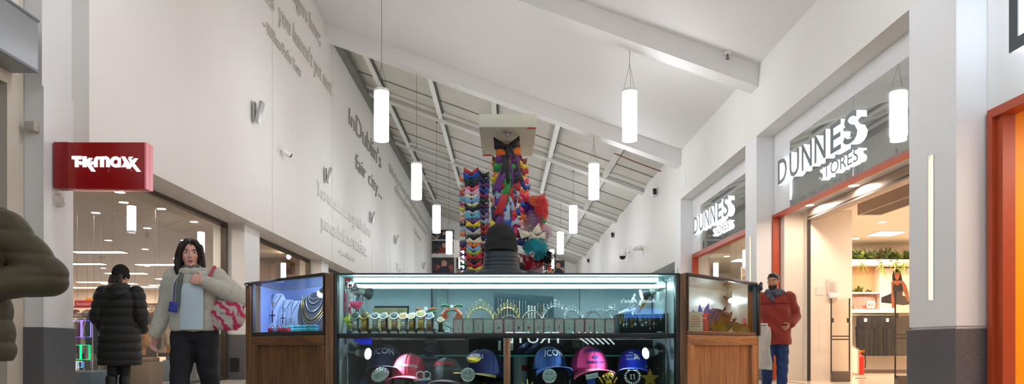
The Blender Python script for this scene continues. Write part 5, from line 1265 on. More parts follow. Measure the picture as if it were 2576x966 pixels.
CL = [(1251,398,'dark red'),(1249,410,'orange'),(1252,430,'orange'),(1247,448,'yellow'),(1249,470,'teal'),(1253,482,'turquoise'),(1246,498,'peach'),(1249,524,'black'),(1252,540,'plum'),(1248,560,'purple'),(1247,578,'hot pink'),(1250,592,'royal blue'),(1246,606,'crimson')]
for i, (px, py, cl) in enumerate(CL):
    ribbon_bow(((px-CX)/KC, DC+0.03, cz_(py)), f"{cl} ribbon bow, {ordinal(i)} from the top on the left side of the ribbon column", cl, cl, cl, 0.52, -0.9, 0.06 if i % 2 else 0.1, rnd.uniform(-0.3,0.3), 'ribbon bows on the left side of the column')
# tulle hair pieces on the right
DT = 5.3; KT = F/DT
def tz(px, py, d=DT): return ((px-CX)/F*d, d, CZ+(HY-py)/F*d)
rack((1352-CX)/KT, CZ+(HY-520)/KT, DT+0.12, 'black column holding tulle hair pieces, right of the seated vendor', 0.06, 'hair_piece_rack')
def tulle(px, py, r, c, label, dens=0.55, layers=6, sq=(1,1), name='tulle_rosette', cat='hair piece'):
    t = thing(name, label, cat, tz(px, py), 0, 'tulle hair pieces on the right column'); nm = 'tulle_%d_%d_%d' % c; m = sheer(nm, c, dens)
    r2 = random.Random(px*7+py)
    for k in range(layers):
        ph = r2.random()*6; nn = r2.choice((9,11,13)); rr = r*(1-0.13*k)
        mb = MB(Mx.Rotation(r2.uniform(-0.3,0.3),4,'X') @ Mx.Rotation(r2.uniform(-0.3,0.3),4,'Z'))
        def f(u, v):
            a = 2*pi*u; q = rr*v*(1+0.07*v*sin(nn*a+ph+1)+0.05*v*sin(5*a+ph)); wv = 0.20*rr*v**1.2*sin(nn*a+ph)+0.22*rr*v*v*sin(4*a+2*ph)
            return (q*cos(a)*sq[0], -0.02-0.035*k*(r/0.1)-0.35*rr*v**2*0.6+wv, q*sin(a)*sq[1]+0.25*wv)
        mb.grid(f, 110, 6); mb.build('ruffle', m, t, smooth=180)
    mb = MB(); mb.ball((0,-0.03-0.03*layers*(r/0.1)*0.6,0),(r*0.16,)*3,10,7); mb.build('centre', mat('ctr_'+nm, c, 0.6), t)
    return t
tulle(1361,532,0.075,(226,84,84),'tall coral tulle rosette at the top of the right column',0.6,5,(0.75,1.75))
tulle(1338,512,0.05,(246,150,110),'peach tulle rosette beside the tall coral one',0.6)
tulle(1326,530,0.055,(90,40,150),'dark purple tulle rosette left of the coral one',0.7)
tulle(1341,556,0.07,(180,150,190),'grey lilac tulle rosette under the purple one',0.45)
tulle(1332,574,0.06,(200,176,178),'dusky pink tulle rosette touching the ribbon column',0.5)
tulle(1366,588,0.06,(226,200,208),'pale pink tulle rosette above the aqua one',0.5)
tulle(1346,632,0.10,(60,180,196),'large aqua tulle rosette in the middle of the right column',0.65,6)
tulle(1340,668,0.085,(170,40,60),'dark red tulle rosette below the aqua one',0.6)
tulle(1353,688,0.07,(232,220,222),'white net rosette just above the glass case',0.5,5,(0.8,1.3))
tulle(1376,650,0.06,(60,58,62),'black feathery rosette at the right edge of the column',0.6)
for i, (px, py, c, s, lab) in enumerate(((1336,590,'cream',1.5,'large cream satin bow above the aqua tulle'),(1352,598,'cream',1.1,'small cream satin bow beside the aqua tulle'),(1322,640,'white',1.2,'white satin bow left of the aqua tulle'))):
    small_bow(tz(px,py,5.2), lab, bcol(c), s, 'satin bows among the tulle', tilt=0.3*i-0.3)
t = thing('fabric_rose', 'small green leaf clip at the right of the coral tulle', 'hair piece', tz(1368,556,5.2))
mb = MB(); mb.ball((0,0,0),(0.02,0.006,0.014),12,7,Mx.Rotation(0.3,3,'Y')); mb.build('leaf', bcol('green'), t)
mb = MB(); mb.tube([(-0.01,0,0.01),(-0.02,0.004,0.03),(-0.012,0.01,0.05)],0.002,6); mb.build('stem', bcol('green'), t)
t = thing('butterfly_clip', 'blue and black looped feather clip right of the aqua tulle', 'hair clip', tz(1371,590,5.2))
mb = MB(); mb.torus((0,0,0),0.022,0.006,18,7,rot=Xr,arc=4.4); mb.build('black_loop', bcol('black'), t)
mb = MB(); mb.tube([(0.01,0,-0.01),(-0.01,-0.004,-0.025),(-0.04,0,-0.05)],[0.006,0.010,0.004],8); mb.build('blue_feather', bcol('royal blue'), t)
t = thing('flower_garland', 'pink and gold flower garland hanging at the right edge of the tulle column', 'garland', tz(1380,690,5.3))
for k in range(26):
    mb = MB(); z = 0.16-0.011*k; 
    for j in range(4): mb.ball((0.016*cos(k*2.1+j*1.57),0.012*sin(k*1.3+j),z+0.004*j),(0.010,0.008,0.008),7,5)
    mb.build('blossom', bcol(['peach','hot pink','orange','cream','crimson'][k % 5]), t)
t = thing('hair_strand', 'dark hair extension strands hanging between the tulle and the garland', 'hair piece', tz(1366,672,5.25)); r2 = random.Random(5)
mb = MB()
for k in range(40):
    x = (r2.random()-0.5)*0.05; mb.tube([(x,0,0.08),(x+(r2.random()-0.5)*0.02,-0.01,0),(x+(r2.random()-0.5)*0.03,0,-0.14)],0.0018,4)
o = mb.build('strands', mat('hair_dark', (58,60,58), 0.5), t, kind='stuff')
# ---------- people ----------
def remesh(mb, name, voxel, smooth_it=4, disp=None, fac=0.5):
    me = mb.mesh(name+'_raw', [], smooth=0)
    o = bpy.data.objects.new('tmp', me); COL.objects.link(o)
    r = o.modifiers.new('r','REMESH'); r.mode = 'VOXEL'; r.voxel_size = voxel; r.use_smooth_shade = True
    if smooth_it:
        s = o.modifiers.new('s','SMOOTH'); s.iterations = smooth_it; s.factor = fac
    me2 = bpy.data.meshes.new_from_object(o.evaluated_get(bpy.context.evaluated_depsgraph_get()))
    bpy.data.objects.remove(o); bpy.data.meshes.remove(me)
    me2.name = name
    if disp:
        ns = [v.normal.copy() for v in me2.vertices]
        for v, n in zip(me2.vertices, ns): v.co = v.co+n*disp(v.co, n)
    me2.polygons.foreach_set('use_smooth', [True]*len(me2.polygons))
    return me2
def attach(me, name, m, parent, label=None):
    me.materials.clear(); me.materials.append(m)
    o = bpy.data.objects.new(name, me); COL.objects.link(o); o.parent = parent
    if label: o['label'] = label
    return o
def ring(c, rx_, ry_, yaw=0.0, n=24, pw=1.0):
    out = []
    for k in range(n):
        a = 2*pi*k/n; ca, sa = cos(a), sin(a)
        x = rx_*math.copysign(abs(ca)**pw, ca); y = ry_*math.copysign(abs(sa)**pw, sa)
        out.append(V((c[0]+x*cos(yaw)-y*sin(yaw), c[1]+x*sin(yaw)+y*cos(yaw), c[2])))
    return out
def torso(mb, secs, yaw=0.0): # (z, cx, cy, rx, ry)
    mb.loft([ring((cx,cy,z),rx_,ry_,yaw,pw=0.85) for z,cx,cy,rx_,ry_ in secs])
def head(mb, c, Rm, k=1.0):
    T0 = mb.T; mb.T = T0 @ Mx.Translation(c) @ Rm @ Mx.Scale(k,4)
    mb.ball((0,0.012,0.035),(0.074,0.092,0.082),18,12); mb.ball((0,-0.022,-0.015),(0.062,0.072,0.090),18,12); mb.ball((0,-0.04,-0.082),(0.042,0.044,0.032),14,9)
    mb.cap((0,-0.088,0.018),(0,-0.104,-0.020),0.008,0.012,10); mb.ball((-0.009,-0.097,-0.024),0.009,8,6); mb.ball((0.009,-0.097,-0.024),0.009,8,6)
    for s in (-1,1):
        mb.ball((s*0.073,0.012,0.0),(0.010,0.022,0.032),10,7); mb.ball((s*0.034,-0.074,-0.018),(0.022,0.014,0.018),10,7); mb.cap((s*0.012,-0.090,0.031),(s*0.046,-0.078,0.030),0.006,0.006,8)
    mb.ball((0,-0.088,-0.052),(0.022,0.010,0.008),10,6); mb.ball((0,-0.086,-0.064),(0.020,0.010,0.008),10,6); mb.ball((0,-0.08,-0.092),(0.016,0.012,0.012),10,6)
    mb.T = T0
def face_parts(t, c, Rm, hairm, lipc=(176,92,88), k=1.0):
    T = Mx.Translation(c) @ Rm @ Mx.Scale(k,4)
    for s in (-1,1):
        mb = MB(T); mb.ball((s*0.030,-0.079,0.012),(0.0135,0.010,0.008),12,8); e = mb.build('eye', mat('eye_white', (226,222,216), 0.2), t)
        mb = MB(T); mb.ball((s*0.030,-0.0875,0.012),(0.0065,0.003,0.0065),10,6); mb.build('iris', mat('iris', (40,26,20), 0.15), e)
        mb = MB(T); mb.tube([(s*0.014,-0.094,0.030),(s*0.032,-0.091,0.036),(s*0.050,-0.078,0.031)],[0.003,0.004,0.002],8); mb.build('eyebrow', hairm, t)
    mb = MB(T); mb.ball((0,-0.0955,-0.053),(0.021,0.004,0.005),12,6); mb.ball((0,-0.0935,-0.063),(0.018,0.004,0.0055),12,6); mb.build('lips', mat('lips_%d' % lipc[0], lipc, 0.4), t)
def hand(mb, wrist, dirv, palm_n, curl=0.4, side=1, k=1.0):
    """wrist point, finger direction, palm normal; side=+1: thumb along +(dir x normal)"""
    d = V(dirv).normalized(); n = V(palm_n); n = (n-d*n.dot(d)).normalized(); x = d.cross(n)*side
    w = V(wrist)
    mb.loft([[w+d*(l*k)+x*(rx_*k*cos(a))+n*(ry_*k*sin(a)) for a in [2*pi*i/14 for i in range(14)]] for l, rx_, ry_ in ((-0.02,0.024,0.02),(0.0,0.026,0.019),(0.04,0.038,0.016),(0.075,0.041,0.014),(0.09,0.037,0.011))])
    for i, (off, L) in enumerate(((0.031,0.070),(0.0105,0.078),(-0.0105,0.072),(-0.031,0.056))):
        p = w+d*(0.082*k)+x*(off*k); a = 0.15*curl; q = [p]
        for seg in (0.45,0.32,0.25):
            a += curl*0.75; p = p+(d*cos(a)+n*sin(a))*(L*seg*k); q.append(p)
        mb.limb(q,[0.0092*k,0.0088*k,0.008*k,0.0068*k],10)
    b = w+d*(0.022*k)+x*(0.028*k); m1 = b+(d*0.6+x*0.8+n*0.2).normalized()*(0.038*k); m2 = m1+(d*0.85+x*0.35+n*(0.3+curl*0.5)).normalized()*(0.03*k); m3 = m2+(d*0.9+n*(0.4+curl*0.6)).normalized()*(0.022*k)
    mb.limb([b,m1,m2,m3],[0.014*k,0.0115*k,0.010*k,0.008*k],10)
skinL = mat('skin_light', (226,176,156), 0.45, spec=0.35); skinM = mat('skin_mid', (196,140,112), 0.45, spec=0.35)
hairD = mat('hair_dark_brown', (38,26,22), 0.4, var=(60,0.4), bump=(120,0.5))
def shoe(mb, ank, yaw):
    T0 = mb.T; mb.T = T0 @ Mx.Translation((ank[0],ank[1],0)) @ Mx.Rotation(yaw,4,'Z')
    mb.loft([[V((rx_*cos(a),y,max(0.004,zc+rz_*sin(a)))) for a in [2*pi*i/16 for i in range(16)]] for y,rx_,zc,rz_ in ((0.075,0.02,0.035,0.03),(0.06,0.034,0.045,0.045),(0.0,0.038,0.05,0.055),(-0.08,0.045,0.035,0.04),(-0.14,0.042,0.025,0.026),(-0.17,0.022,0.02,0.016))])
    mb.cap((0,0.01,0.06),(0,0.01,0.13),0.042,0.046,14)
    mb.T = T0
def trousers(mb, hipz, hipw, knees, anks, r=(0.095,0.068,0.052)):
    mb.loft([ring((0,0,z),rx_,ry_,0,20) for z,rx_,ry_ in ((hipz-0.10,hipw*0.9,0.11),(hipz,hipw,0.125),(hipz+0.10,hipw*0.93,0.115),(hipz+0.18,hipw*0.85,0.10))])
    for s, kn, an in zip((-1,1),knees,anks):
        mb.limb([(s*0.088,0,hipz-0.04),kn,an],list(r),18)
# --- woman in cream fleece walking towards the camera ---
t = thing('person', 'woman in cream fleece jacket and black trousers walking with a knitted shoulder bag', 'person', ((490-CX)/297.0, 5.9, 0))
hc = V((-0.03,-0.03,1.475)); hR = Mx.Rotation(R(26),4,'Z') @ Mx.Rotation(R(6),4,'X')
knees = [(-0.10,-0.06,0.45),(0.085,0.06,0.46)]; anks = [(-0.09,-0.12,0.10),(0.08,0.26,0.14)]
shR, elR, wrR = V((-0.185,0,1.28)), V((-0.265,0.03,1.02)), V((-0.315,-0.05,0.79))
shL, elL, wrL = V((0.175,0,1.28)), V((0.375,0.02,1.10)), V((0.135,-0.17,1.225))
mb = MB(); head(mb, hc, hR, 1.0)
mb.cap((-0.01,0.0,1.26),(-0.03,-0.02,1.42),0.062,0.052,16)
torso(mb, [(0.80,0,0,0.13,0.09),(0.95,0,0,0.12,0.085),(1.12,0,0,0.135,0.09),(1.26,0,0,0.15,0.08),(1.32,0,0,0.08,0.06)])
mb.limb([shR,elR,wrR],[0.05,0.04,0.03],12); mb.limb([shL,elL,wrL],[0.05,0.04,0.03],12)
mb.limb([(-0.088,0,0.84),knees[0],anks[0]],[0.08,0.055,0.04],14); mb.limb([(0.088,0,0.84),knees[1],anks[1]],[0.08,0.055,0.04],14)
hand(mb, wrR, (-0.1,-0.3,-1), (0.9,-0.2,0), 0.45, 1); hand(mb, wrL, (-0.8,-0.1,0.3), (0.1,0.9,-0.2), 1.25, -1)
attach(remesh(mb,'body',0.0045,3), 'body', skinL, t)
face_parts(t, hc, hR, hairD)
T = Mx.Translation(hc) @ hR
mb = MB(T); mb.ball((0,0.026,0.045),(0.088,0.098,0.090),20,12)
for s in (-1,1):
    mb.limb([(s*0.03,-0.055,0.105),(s*0.072,-0.045,0.06),(s*0.088,-0.02,-0.03),(s*0.092,-0.01,-0.12),(s*0.085,-0.012,-0.19)],[0.024,0.028,0.030,0.032,0.020],12)
    mb.limb([(s*0.05,0.05,0.04),(s*0.075,0.06,-0.08),(s*0.07,0.06,-0.18)],[0.05,0.05,0.03],12)
mb.limb([(0,0.09,0.03),(0,0.10,-0.1),(0,0.09,-0.19)],[0.06,0.06,0.035],12)
attach(remesh(mb,'hair',0.007,3,lambda c,n: 0.003*sin(c.x*160+2*sin(c.z*14))), 'hair', hairD, t)
fl = mat('fleece_cream', (204,204,190), 0.9, sheen=0.5, var=(40,0.1), bump=(160,0.9))
mb = MB(); torso(mb, [(0.82,0,0,0.185,0.145),(0.86,0,0,0.20,0.155),(0.98,0,0,0.20,0.15),(1.12,0,0,0.205,0.15),(1.24,0,0,0.195,0.13),(1.31,0,0,0.14,0.10),(1.345,-0.01,0,0.085,0.085)])
mb.limb([shR,elR,wrR+V((0,0,0.01))],[0.085,0.075,0.055],16); mb.limb([shL,elL,wrL+V((0.035,0.02,-0.01))],[0.088,0.08,0.056],16)
attach(remesh(mb,'jacket',0.009,5,lambda c,n: 0.006*sin(c.z*34+3*sin(c.x*9))*sin(c.x*17+c.y*8)), 'fleece_jacket', fl, t)
mb = MB(); mb.grid(lambda u,v: (-0.055+0.19*u+0.02*v*0, -0.170+0.03*(2*u-1)**2*0.5+0.055*max(0,v-0.72)/0.28*1.2, 0.835+0.45*v), 14, 14, thick=0.012)
mb.build('inner_top', mat('top_ice_blue', (196,218,226), 0.8, var=(12,0.06)), t)
mb = MB(); mb.limb([(-0.062,-0.06,1.325),(-0.068,-0.125,1.25),(-0.066,-0.158,1.16),(-0.064,-0.165,1.06)],[0.030,0.024,0.020,0.016],12); attach(remesh(mb,'lap',0.006,4), 'scarf_end', mat('lapel_grey', (104,112,112), 0.9, bump=(160,0.6)), t)
mb = MB(); mb.tube([(-0.10,-0.06,1.33),(-0.115,-0.13,1.2),(-0.105,-0.165,1.06)],0.005,6); mb.build('lanyard', mat('lanyard_blue', (70,86,150), 0.7), t)
mb = MB(); mb.box((-0.104,-0.172,1.02),(0.075,0.006,0.085),rot=Mx.Rotation(0.15,3,'Y'),bev=0.003); mb.build('badge', mat('emblem_blue', (52,72,168), 0.5, var=(30,0.5)), t)
mb = MB(); mb.torus((-0.02,-0.005,1.335),0.085,0.034,28,12,rot=Mx.Rotation(0.2,3,'X')); attach(remesh(mb,'col',0.007,4,lambda c,n: 0.004*sin(math.atan2(c.y,c.x)*9)), 'collar', fl, t)
mb = MB(); mb.torus((-0.02,-0.012,1.365),0.062,0.022,24,10,rot=Mx.Rotation(0.15,3,'X')); mb.build('scarf', mat('lapel_grey'), t)
mb = MB(); trousers(mb,0.84,0.185,knees,anks,(0.115,0.082,0.062)); attach(remesh(mb,'trousers',0.010,4,lambda c,n: 0.003*sin(c.z*40+c.x*20)), 'trousers', mat('trousers_black', (24,28,34), 0.8), t)
mb = MB(); shoe(mb,anks[0],0); mb.build('shoe', mat('shoe_dark', (40,40,44), 0.6), t)
mb = MB(); T1 = Mx.Translation((0,0,0.04)); mb.T = T1; shoe(mb,anks[1],0); mb.build('shoe', mat('shoe_dark'), t)
# knitted bag
def knit():
    m = bpy.data.materials.new('knit_stripes'); m.use_nodes = True; nt = m.node_tree; b = nt.nodes['Principled BSDF']; N = nt.nodes.new; L = nt.links.new
    tc = N('ShaderNodeTexCoord'); w_ = N('ShaderNodeTexWave'); w_.bands_direction = 'DIAGONAL'; w_.inputs['Scale'].default_value = 5.0; w_.inputs['Distortion'].default_value = 6.0; w_.inputs['Detail Scale'].default_value = 3.0; w_.inputs['Detail'].default_value = 2
    L(tc.outputs['Object'], w_.inputs['Vector']); r = N('ShaderNodeValToRGB'); e = r.color_ramp.elements; r.color_ramp.interpolation = 'CONSTANT'
    e[0].position = 0; e[0].color = rgb((200,52,96)); e[1].position = 0.40; e[1].color = rgb((150,156,146)); k = e.new(0.62); k.color = rgb((226,150,170)); k = e.new(0.8); k.color = rgb((196,196,188))
    L(w_.outputs['Fac'], r.inputs['Fac']); L(r.outputs['Color'], b.inputs['Base Color']); b.inputs['Roughness'].default_value = 0.9
    n = N('ShaderNodeTexNoise'); n.inputs['Scale'].default_value = 120; bp = N('ShaderNodeBump'); bp.inputs['Strength'].default_value = 0.8; bp.inputs['Distance'].default_value = 0.01
    L(tc.outputs['Object'], n.inputs['Vector']); L(n.outputs['Fac'], bp.inputs['Height']); L(bp.outputs['Normal'], b.inputs['Normal'])
    return m
t2 = thing('shoulder_bag', 'pink and grey striped knitted bag hanging under the walking woman\'s elbow', 'bag', (t.location.x+0.27,5.88,0.83)); kn = knit()
mb = MB(); mb.loft([ring((0.0,0,z),rx_,ry_,0,24) for z,rx_,ry_ in ((0.0,0.09,0.05),(0.03,0.14,0.075),(0.12,0.165,0.085),(0.2,0.15,0.07),(0.255,0.12,0.045))]); attach(remesh(mb,'bag_body',0.010,6,lambda c,n: 0.006*sin(c.x*40)*sin(c.z*50)), 'bag_body', kn, t2)
mb = MB(); mb.limb([(-0.10,0,0.24),(-0.14,-0.09,0.36),(-0.10,-0.11,0.44),(-0.09,-0.02,0.535),(-0.08,0.11,0.46),(-0.06,0.09,0.3),(0.06,0.03,0.24)],[0.012]*7,8); mb.build('strap', mat('strap_pink', (180,70,100), 0.8), t2)
# --- woman in long black padded coat, seen from behind ---
def puff(pitch, amp, z0=0.0): return lambda c, n: amp*(abs(sin(pi*(c.z-z0)/pitch))**0.6)-amp*0.4
t = thing('person', 'woman in long black padded coat and knit hat facing the left shop window', 'person', (-4.72,8.55,0), pi+0.12)
bk = mat('coat_black', (19,20,21), 0.62, bump=(60,0.15)); 
mb = MB(); hc = V((0.0,-0.03,1.545)); hR = Mx.Rotation(R(-12),4,'Z') @ Mx.Rotation(R(10),4,'X'); head(mb,hc,hR); mb.cap((0,0.01,1.34),(0,-0.01,1.47),0.06,0.052,14)
torso(mb, [(0.85,0,0,0.13,0.09),(1.1,0,0,0.12,0.085),(1.3,0,0,0.15,0.08),(1.38,0,0,0.08,0.06)])
shR, elR, wrR = V((-0.19,0.0,1.34)), V((-0.25,0.02,1.06)), V((-0.20,-0.16,0.90)); shL, elL, wrL = V((0.19,0,1.34)), V((0.255,0.03,1.06)), V((0.22,-0.14,0.88))
mb.limb([shR,elR,wrR],[0.05,0.04,0.03],12); mb.limb([shL,elL,wrL],[0.05,0.04,0.03],12); hand(mb,wrR,(0.2,-0.9,-0.5),(0.8,0,0.3),0.6,1); hand(mb,wrL,(-0.2,-0.9,-0.5),(-0.8,0,0.3),0.6,-1)
kn_ = [(-0.06,0,0.46),(0.07,0.03,0.46)]; an_ = [(-0.055,0.0,0.08),(0.06,0.10,0.09)]
mb.limb([(-0.08,0,0.84),kn_[0],an_[0]],[0.08,0.055,0.04],14); mb.limb([(0.08,0,0.84),kn_[1],an_[1]],[0.08,0.055,0.04],14)
attach(remesh(mb,'body',0.007,3), 'body', skinL, t); face_parts(t,hc,hR,hairD)
mb = MB(); torso(mb, [(0.47,0,0,0.235,0.17),(0.52,0,0,0.245,0.18),(0.75,0,0,0.235,0.175),(0.95,0,0,0.215,0.165),(1.08,0,0,0.20,0.155),(1.22,0,0,0.22,0.16),(1.34,0,0.01,0.20,0.135),(1.40,0,0.02,0.13,0.11),(1.43,0,0.02,0.10,0.09)])
mb.limb([shR,elR,wrR],[0.095,0.085,0.062],16); mb.limb([shL,elL,wrL],[0.095,0.085,0.062],16)
attach(remesh(mb,'coat',0.010,4,puff(0.105,0.016)), 'padded_coat', bk, t)
mb = MB(); mb.loft([ring((0,0.055,z),rx_,ry_,0,24) for z,rx_,ry_ in ((1.24,0.03,0.03),(1.27,0.12,0.11),(1.33,0.165,0.14),(1.40,0.155,0.14),(1.45,0.12,0.115),(1.47,0.10,0.10))]); attach(remesh(mb,'hood',0.010,4,lambda c,n: 0.006*sin(c.z*50+c.x*12)), 'hood', mat('coat_black_hood', (24,25,26), 0.6), t)
T = Mx.Translation(hc) @ hR; knitm = mat('beanie_black', (22,22,24), 0.95, bump=(150,0.8))
mb = MB(T); mb.ball((0,0.016,0.055),(0.092,0.108,0.105),20,12); mb.loft([ring((0,0.014,z),0.096,0.112,0,24) for z in (-0.005,0.05)]); attach(remesh(mb,'beanie',0.007,3,lambda c,n: 0.002*sin(math.atan2(c.y+0.02,c.x)*40)), 'knit_hat', knitm, t)
mb = MB(T)
for s in (-1,0,1): mb.limb([(s*0.05,0.09,-0.01),(s*0.055,0.10,-0.09),(s*0.06,0.09,-0.15)],[0.034,0.034,0.02],10)
attach(remesh(mb,'hair',0.008,3), 'hair', hairD, t)
mb = MB(); trousers(mb,0.84,0.16,kn_,an_,(0.095,0.064,0.048)); attach(remesh(mb,'leggings',0.010,3), 'leggings', mat('leggings_black', (18,18,22), 0.7), t)
for a in an_:
    mb = MB(); shoe(mb,a,0); mb.cap((a[0],a[1]+0.01,0.1),(a[0],a[1]+0.01,0.3),0.052,0.06,14); mb.build('boot', mat('boot_black', (16,16,18), 0.45), t)
# --- man in dark red jacket ---
t = thing('person', 'man in dark red jacket and blue jeans walking beside the right end of the kiosk', 'person', ((1948-CX)/171.5, 10.2, 0), R(-18))
mb = MB(); hc = V((-0.02,-0.03,1.635)); hR = Mx.Rotation(R(-16),4,'Z') @ Mx.Rotation(R(6),4,'X'); head(mb,hc,hR); mb.cap((0,0.01,1.44),(-0.01,-0.01,1.56),0.065,0.056,14)
torso(mb, [(0.88,0,0,0.14,0.10),(1.1,0,0,0.135,0.095),(1.36,0,0,0.18,0.10),(1.46,0,0,0.09,0.07)])
shR, elR, wrR = V((-0.20,0,1.42)), V((-0.26,0.03,1.14)), V((-0.22,-0.17,0.98)); shL, elL, wrL = V((0.20,0,1.42)), V((0.295,0.08,1.14)), V((0.20,-0.10,1.0))
mb.limb([shR,elR,wrR],[0.055,0.045,0.034],12); mb.limb([shL,elL,wrL],[0.055,0.045,0.034],12); hand(mb,wrR,(0.3,-0.9,-0.2),(0.2,0,-0.9),0.6,-1); hand(mb,wrL,(-0.55,-0.6,-0.5),(-0.5,0.3,0.2),0.8,-1)
kn_ = [(-0.10,-0.03,0.48),(0.11,0.02,0.48)]; an_ = [(-0.10,0.10,0.11),(0.10,-0.02,0.08)]
mb.limb([(-0.09,0,0.9),kn_[0],an_[0]],[0.085,0.06,0.045],14); mb.limb([(0.09,0,0.9),kn_[1],an_[1]],[0.085,0.06,0.045],14)
attach(remesh(mb,'body',0.0055,3), 'body', skinM, t); face_parts(t,hc,hR,hairD,(150,84,76))
T = Mx.Translation(hc) @ hR
mb = MB(T); mb.ball((0,0.024,0.052),(0.084,0.096,0.082),20,12); mb.ball((0,-0.03,0.095),(0.062,0.055,0.034),14,8); attach(remesh(mb,'hair',0.006,2,lambda c,n: 0.003*sin(c.x*150)*sin(c.z*140)), 'hair', hairD, t)
mb = MB(T); mb.loft([ring((0,-0.035,z),rx_,ry_,0,20) for z,rx_,ry_ in ((-0.125,0.03,0.03),(-0.105,0.052,0.054),(-0.06,0.062,0.064),(-0.045,0.061,0.062))]); attach(remesh(mb,'beard',0.006,3), 'beard', mat('beard_dark', (52,44,42), 0.9), t)
mb = MB(); mb.torus((0,0.0,1.475),0.098,0.052,28,12); mb.cap((-0.06,-0.09,1.44),(-0.03,-0.14,1.36),0.05,0.03,12); attach(remesh(mb,'scarf',0.009,4,lambda c,n: 0.007*sin(c.z*70+math.atan2(c.y,c.x)*4)), 'scarf', mat('scarf_grey', (90,94,106), 0.95, var=(14,0.45), bump=(120,0.6)), t)
rd = mat('jacket_red', (140,42,30), 0.85, sheen=0.3, var=(16,0.12), bump=(120,0.4))
mb = MB(); torso(mb, [(0.72,0,0,0.23,0.165),(0.78,0,0,0.235,0.17),(0.98,0,0,0.225,0.16),(1.2,0,0,0.215,0.15),(1.36,0,0,0.21,0.135),(1.45,0,0,0.14,0.10),(1.48,0,0,0.10,0.09)])
mb.limb([shR,elR,wrR],[0.086,0.078,0.058],16); mb.limb([shL,elL,wrL+V((0.02,0.02,0.02))],[0.086,0.08,0.06],16)
attach(remesh(mb,'jacket',0.010,5,lambda c,n: 0.006*sin(c.z*30+4*sin(c.x*8))), 'jacket', rd, t)
mb = MB(); mb.tube([(0.216*cos(a),0.146*sin(a),1.315) for a in [2*pi*k/30 for k in range(30)]],0.006,6,closed=True); mb.build('yoke_seam', mat('seam_red', (104,26,20), 0.9), t)
mb = MB(); trousers(mb,0.88,0.185,kn_,an_,(0.115,0.086,0.068)); attach(remesh(mb,'jeans',0.010,4,lambda c,n: 0.004*sin(c.z*44+c.x*30)), 'jeans', mat('denim_blue', (32,60,108), 0.8, var=(26,0.2), bump=(240,0.3)), t)
for a in an_:
    mb = MB(Mx.Translation((0,0,0.03 if a[2] > 0.1 else 0))); shoe(mb,a,0); mb.build('shoe', mat('shoe_dark'), t)
q = t.location
t2 = thing('draped_coat', 'light grey coat hanging over the forearm of the man in red', 'coat', (q.x-0.28,10.02,0.3))
mb = MB(); mb.grid(lambda u,v: (-0.115+0.25*u-0.04*v*(1-u)+0.012*sin(v*9), -0.06+0.03*sin(u*9+v*2)-0.0*v, 0.70-0.62*v-0.03*u), 16, 18, thick=0.03); mb.grid(lambda u,v: (-0.10+0.21*u, -0.06+0.10*v+0.012*sin(u*8), 0.70+0.03*sin(pi*v)-0.35*max(0,v-0.5)), 12, 10, thick=0.02)
attach(remesh(mb,'coat_cloth',0.010,4), 'coat_cloth', mat('coat_light_grey', (186,184,176), 0.85, var=(9,0.12)), t2)
# --- vendor seated inside the kiosk, seen from behind ---
t = thing('person', 'vendor in dark puffer jacket and black beanie sitting behind the lit case, back turned', 'person', (-0.02,4.55,0), pi)
kj = mat('puffer_teal', (44,58,64), 0.5, bump=(50,0.12)); 
mb = MB(); hc = V((0,-0.02,1.365)); hR = Mx.Rotation(R(14),4,'X'); head(mb,hc,hR); mb.cap((0,0.0,1.17),(0,-0.01,1.29),0.068,0.058,14)
torso(mb, [(0.60,0,0,0.16,0.11),(0.85,0,0,0.15,0.10),(1.05,0,0,0.18,0.10),(1.17,0,0,0.10,0.07)])
shR, elR, wrR = V((-0.20,0,1.12)), V((-0.28,-0.06,0.86)), V((-0.12,-0.26,0.80)); shL, elL, wrL = V((0.20,0,1.12)), V((0.28,-0.06,0.86)), V((0.12,-0.26,0.80))
mb.limb([shR,elR,wrR],[0.055,0.045,0.034],12); mb.limb([shL,elL,wrL],[0.055,0.045,0.034],12); hand(mb,wrR,(0.8,-0.5,-0.2),(0,0.4,-0.8),0.6,-1); hand(mb,wrL,(-0.8,-0.5,-0.2),(0,0.4,-0.8),0.6,1)
kn_ = [(-0.13,-0.42,0.62),(0.13,-0.42,0.62)]; an_ = [(-0.13,-0.40,0.26),(0.13,-0.40,0.26)]
mb.limb([(-0.09,0,0.66),kn_[0],an_[0]],[0.085,0.06,0.045],14); mb.limb([(0.09,0,0.66),kn_[1],an_[1]],[0.085,0.06,0.045],14)
attach(remesh(mb,'body',0.007,3), 'body', skinM, t); face_parts(t,hc,hR,hairD,(150,84,76))
mb = MB(); torso(mb, [(0.56,0,0,0.22,0.17),(0.75,0,0,0.215,0.165),(0.95,0,0,0.235,0.17),(1.07,0,0.01,0.24,0.155),(1.14,0,0.02,0.20,0.13),(1.19,0,0.02,0.145,0.115)])
mb.limb([shR+V((0.0,0,-0.02)),elR,wrR],[0.098,0.088,0.06],16); mb.limb([shL+V((0,0,-0.02)),elL,wrL],[0.098,0.088,0.06],16)
def pj(c, n): return 0.010*(abs(sin(pi*(c.z-0.10*abs(c.x)**1.3*2)/0.042))**0.55)-0.004
attach(remesh(mb,'jacket',0.007,4,pj), 'puffer_jacket', kj, t)
mb = MB(); mb.loft([ring((0,0.012,z),rx_,ry_,0,28) for z,rx_,ry_ in ((1.16,0.135,0.115),(1.20,0.120,0.110),(1.25,0.110,0.104),(1.305,0.106,0.10))]); attach(remesh(mb,'collar',0.006,3,lambda c,n: 0.006*abs(sin(pi*(c.z-1.16)/0.026))**0.6), 'collar', kj, t)
T = Mx.Translation(hc) @ hR; bn = mat('beanie_dark', (40,42,42), 0.95, var=(20,0.15), bump=(190,0.6))
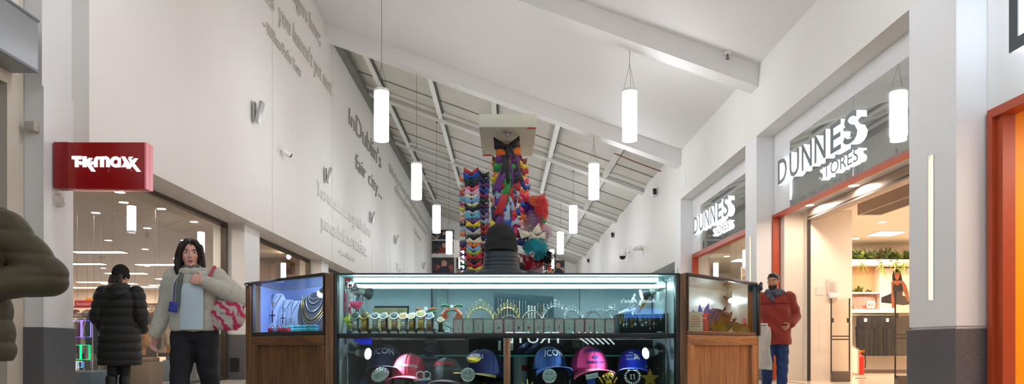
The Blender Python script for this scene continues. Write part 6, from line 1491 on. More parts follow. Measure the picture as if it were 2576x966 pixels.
mb = MB(T); mb.ball((0,0.018,0.035),(0.098,0.110,0.100),22,14); mb.loft([ring((0,0.016,z),r_,r_*1.1,0,28) for z,r_ in ((-0.075,0.092),(-0.03,0.102),(0.02,0.103))]); attach(remesh(mb,'beanie',0.006,3,lambda c,n: 0.004*sin(c.z*60+2*sin(c.x*18))+0.0012*sin(math.atan2(c.y,c.x)*60)), 'beanie', bn, t)
mb = MB(T); mb.loft([ring((0,0.016,z),0.108,0.118,0,28) for z in (-0.08,-0.02)]); attach(remesh(mb,'cuff',0.006,3,lambda c,n: 0.0015*sin(math.atan2(c.y,c.x)*60)), 'beanie_cuff', bn, t)
mb = MB(); trousers(mb,0.66,0.19,kn_,an_,(0.12,0.085,0.065)); attach(remesh(mb,'trousers',0.011,3), 'trousers', mat('trousers_black'), t)
for a in an_:
    mb = MB(Mx.Translation((0,0,0.19))); shoe(mb,a,0); mb.build('shoe', mat('shoe_dark'), t)
t = thing('stool', 'wooden bar stool under the seated vendor', 'stool', (-0.02,4.55,0))
mb = MB(); mb.cyl((0,0,0.54),0.19,0.045,28); mb.build('seat', oak, t)
for k in range(4):
    a = pi/4+pi/2*k; mb = MB(); mb.tube([(0.13*cos(a),0.13*sin(a),0.52),(0.2*cos(a),0.2*sin(a),0.0)],0.016,10); mb.build('leg', oak, t)
mb = MB(); mb.torus((0,0,0.17),0.185,0.012,28,8); mb.bb(-0.2,0.2,0.14,0.20+0.26,0.165,0.19); mb.build('foot_ring', oak, t)
# --- passer-by at the left edge ---
t = thing('person', 'passer-by in dark olive padded coat cut off by the left edge', 'person', (-2.93,3.72,0), R(20))
ol = mat('coat_olive', (66,60,38), 0.6, var=(10,0.15), bump=(50,0.15))
mb = MB(); hc = V((-0.02,-0.03,1.56)); hR = Mx.Rotation(R(-30),4,'Z'); head(mb,hc,hR); mb.cap((0,0.01,1.36),(-0.01,-0.01,1.48),0.062,0.054,14)
torso(mb, [(0.85,0,0,0.13,0.09),(1.1,0,0,0.13,0.09),(1.3,0,0,0.16,0.09),(1.39,0,0,0.08,0.06)])
shR, elR, wrR = V((-0.20,0,1.34)), V((-0.28,0.03,1.07)), V((-0.12,-0.2,1.02)); shL, elL, wrL = V((0.20,0,1.34)), V((0.415,0.02,1.08)), V((0.15,-0.17,1.0))
mb.limb([shR,elR,wrR],[0.05,0.042,0.032],12); mb.limb([shL,elL,wrL],[0.05,0.042,0.032],12); hand(mb,wrR,(0.8,-0.5,0.0),(0,0.4,-0.8),0.6,-1); hand(mb,wrL,(-0.85,-0.4,0.0),(0.1,0.8,0.2),0.7,-1)
kn_ = [(-0.09,-0.10,0.47),(0.09,0.08,0.47)]; an_ = [(-0.08,-0.16,0.08),(0.09,0.24,0.11)]
mb.limb([(-0.09,0,0.86),kn_[0],an_[0]],[0.085,0.06,0.045],14); mb.limb([(0.09,0,0.86),kn_[1],an_[1]],[0.085,0.06,0.045],14)
attach(remesh(mb,'body',0.007,3), 'body', skinL, t); face_parts(t,hc,hR,hairD)
T = Mx.Translation(hc) @ hR; mb = MB(T); mb.ball((0,0.024,0.045),(0.086,0.1,0.088),20,12); mb.limb([(0,0.08,0.02),(0,0.09,-0.10)],[0.06,0.04],12); attach(remesh(mb,'hair',0.007,3), 'hair', hairD, t)
mb = MB(); torso(mb, [(0.62,0,0,0.25,0.19),(0.68,0,0,0.265,0.20),(0.85,0,0,0.25,0.19),(1.05,0,0,0.235,0.175),(1.22,0,0,0.24,0.17),(1.34,0,0.01,0.21,0.15),(1.42,0,0.02,0.13,0.12),(1.47,0,0.02,0.11,0.11)])
mb.limb([shR,elR,wrR],[0.11,0.10,0.07],16); mb.limb([shL,elL,wrL],[0.115,0.105,0.072],16)
attach(remesh(mb,'coat',0.010,4,puff(0.12,0.014)), 'padded_coat', ol, t)
mb = MB(); mb.torus((0,0.03,1.44),0.12,0.05,26,10,rot=Mx.Rotation(-0.3,3,'X')); attach(remesh(mb,'hood_trim',0.010,3,lambda c,n: 0.008*sin(c.x*90)*sin(c.z*80+c.y*50)), 'hood', ol, t)
mb = MB(); trousers(mb,0.84,0.18,kn_,an_,(0.11,0.08,0.06)); attach(remesh(mb,'trousers',0.011,3), 'trousers', mat('trousers_brown', (50,38,32), 0.8), t)
for a in an_:
    mb = MB(Mx.Translation((0,0,0.03 if a[2] > 0.1 else 0))); shoe(mb,a,0); mb.build('shoe', mat('shoe_dark'), t)
# ---------- shop interiors ----------
def wall(name, x0,x1,y0,y1,z0,z1,m):
    mb = MB(); mb.bb(x0,x1,y0,y1,z0,z1); return struct(name, mb, m)
# left store
tkw = mat('shop_wall_beige', (222,208,192), 0.7, var=(0.5,0.03)); tkc = mat('shop_ceiling_beige', (222,208,194), 0.7); tkf = mat('shop_floor_grey', (112,112,116), 0.2, var=(1.5,0.1))
wall('floor_left_shop',-21,-5.86,7.0,33,0.0,0.012,tkf)
wall('ceiling_left_shop',-21,-6.02,7.0,33,3.35,3.5,tkc)
wall('wall_left_shop_back',-21.2,-21,7,33,0,3.5,tkw); wall('wall_left_shop_end',-21,-6.06,33,33.2,0,3.5,tkw); wall('wall_left_shop_near',-21,-6.07,8.15,8.3,0,3.5,tkw)
wall('wall_left_shop_divider',-7.6,-6.06,20.9,21.1,0,3.5,mat('divider_brown', (150,120,100), 0.6))
lightw = emitter('panel_light', (255,234,214), 56.0); dlm = emitter('downlight_face', (255,234,210), 300.0)
def downlight(x, y, z, label, group):
    t = thing('downlight', label, 'ceiling light', (x,y,z), 0, group)
    mb = MB(); mb.torus((0,0,-0.004),0.085,0.012,24,8); mb.build('trim_ring', capm, t)
    mb = MB(); mb.cyl((0,0,-0.006),0.075,0.008,20); mb.build('lens', dlm, t)
    return t
d0 = downlight(-6.6,11.95,3.35,'downlight nearest the red sign inside the left shop','downlights in the left shop ceiling')
DL = [(-6.6,13.4),(-6.6,14.8),(-6.65,9.9),(-7.2,11.2),(-7.0,12.8),(-8.1,13.8),(-8.0,15.6),(-8.0,17.4),(-9.9,17.4),(-9.8,19.0),(-9.9,21),(-11.8,23),(-12,26),(-13.6,23.6),(-6.7,16.6),(-6.7,18.4),(-7.9,19.4),(-6.7,22.6),(-6.7,24.8)]  # some near the window are added to brighten the coats
for i, (x, y) in enumerate(DL): clone(d0, (x,y,3.35), f"recessed downlight, {ordinal(i+1)} farthest in, inside the left shop")
for i, (px, py) in enumerate(((250,632),(400,664),(206,662),(318,686),(240,708),(355,720),(222,722),(440,700),(300,712),(420,716),(480,690))):  # last few in the list are added to brighten the far walls
    d = 2.65*F/(HY-py); x = (px-CX)/F*d
    t = thing('linear_light', f"long white ceiling light, {ordinal(i)} one back in the left shop", 'ceiling light', (x,d,3.35), 0, 'long ceiling lights in the left shop')
    mb = MB(); mb.bb(-0.72,0.72,-0.19,0.19,-0.03,0.0); mb.build('housing', capm, t)
    mb = MB(); mb.bb(-0.69,0.69,-0.16,0.16,-0.036,-0.031); mb.build('diffuser', lightw, t)
# garments on rails
def garment(m, L=0.75):
    t = thing('hanging_coat', 'x', 'coat', (0,0,0))
    mb = MB()
    secs = [(-L,0.24,0.05),(-L*0.6,0.235,0.055),(-0.25,0.22,0.06),(-0.08,0.20,0.055),(-0.02,0.12,0.045),(0.02,0.06,0.03)]
    mb.loft([ring((0,0,z),rx_+0.006*sin(7*i),ry_,0,22) for i,(z,rx_,ry_) in enumerate(secs)]); mb.build('coat_body', m, t)
    for s in (-1,1):
        mb = MB(); mb.limb([(s*0.185,0,-0.06),(s*0.255,-0.01,-0.32),(s*0.25,-0.03,-0.58)],[0.06,0.055,0.045],12); mb.build('sleeve', m, t)
    mb = MB(); mb.torus((0,0,0.0),0.075,0.03,18,8,rot=Mx.Rotation(0.5,3,'X')); mb.build('collar', m, t)
    mb = MB(); mb.tube([(0,0,0.03),(0,0,0.07),(0.018,0,0.085),(0.02,0,0.11),(0,0,0.125),(-0.015,0,0.112)],0.003,6); mb.build('hanger', wirem, t)
    return t
g0 = garment(mat('cloth_tan', (196,150,112), 0.85))
def cloth(n, c): return mat('cloth_'+n, c, 0.85, sheen=0.2, var=(8,0.15), bump=(80,0.4))
def rail(x0, y0, x1, y1, z, label):
    t = thing('clothes_rail', label, 'clothes rail', ((x0+x1)/2,(y0+y1)/2,0.012))
    cx_, cy_ = (x0+x1)/2, (y0+y1)/2
    mb = MB(); mb.tube([(x0-cx_,y0-cy_,z),(x1-cx_,y1-cy_,z)],0.014,10); mb.build('bar', metal, t)
    for a, b in ((x0,y0),(x1,y1)):
        mb = MB(); mb.tube([(a-cx_,b-cy_,z),(a-cx_,b-cy_,0.02)],0.014,10); mb.bb(a-cx_-0.25,a-cx_+0.25,b-cy_-0.02,b-cy_+0.02,0,0.03); mb.build('upright', metal, t)
def hang_row(x0, y0, x1, y1, z, items, yaw, group, where):
    rail(x0, y0, x1, y1, z, 'chrome clothes rail '+where)
    n = len(items)
    for i, (nm, c, s) in enumerate(items):
        f = (i+0.5)/n
        clone(g0, (x0+(x1-x0)*f, y0+(y1-y0)*f, z-0.11+0.012), f"{nm.replace('_',' ')} coat, {ordinal(i)} along the rail {where}", rotz=yaw+rnd.uniform(-0.15,0.15), group=group, recolor={k:[cloth(nm,c)] for k in ('coat_body','sleeve','collar')}, scale=s)
hang_row(-6.75,11.6,-6.0,13.6,1.42,[('navy',(36,44,62),1.0),('tan',(198,152,116),1.0),('camel',(206,150,84),1.05),('brown',(104,76,60),1.1),('beige',(206,182,156),1.0),('mustard',(214,156,60),1.0),('taupe',(150,124,108),1.1),('dark_brown',(74,54,46),1.0),('sand',(214,190,160),1.0)],0.7,'coats on the rail behind the black coat','behind the woman in the black coat')
hang_row(-7.75,11.9,-6.75,11.7,1.22,[('white',(222,220,212),0.85),('oatmeal',(196,186,172),0.85),('cream',(226,218,200),0.85),('grey_knit',(150,142,138),0.9),('plum',(122,70,96),0.85),('pale_grey',(188,186,184),0.9)],0.15,'pale coats on the near left rail','near the glowing frames')
hang_row(-9.9,14.6,-8.0,14.4,1.5,[('charcoal',(60,56,62),0.9),('mauve',(140,92,116),0.9),('slate',(84,88,98),0.9),('wine',(110,44,62),0.9),('stone',(160,150,140),0.9),('black',(36,34,38),0.9),('rose',(176,120,130),0.9)],0.2,'coats on the middle rail','under the red sign')
hang_row(-9.0,18.0,-7.2,17.6,1.5,[('ink',(40,46,66),1.0),('fawn',(180,150,122),1.0),('moss',(96,98,74),1.0),('bark',(92,70,58),1.0),('ash',(150,146,142),1.0)],0.2,'coats on the far rail','deep inside the left shop')
for o in list(g0.children_recursive)+[g0]: bpy.data.objects.remove(o)
def board_sign(px, py, d, w, h, c, txt, label, th=0.03, tcol=(240,236,230), th_h=None):
    q = P(px,py,d); t = thing('hanging_sign', label, 'sign', q, 0, None)
    mb = MB(); mb.bb(-w/2,w/2,0,th,-h/2,h/2,0.003); mb.build('board', mat('board_%d_%d_%d' % c, c, 0.5, emit=0.12), t)
    if txt: mb = MB(); mb.text(txt, frame((0,-0.004,-h*0.16),(1,0,0),(0,0,1)), th_h or h*0.42, w*0.82, 0.006, center=True); mb.build('lettering', mat('sign_text', tcol, 0.5), t, smooth=0)
    mb = MB()
    for s in (-1,1): mb.tube([(s*w*0.4,th/2,h/2),(s*w*0.4,th/2,3.34-q.z)],0.003,5)
    mb.build('suspension_wire', wirem, t)
board_sign(214,765,13.9,0.42,0.15,(206,52,60),'Accessories','red hanging sign reading Accessories inside the left shop')
board_sign(236,757,14.2,0.34,0.12,(244,166,40),'','plain orange hanging sign beside the red one in the left shop')
board_sign(364,774,13.4,0.5,0.17,(112,82,60),'Coats','brown hanging sign reading Coats inside the left shop', tcol=(236,226,210))
# glowing neon frames
def neon(px0, py0, px1, py1, d, c, label, split):
    a, b = P(px0,py1,d), P(px1,py0,d); t = thing('neon_frame', label, 'neon light', ((a.x+b.x)/2,d,a.z), 0, 'glowing neon frames in the left shop window')
    m = emitter('neon_%d_%d_%d' % c, c, 2.6); w = b.x-a.x; h = b.z-a.z
    def rect(x0, x1): return [(x0,0,0),(x1,0,0),(x1,0,h),(x0,0,h)]
    n = 2 if split else 1
    for k in range(n):
        mb = MB(); r = rect(-w/2+w*k/n+0.01,-w/2+w*(k+1)/n-0.01); mb.tube(r,0.007,8,closed=True); mb.build('tube', m, t)
    mb = MB()
    for s in (-1,1): mb.tube([(s*w*0.5,0.03,h),(s*w*0.5,0.03,-a.z+0.02)],0.008,6)
    mb.build('stand', metal, t)
neon(180,806,230,848,10.9,(120,100,255),'violet glowing double frame beside the left granite base',True)
neon(180,868,226,904,10.9,(10,235,110),'green glowing double frame beneath the violet one',True)
neon(192,910,208,924,10.8,(60,150,255),'small blue glowing square beneath the green frame',False)
mb = MB(); mb.bb(-7.0,-6.3,10.6,11.5,0.012,0.30,0.01); tag(mb.build('display_plinth', mat('plinth_blue', (70,96,120), 0.3)), 'low blue grey plinth under the glowing frames', 'plinth')
for i, (x, y, c) in enumerate(((-6.45,13.9,(120,130,140)),(-6.35,12.2,(150,120,90)),(-7.3,12.6,(90,90,96)))):
    mb = MB(); mb.bb(x-0.25,x+0.25,y-0.25,y+0.25,0.012,0.42,0.01); mb.bb(x-0.22,x+0.22,y-0.2,y+0.2,0.42,0.5,0.02); tag(mb.build('floor_bin', mat('bin%d' % i, c, 0.5)), ['grey display bin under the coats near the window frame','brown display bin under the tan coats','dark display bin under the pale coats'][i], 'display bin')
tag(MB().bb(P(690,0,20.6).x,P(737,0,20.6).x,20.85,20.89,P(0,690,20.6).z-0.5,P(0,660,20.6).z).build('framed_picture', mat('picture_dark', (104,70,58), 0.5, var=(3,0.4))), 'dark framed picture inside the second left shop window', 'picture')
t = thing('spot_lamp', 'glaring warm spot lamp inside the second left shop window', 'lamp', P(727,645,19.8))
mb = MB(); mb.tube([(0,0.1,0.05),(0,0.03,0.01),(0,0,0)],[0.03,0.05,0.06],14); mb.build('lamp_head', capm, t)
mb = MB(); mb.ball((0,-0.02,-0.02),(0.06,0.04,0.06),14,9); mb.build('bulb', emitter('warm_glare', (255,222,180), 150.0), t)
mb = MB(); mb.tube([(0,0.1,0.05),(0,0.1,0.12)],0.015,8); mb.build('stem', capm, t)
# ---------- right store ----------
dw = mat('shop_white', (238,226,212), 0.5); dcl = mat('shop_ceiling_white', (240,232,222), 0.6); dfl = mat('shop_floor_cream', (222,204,182), 0.15, var=(2,0.04))
wall('floor_right_shop',5.5,13,8.86,27,0.0,0.012,dfl)
wall('ceiling_right_shop',5.62,13,8.3,27,3.36,3.5,dcl)
wall('wall_right_shop_back',13,13.2,8.3,27.2,0,3.5,dw); wall('wall_right_shop_end',6.02,13,27,27.2,0,3.5,dw); wall('wall_right_shop_near',6.02,13,8.1,8.25,0,3.5,dw)
wall('wall_right_lobby',5.62,6.0,13.95,14.19,0,3.36,dw); wall('wall_right_lobby_inner',6.0,6.83,13.65,14.19,0,3.36,dw)
wall('wall_right_partition',7.0,13,18.25,18.4,0,3.36,dw)
mb = MB(); mb.bb(5.95,5.985,13.58,13.66,0.012,3.2); tag(mb.build('sliding_door_edge', mat('door_rubber', (52,44,40), 0.5)), 'dark vertical edge of the sliding door in the right shop entrance', 'door edge')
t = thing('door_header', 'grey sliding door header with dark slot along the right shop entrance', 'door header', (6.0,11,3.2))
mb = MB(); mb.bb(5.93,6.14,8.9,13.6,3.16,3.36,0.004); mb.build('header_box', mat('header_grey', (176,164,152), 0.4), t, True)
mb = MB(); mb.bb(5.925,5.932,8.9,13.6,3.19,3.215); mb.build('slot', mat('door_rubber'), t, True)
t = thing('air_curtain', 'taupe air curtain box under the ceiling of the right shop entrance', 'air curtain', (6.8,11,3.1))
mb = MB(); mb.bb(6.55,7.0,9.2,12.9,3.12,3.34,0.01); mb.build('casing', mat('curtain_taupe', (170,148,130), 0.5), t, True)
mb = MB()
for k in range(6): mb.bb(6.6+0.06*k,6.63+0.06*k,9.3,12.8,3.112,3.121)
mb.build('grille', mat('grille_dark', (110,94,84), 0.5), t, True)
for i, (x, y) in enumerate(((5.75,13.1),(5.78,11.5),(8.6,12.4),(8.1,14.9),(9.2,15.6),(10.0,16.4),(8.7,17.2),(9.6,14.2),(7.6,11.0),(10.6,15.2),(6.6,15.6),(6.6,17.2),(6.6,18.8),(7.6,22),(6.6,20.6))):
    clone(d0, (x,y,3.36), f"recessed downlight, {ordinal(i)} one in the ceiling of the right shop", group='downlights in the right shop ceiling')
for i, (x, y) in enumerate(((8.2,13.2),(9.9,13.2),(9.0,16.4),(7.4,21.5),(8.6,11.0))):  # panels added to brighten the shop interior
    t = thing('ceiling_panel_light', f"flat square ceiling light, {ordinal(i)} one back in the right shop", 'ceiling light', (x,y,3.36), 0, 'square ceiling lights in the right shop')
    mb = MB(); mb.bb(-0.31,0.31,-0.31,0.31,-0.02,0,0.003); mb.build('housing', capm, t)
    mb = MB(); mb.bb(-0.29,0.29,-0.29,0.29,-0.026,-0.021); mb.build('diffuser', emitter('panel_warm', (255,234,214), 34.0), t)
# security gates
def gate(x0, x1, y, label):
    t = thing('security_gate', label, 'security gate', ((x0+x1)/2,y,0.012), 0, 'security gates in the right shop entrance'); w = (x1-x0)/2; H = 1.6
    fr = mat('gate_frame', (84,74,66), 0.35, 0.4)
    mb = MB(); mb.tube([(-w,0,0.16),(-w,0,H),(w,0,H),(w,0,0.16)],0.014,8); mb.bb(-w,w,-0.012,0.012,0.86,0.885); mb.bb(-w,w,-0.012,0.012,0.80,0.825); mb.build('frame', fr, t)
    mb = MB(); mb.bb(-w+0.015,w-0.015,-0.005,0.005,0.2,H-0.02); mb.build('acrylic_panel', glass('acrylic', (250,246,240), 0.07), t)
    mb = MB(); mb.box((0,0,0.10),(2*w*0.92,0.16,0.2),bev=0.015); mb.build('base', mat('gate_base', (96,84,76), 0.45), t)
    for s in (-1,1): mb = MB(); mb.box((s*(w-0.02),0,1.18),(0.05,0.04,0.09),bev=0.006); mb.build('sensor_block', fr, t)
gate((2091-CX)/F*13.4,(2137-CX)/F*13.4,13.4,'left security gate standing before the white lobby wall')
gate((2252-CX)/F*11.5,(2326-CX)/F*11.5,11.5,'right security gate partly hidden by the near pier')
# notices on the lobby wall
def lob(px, py): return P(px,py,13.64)
a = lob(2053,742); b = lob(2072,722); tag(MB().bb(a.x,b.x,13.635,13.648,a.z,b.z).build('notice', mat('paper_white', (226,214,206), 0.6)), 'small paper notice on the white lobby wall', 'notice')
a = lob(2080,741); b = lob(2106,703); t = thing('notice_holder', 'clear leaflet holder with a printed sheet on the white lobby wall', 'notice holder', ((a.x+b.x)/2,13.64,a.z))
mb = MB(); mb.bb(a.x,b.x,13.628,13.648,a.z,b.z,0.003); mb.build('sheet', mat('paper_grey', (214,200,190), 0.4), t, True)
mb = MB()
for k in range(6): mb.bb(a.x+0.04,b.x-0.05,13.6265,13.6275,b.z-0.08-0.03*k,b.z-0.07-0.03*k)
mb.build('printed_lines', mat('print_grey', (150,140,132), 0.6), t, True)
a = lob(2082,758); b = lob(2104,738); t = thing('sanitiser_dispenser', 'white hand sanitiser dispenser below the leaflet holder', 'dispenser', ((a.x+b.x)/2,13.6,a.z))
mb = MB(); mb.bb(a.x,b.x,13.55,13.648,a.z+0.05,b.z,0.02); mb.build('body', capm, t, True); mb = MB(); mb.bb(a.x+0.03,b.x-0.03,13.56,13.64,a.z,a.z+0.05,0.008); mb.build('tray', mat('tray_grey', (190,176,160), 0.5), t, True)
# back display wall
DS = 17.9
def sx(px): return (px-CX)/F*DS
def sz(py): return CZ+(HY-py)/F*DS
t = thing('wall_unit', 'white display wall unit with niche and shelves at the back of the right shop', 'shelving', (sx(2215),DS,0.012)); wu = mat('unit_white', (240,228,212), 0.5); xl, xr = sx(2125), sx(2335)
mb = MB(); mb.bb(xl,xr,DS,DS+0.3,0.012,sz(655)); mb.build('back', wu, t, True)
mb = MB(); mb.bb(xl,xr,DS-0.38,DS,sz(672),sz(657),0.004); mb.build('top_ledge', wu, t, True)
mb = MB(); mb.bb(sx(2198),sx(2201),DS-0.3,DS,sz(785),sz(672)); mb.build('niche_side', wu, t, True)
mb = MB(); mb.bb(xl,sx(2198),DS-0.02,DS,sz(738),sz(672)); mb.build('niche_back', mat('niche_tan', (206,166,124), 0.6), t, True)
mb = MB(); mb.bb(xl,sx(2198),DS-0.32,DS-0.0,sz(741),sz(737)); mb.build('niche_shelf', wu, t, True)
mb = MB(); mb.bb(xl,xr,DS-0.4,DS,sz(789),sz(780),0.004); mb.build('lower_shelf', wu, t, True)
mb = MB(); mb.tube([(xl,DS-0.36,sz(794)),(xr,DS-0.36,sz(794))],0.014,8); mb.build('hanging_rail', metal, t, True)
mb = MB(); mb.bb(xl,xr,DS-0.45,DS,0.012,0.09); mb.build('plinth', mat('plinth_dark', (90,74,62), 0.5), t, True)
mb = MB(); mb.bb(sx(2201),xr,DS-0.02,DS,sz(674),sz(672)+0.015); mb.build('dark_reveal', mat('door_rubber'), t, True)
# poster of a woman stretching, flat print
t = thing('fashion_poster', 'white wall poster of a woman in black sportswear stretching', 'poster', (sx(2243),DS-0.03,sz(779)))
mb = MB(); mb.bb(sx(2202),sx(2330),DS-0.03,DS-0.015,sz(779),sz(675)); mb.build('sheet', mat('poster_white', (246,236,218), 0.5), t, True)
def flat(pts, m, name, dz=0.0, label=None):
    mb = MB(); mb.prism([(sx(x),sz(y)) for x, y in pts], 0.031+dz, 0.032+dz, Mx(((1,0,0,0),(0,0,-1,DS),(0,1,0,0),(0,0,0,1)))); mb.build(name, m, t, True, label, smooth=0)
bl2 = mat('print_black', (40,34,34), 0.6); sk2 = mat('print_skin', (150,84,54), 0.6)
flat([(2203,760),(2205,752),(2232,742),(2244,736),(2256,740),(2284,748),(2300,752),(2300,764),(2270,768),(2240,764)], bl2, 'leggings_print')
flat([(2241,728),(2240,712),(2244,706),(2250,704),(2262,704),(2270,707),(2278,718),(2283,735),(2286,756),(2281,760),(2275,742),(2270,732),(2268,744),(2246,744),(2249,756),(2248,775),(2242,775),(2240,750)], sk2, 'skin_print', 0.001)
flat([(2246,712),(2250,716),(2256,718),(2262,714),(2266,712),(2270,726),(2268,746),(2246,746),(2244,726)], bl2, 'top_print', 0.002)
flat([(2243,706),(2243,692),(2246,682),(2252,677),(2259,678),(2264,684),(2266,694),(2268,706),(2262,706),(2250,706)], mat('print_hair', (34,24,22), 0.6), 'hair_print', 0.002)
flat([(2250,690),(2253,685),(2258,685),(2261,690),(2261,697),(2258,703),(2255,705),(2251,702),(2249,696)], mat('print_face', (176,98,62), 0.6), 'face_print', 0.003)
# plants
def plant(px, py, d, n, L, c, label, drop=False, w=0.02):
    q = P(px,py,d); t = thing('leafy_plant', label, 'plant', q, 0, 'plants on the display wall unit'); r2 = random.Random(px)
    m = mat('plant_%d_%d_%d' % c, c, 0.5)
    for k in range(n):
        a = r2.uniform(0,2*pi); el = r2.uniform(0.25,1.3) if not drop else r2.uniform(-1.2,0.6); Lk = L*r2.uniform(0.6,1.0)
        dx, dy = cos(a)*cos(el), sin(a)*cos(el)*0.5
        sd = V((-sin(a),cos(a),0.2)).normalized(); mb = MB()
        mb.grid(lambda u,v: V((dx*Lk*u, dy*Lk*u-0.03, sin(el)*Lk*u-0.35*Lk*u*u))+sd*((v-0.5)*2*w*sin(pi*min(1,u*0.93+0.06))*(1+0.35*sin(u*30))), 10, 2); mb.build('leaf', m, t)
    if not drop: mb = MB(); mb.lathe([(0.06,-0.005),(0.075,0.07),(0.07,0.07)],(0,0,0),16); mb.build('pot', mat('pot_dark', (70,60,50), 0.6), t)
G = [(96,112,60),(58,84,48),(134,146,66),(74,96,52),(110,120,70),(84,76,50)]
for i, px in enumerate((2134,2151,2167,2184,2200,2216,2232,2249,2266,2284)):
    plant(px,657,DS-0.2,30,0.60,G[i % 6],f"bushy plant, {ordinal(i)} from the left on the top ledge of the display unit", w=0.030)
for i, (px, py) in enumerate(((2165,660),(2218,664),(2250,662),(2272,662))): plant(px,py,DS-0.38,14,0.30,(150,170,70),f"trailing plant, {ordinal(i)} from the left spilling over the display ledge",True,0.014)
plant(2162,737,DS-0.18,26,0.40,(120,134,64),'bright bushy plant in the tan niche of the display unit', w=0.024)
plant(2185,738,DS-0.18,12,0.20,(96,120,60),'low plant at the right of the tan niche', w=0.02)
# pink tops and trousers
t0 = None
for i, px in enumerate((2150,2163,2175)):
    q = (sx(px),DS-0.2,sz(748)); t = thing('hanging_shirt', f"pink top, {ordinal(i)} from the left hanging in the display unit", 'top', q, 0.25*(i-1), 'pink tops in the display unit'); m = cloth('pink_top', (240,150,140))
    mb = MB(); mb.loft([ring((0,0,z),rx_,ry_,0,18) for z,rx_,ry_ in ((-0.34,0.13,0.03),(-0.2,0.13,0.035),(-0.05,0.14,0.03),(0.0,0.06,0.02))]); mb.build('top_body', m, t)
    for s in (-1,1): mb = MB(); mb.limb([(s*0.12,0,-0.04),(s*0.17,-0.01,-0.22)],[0.04,0.035],10); mb.build('sleeve', m, t)
    mb = MB(); mb.tube([(0,0,0),(0,0,0.05),(0.015,0,0.07),(0,0,0.085)],0.003,6); mb.build('hanger', wirem, t)
def trouser(px, c, label, tag_):
    q = (sx(px),DS-0.36,sz(794)); t = thing('hanging_trousers', label, 'trousers', q, rnd.uniform(-0.15,0.15), 'dark trousers on the display rail'); m = cloth('trouser_%d' % c[0], c)
    mb = MB(); mb.loft([ring((0,0,z),rx_,ry_,0,18) for z,rx_,ry_ in ((-0.36,0.125,0.045),(-0.2,0.125,0.05),(-0.06,0.115,0.045),(-0.04,0.11,0.03))]); mb.build('waist', m, t)
    for s in (-1,1):
        mb = MB(); mb.loft([ring((s*0.062+0.01*s*i,0.006*s,z),rx_,ry_,0,14) for i,(z,rx_,ry_) in enumerate(((-1.03,0.068,0.03),(-0.7,0.066,0.036),(-0.4,0.064,0.042),(-0.3,0.06,0.04)))]); mb.build('leg', m, t)
    mb = MB(); mb.tube([(-0.1,0,-0.035),(0,0,-0.01),(0.1,0,-0.035)],0.006,6); mb.tube([(0,0,-0.01),(0,0,0.02),(0.012,0,0.03)],0.003,6); mb.build('hanger', bl2, t)
    if tag_: mb = MB(); mb.box((0.0,-0.055,-0.13),(0.07,0.004,0.09)); mb.build('tag', mat('paper_white'), t)
for i, px in enumerate((2149,2157,2166,2174,2193,2201,2210,2219,2228,2241,2249,2258,2267,2276)):
    trouser(px,(26+(i % 3)*7,25+(i % 3)*6,30),f"dark trousers, {ordinal(i)} from the left on the display rail", i in (1,6,12))
a, b = P(2181,775,DS-0.42), P(2201,757,DS-0.42); t = thing('price_card', 'white price card reading fifteen euro on the display shelf', 'price card', ((a.x+b.x)/2,DS-0.42,a.z))
mb = MB(); mb.bb(a.x,b.x,DS-0.425,DS-0.418,a.z,b.z); mb.build('card', mat('paper_white'), t, True)
mb = MB(); mb.text('\u20ac15', frame(((a.x+b.x)/2,DS-0.427,a.z+0.05),(1,0,0),(0,0,1)), 0.075, 0.14, 0.003, center=True); mb.build('lettering', bl2, t, True, smooth=0)
# extinguisher and floor bits
q = P(2163,938,16.6); t = thing('fire_extinguisher', 'red fire extinguisher on the floor by the trousers', 'fire extinguisher', (q.x,16.6,0.012)); ex = mat('extinguisher_red', (220,36,20), 0.3)
mb = MB(); mb.lathe([(0.085,0.0),(0.09,0.02),(0.09,0.40),(0.07,0.46),(0.03,0.49),(0.03,0.52)],(0,0,0),24); mb.build('cylinder', ex, t)
mb = MB(); mb.box((0,0,0.54),(0.05,0.04,0.05),bev=0.008); mb.box((0.05,0,0.575),(0.13,0.02,0.015)); mb.box((0.05,0,0.545),(0.11,0.02,0.012)); mb.build('valve', mat('valve_orange', (230,130,30), 0.4), t)
mb = MB(); mb.tube([(0.03,-0.02,0.54),(0.10,-0.04,0.50),(0.11,-0.05,0.3),(0.10,-0.05,0.16)],0.012,8); mb.build('hose', bl2, t)
q = P(2150,938,16.3); t = thing('panel_trolley', 'white framed board leaning beside the fire extinguisher', 'board', (q.x,16.3,0.012))
mb = MB(); mb.tube([(-0.09,0,0.06),(0.09,0,0.0),(0.09,0,0.62),(-0.09,0,0.72)],0.014,8,closed=True); mb.build('frame', mat('chrome'), t)
mb = MB(); mb.add([(-0.085,0.006,0.07),(0.085,0.006,0.02),(0.085,0.006,0.6),(-0.085,0.006,0.7),(-0.085,0.014,0.07),(0.085,0.014,0.02),(0.085,0.014,0.6),(-0.085,0.014,0.7)],[(0,1,2,3),(7,6,5,4),(0,4,5,1),(1,5,6,2),(2,6,7,3),(3,7,4,0)]); mb.build('board', wu, t)
q = P(2165,953,14.6); mb = MB(); mb.box((q.x,14.6,0.025),(0.22,0.06,0.02),bev=0.008); tag(mb.build('floor_clip', mat('clip_grey', (150,140,130), 0.4)), 'small grey clip lying on the cream shop floor', 'clip')
# shelving seen through the second right-hand window
t = thing('shelf_unit', 'white shelving seen through the second right-hand shop window', 'shelving', (7.9,19.9,0.012))
mb = MB(); mb.bb(6.9,9.4,20.2,20.26,0.012,3.0); mb.build('back', wu, t, True)
for k in range(5): mb = MB(); mb.bb(6.9,9.4,19.85,20.2,0.5+0.55*k,0.53+0.55*k); mb.build('shelf', mat('shelf_cream', (226,208,186), 0.5), t, True)
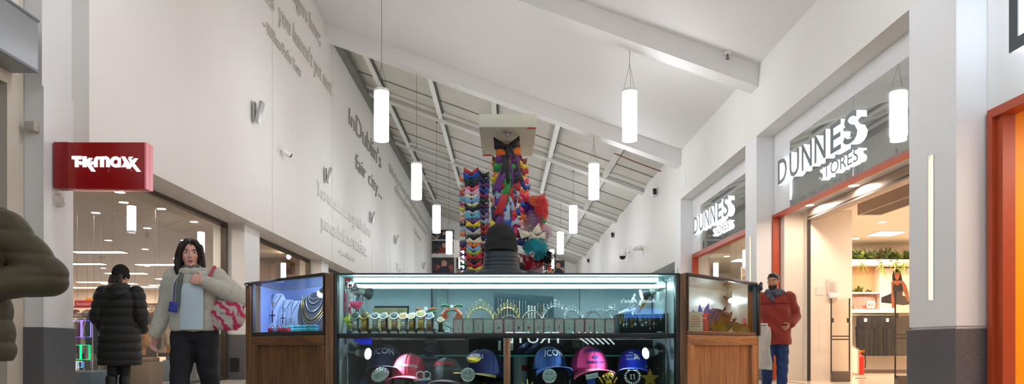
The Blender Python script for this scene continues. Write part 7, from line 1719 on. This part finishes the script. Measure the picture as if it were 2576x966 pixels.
# unseen strip added to light the orange shop
t = thing('ceiling_strip_light', 'strip light under the ceiling of the orange shop', 'ceiling light', (6.9,5.5,3.38))
mb = MB(); mb.bb(-0.4,0.4,-1.4,1.4,-0.03,0.015); mb.build('housing', capm, t); mb = MB(); mb.bb(-0.36,0.36,-1.36,1.36,-0.036,-0.031); mb.build('diffuser', emitter('strip_white', (255,240,220), 14.0), t)
# counters behind the viewer whose lit lettering is mirrored in the case glass
t = thing('juice_counter', 'dark counter with lit white lettering, mirrored in the glass case', 'counter', (0.6,-5,0))
mb = MB(); mb.bb(-0.6,1.7,-5.6,-5.0,0,1.1,0.01); mb.build('body', mat('counter_dark', (44,40,38), 0.5), t, True)
k = (2*D0+5.0)/F
sl = emitter('sign_lit', (235,250,255), 9.0)
mb = MB(); mb.text('FRUTE', frame(((1406-CX)*k,-4.985,CZ+(HY-863)*k),(-1,0,0),(0,0,1)), 0.20, (1406-1272)*k, 0.02); mb.build('lit_lettering', sl, t, True, smooth=0)
mb = MB()
for i in range(6): mb.tube([((1440+15*i-CX)*k,-4.98,CZ+(HY-836)*k),((1480+13*i-CX)*k,-4.98,CZ+(HY-866)*k)],0.012,8)
mb.build('lit_stripes', sl, t, True)
t = thing('pretzel_counter', 'dark counter with a lit shop name, mirrored at the right of the glass case', 'counter', (2.6,-5,0))
mb = MB(); mb.bb(1.75,3.6,-5.4,-5.0,0,1.85,0.02); mb.build('body', mat('counter_dark'), t, True)
mb = MB(); mb.text("Auntie Anne's", frame(((1648-CX)*k,-4.985,CZ+(HY-762)*k),(-1,0,0),(0,0,1)), 0.075, (1648-1562)*k, 0.02); mb.build('lit_lettering', sl, t, True, smooth=0)
mb = MB(); mb.bb((1570-CX)*k,(1668-CX)*k,-4.99,-4.97,CZ+(HY-800)*k,CZ+(HY-776)*k); mb.build('blue_panel', emitter('panel_blue', (60,140,255), 4.0), t, True)
# ---------- lights ----------
w = bpy.data.worlds.new('World'); scene.world = w; w.use_nodes = True
w.node_tree.nodes['Background'].inputs[0].default_value = (0.9,0.95,1,1); w.node_tree.nodes['Background'].inputs[1].default_value = 0.3
cam = bpy.data.cameras.new('Camera'); co = bpy.data.objects.new('Camera', cam); COL.objects.link(co)
co.location = (0,0,CZ); co.rotation_euler = (R(90),0,0)
cam.sensor_width = 36; cam.lens = F/2576*36; cam.shift_x = (1288-CX)/2576; cam.shift_y = (HY-483)/2576
cam.clip_end = 200; cam.clip_start = 0.05
scene.camera = co
vs = scene.view_settings; vs.view_transform = 'Standard'; vs.look = 'None'; vs.gamma = 1; vs.use_curve_mapping = False; vs.exposure = EXPO
c = scene.cycles
c.max_bounces = 8; c.diffuse_bounces = 5; c.glossy_bounces = 4; c.transmission_bounces = 6; c.transparent_max_bounces = 24
c.caustics_reflective = False; c.caustics_refractive = False; c.sample_clamp_indirect = 6
c.use_denoising = True
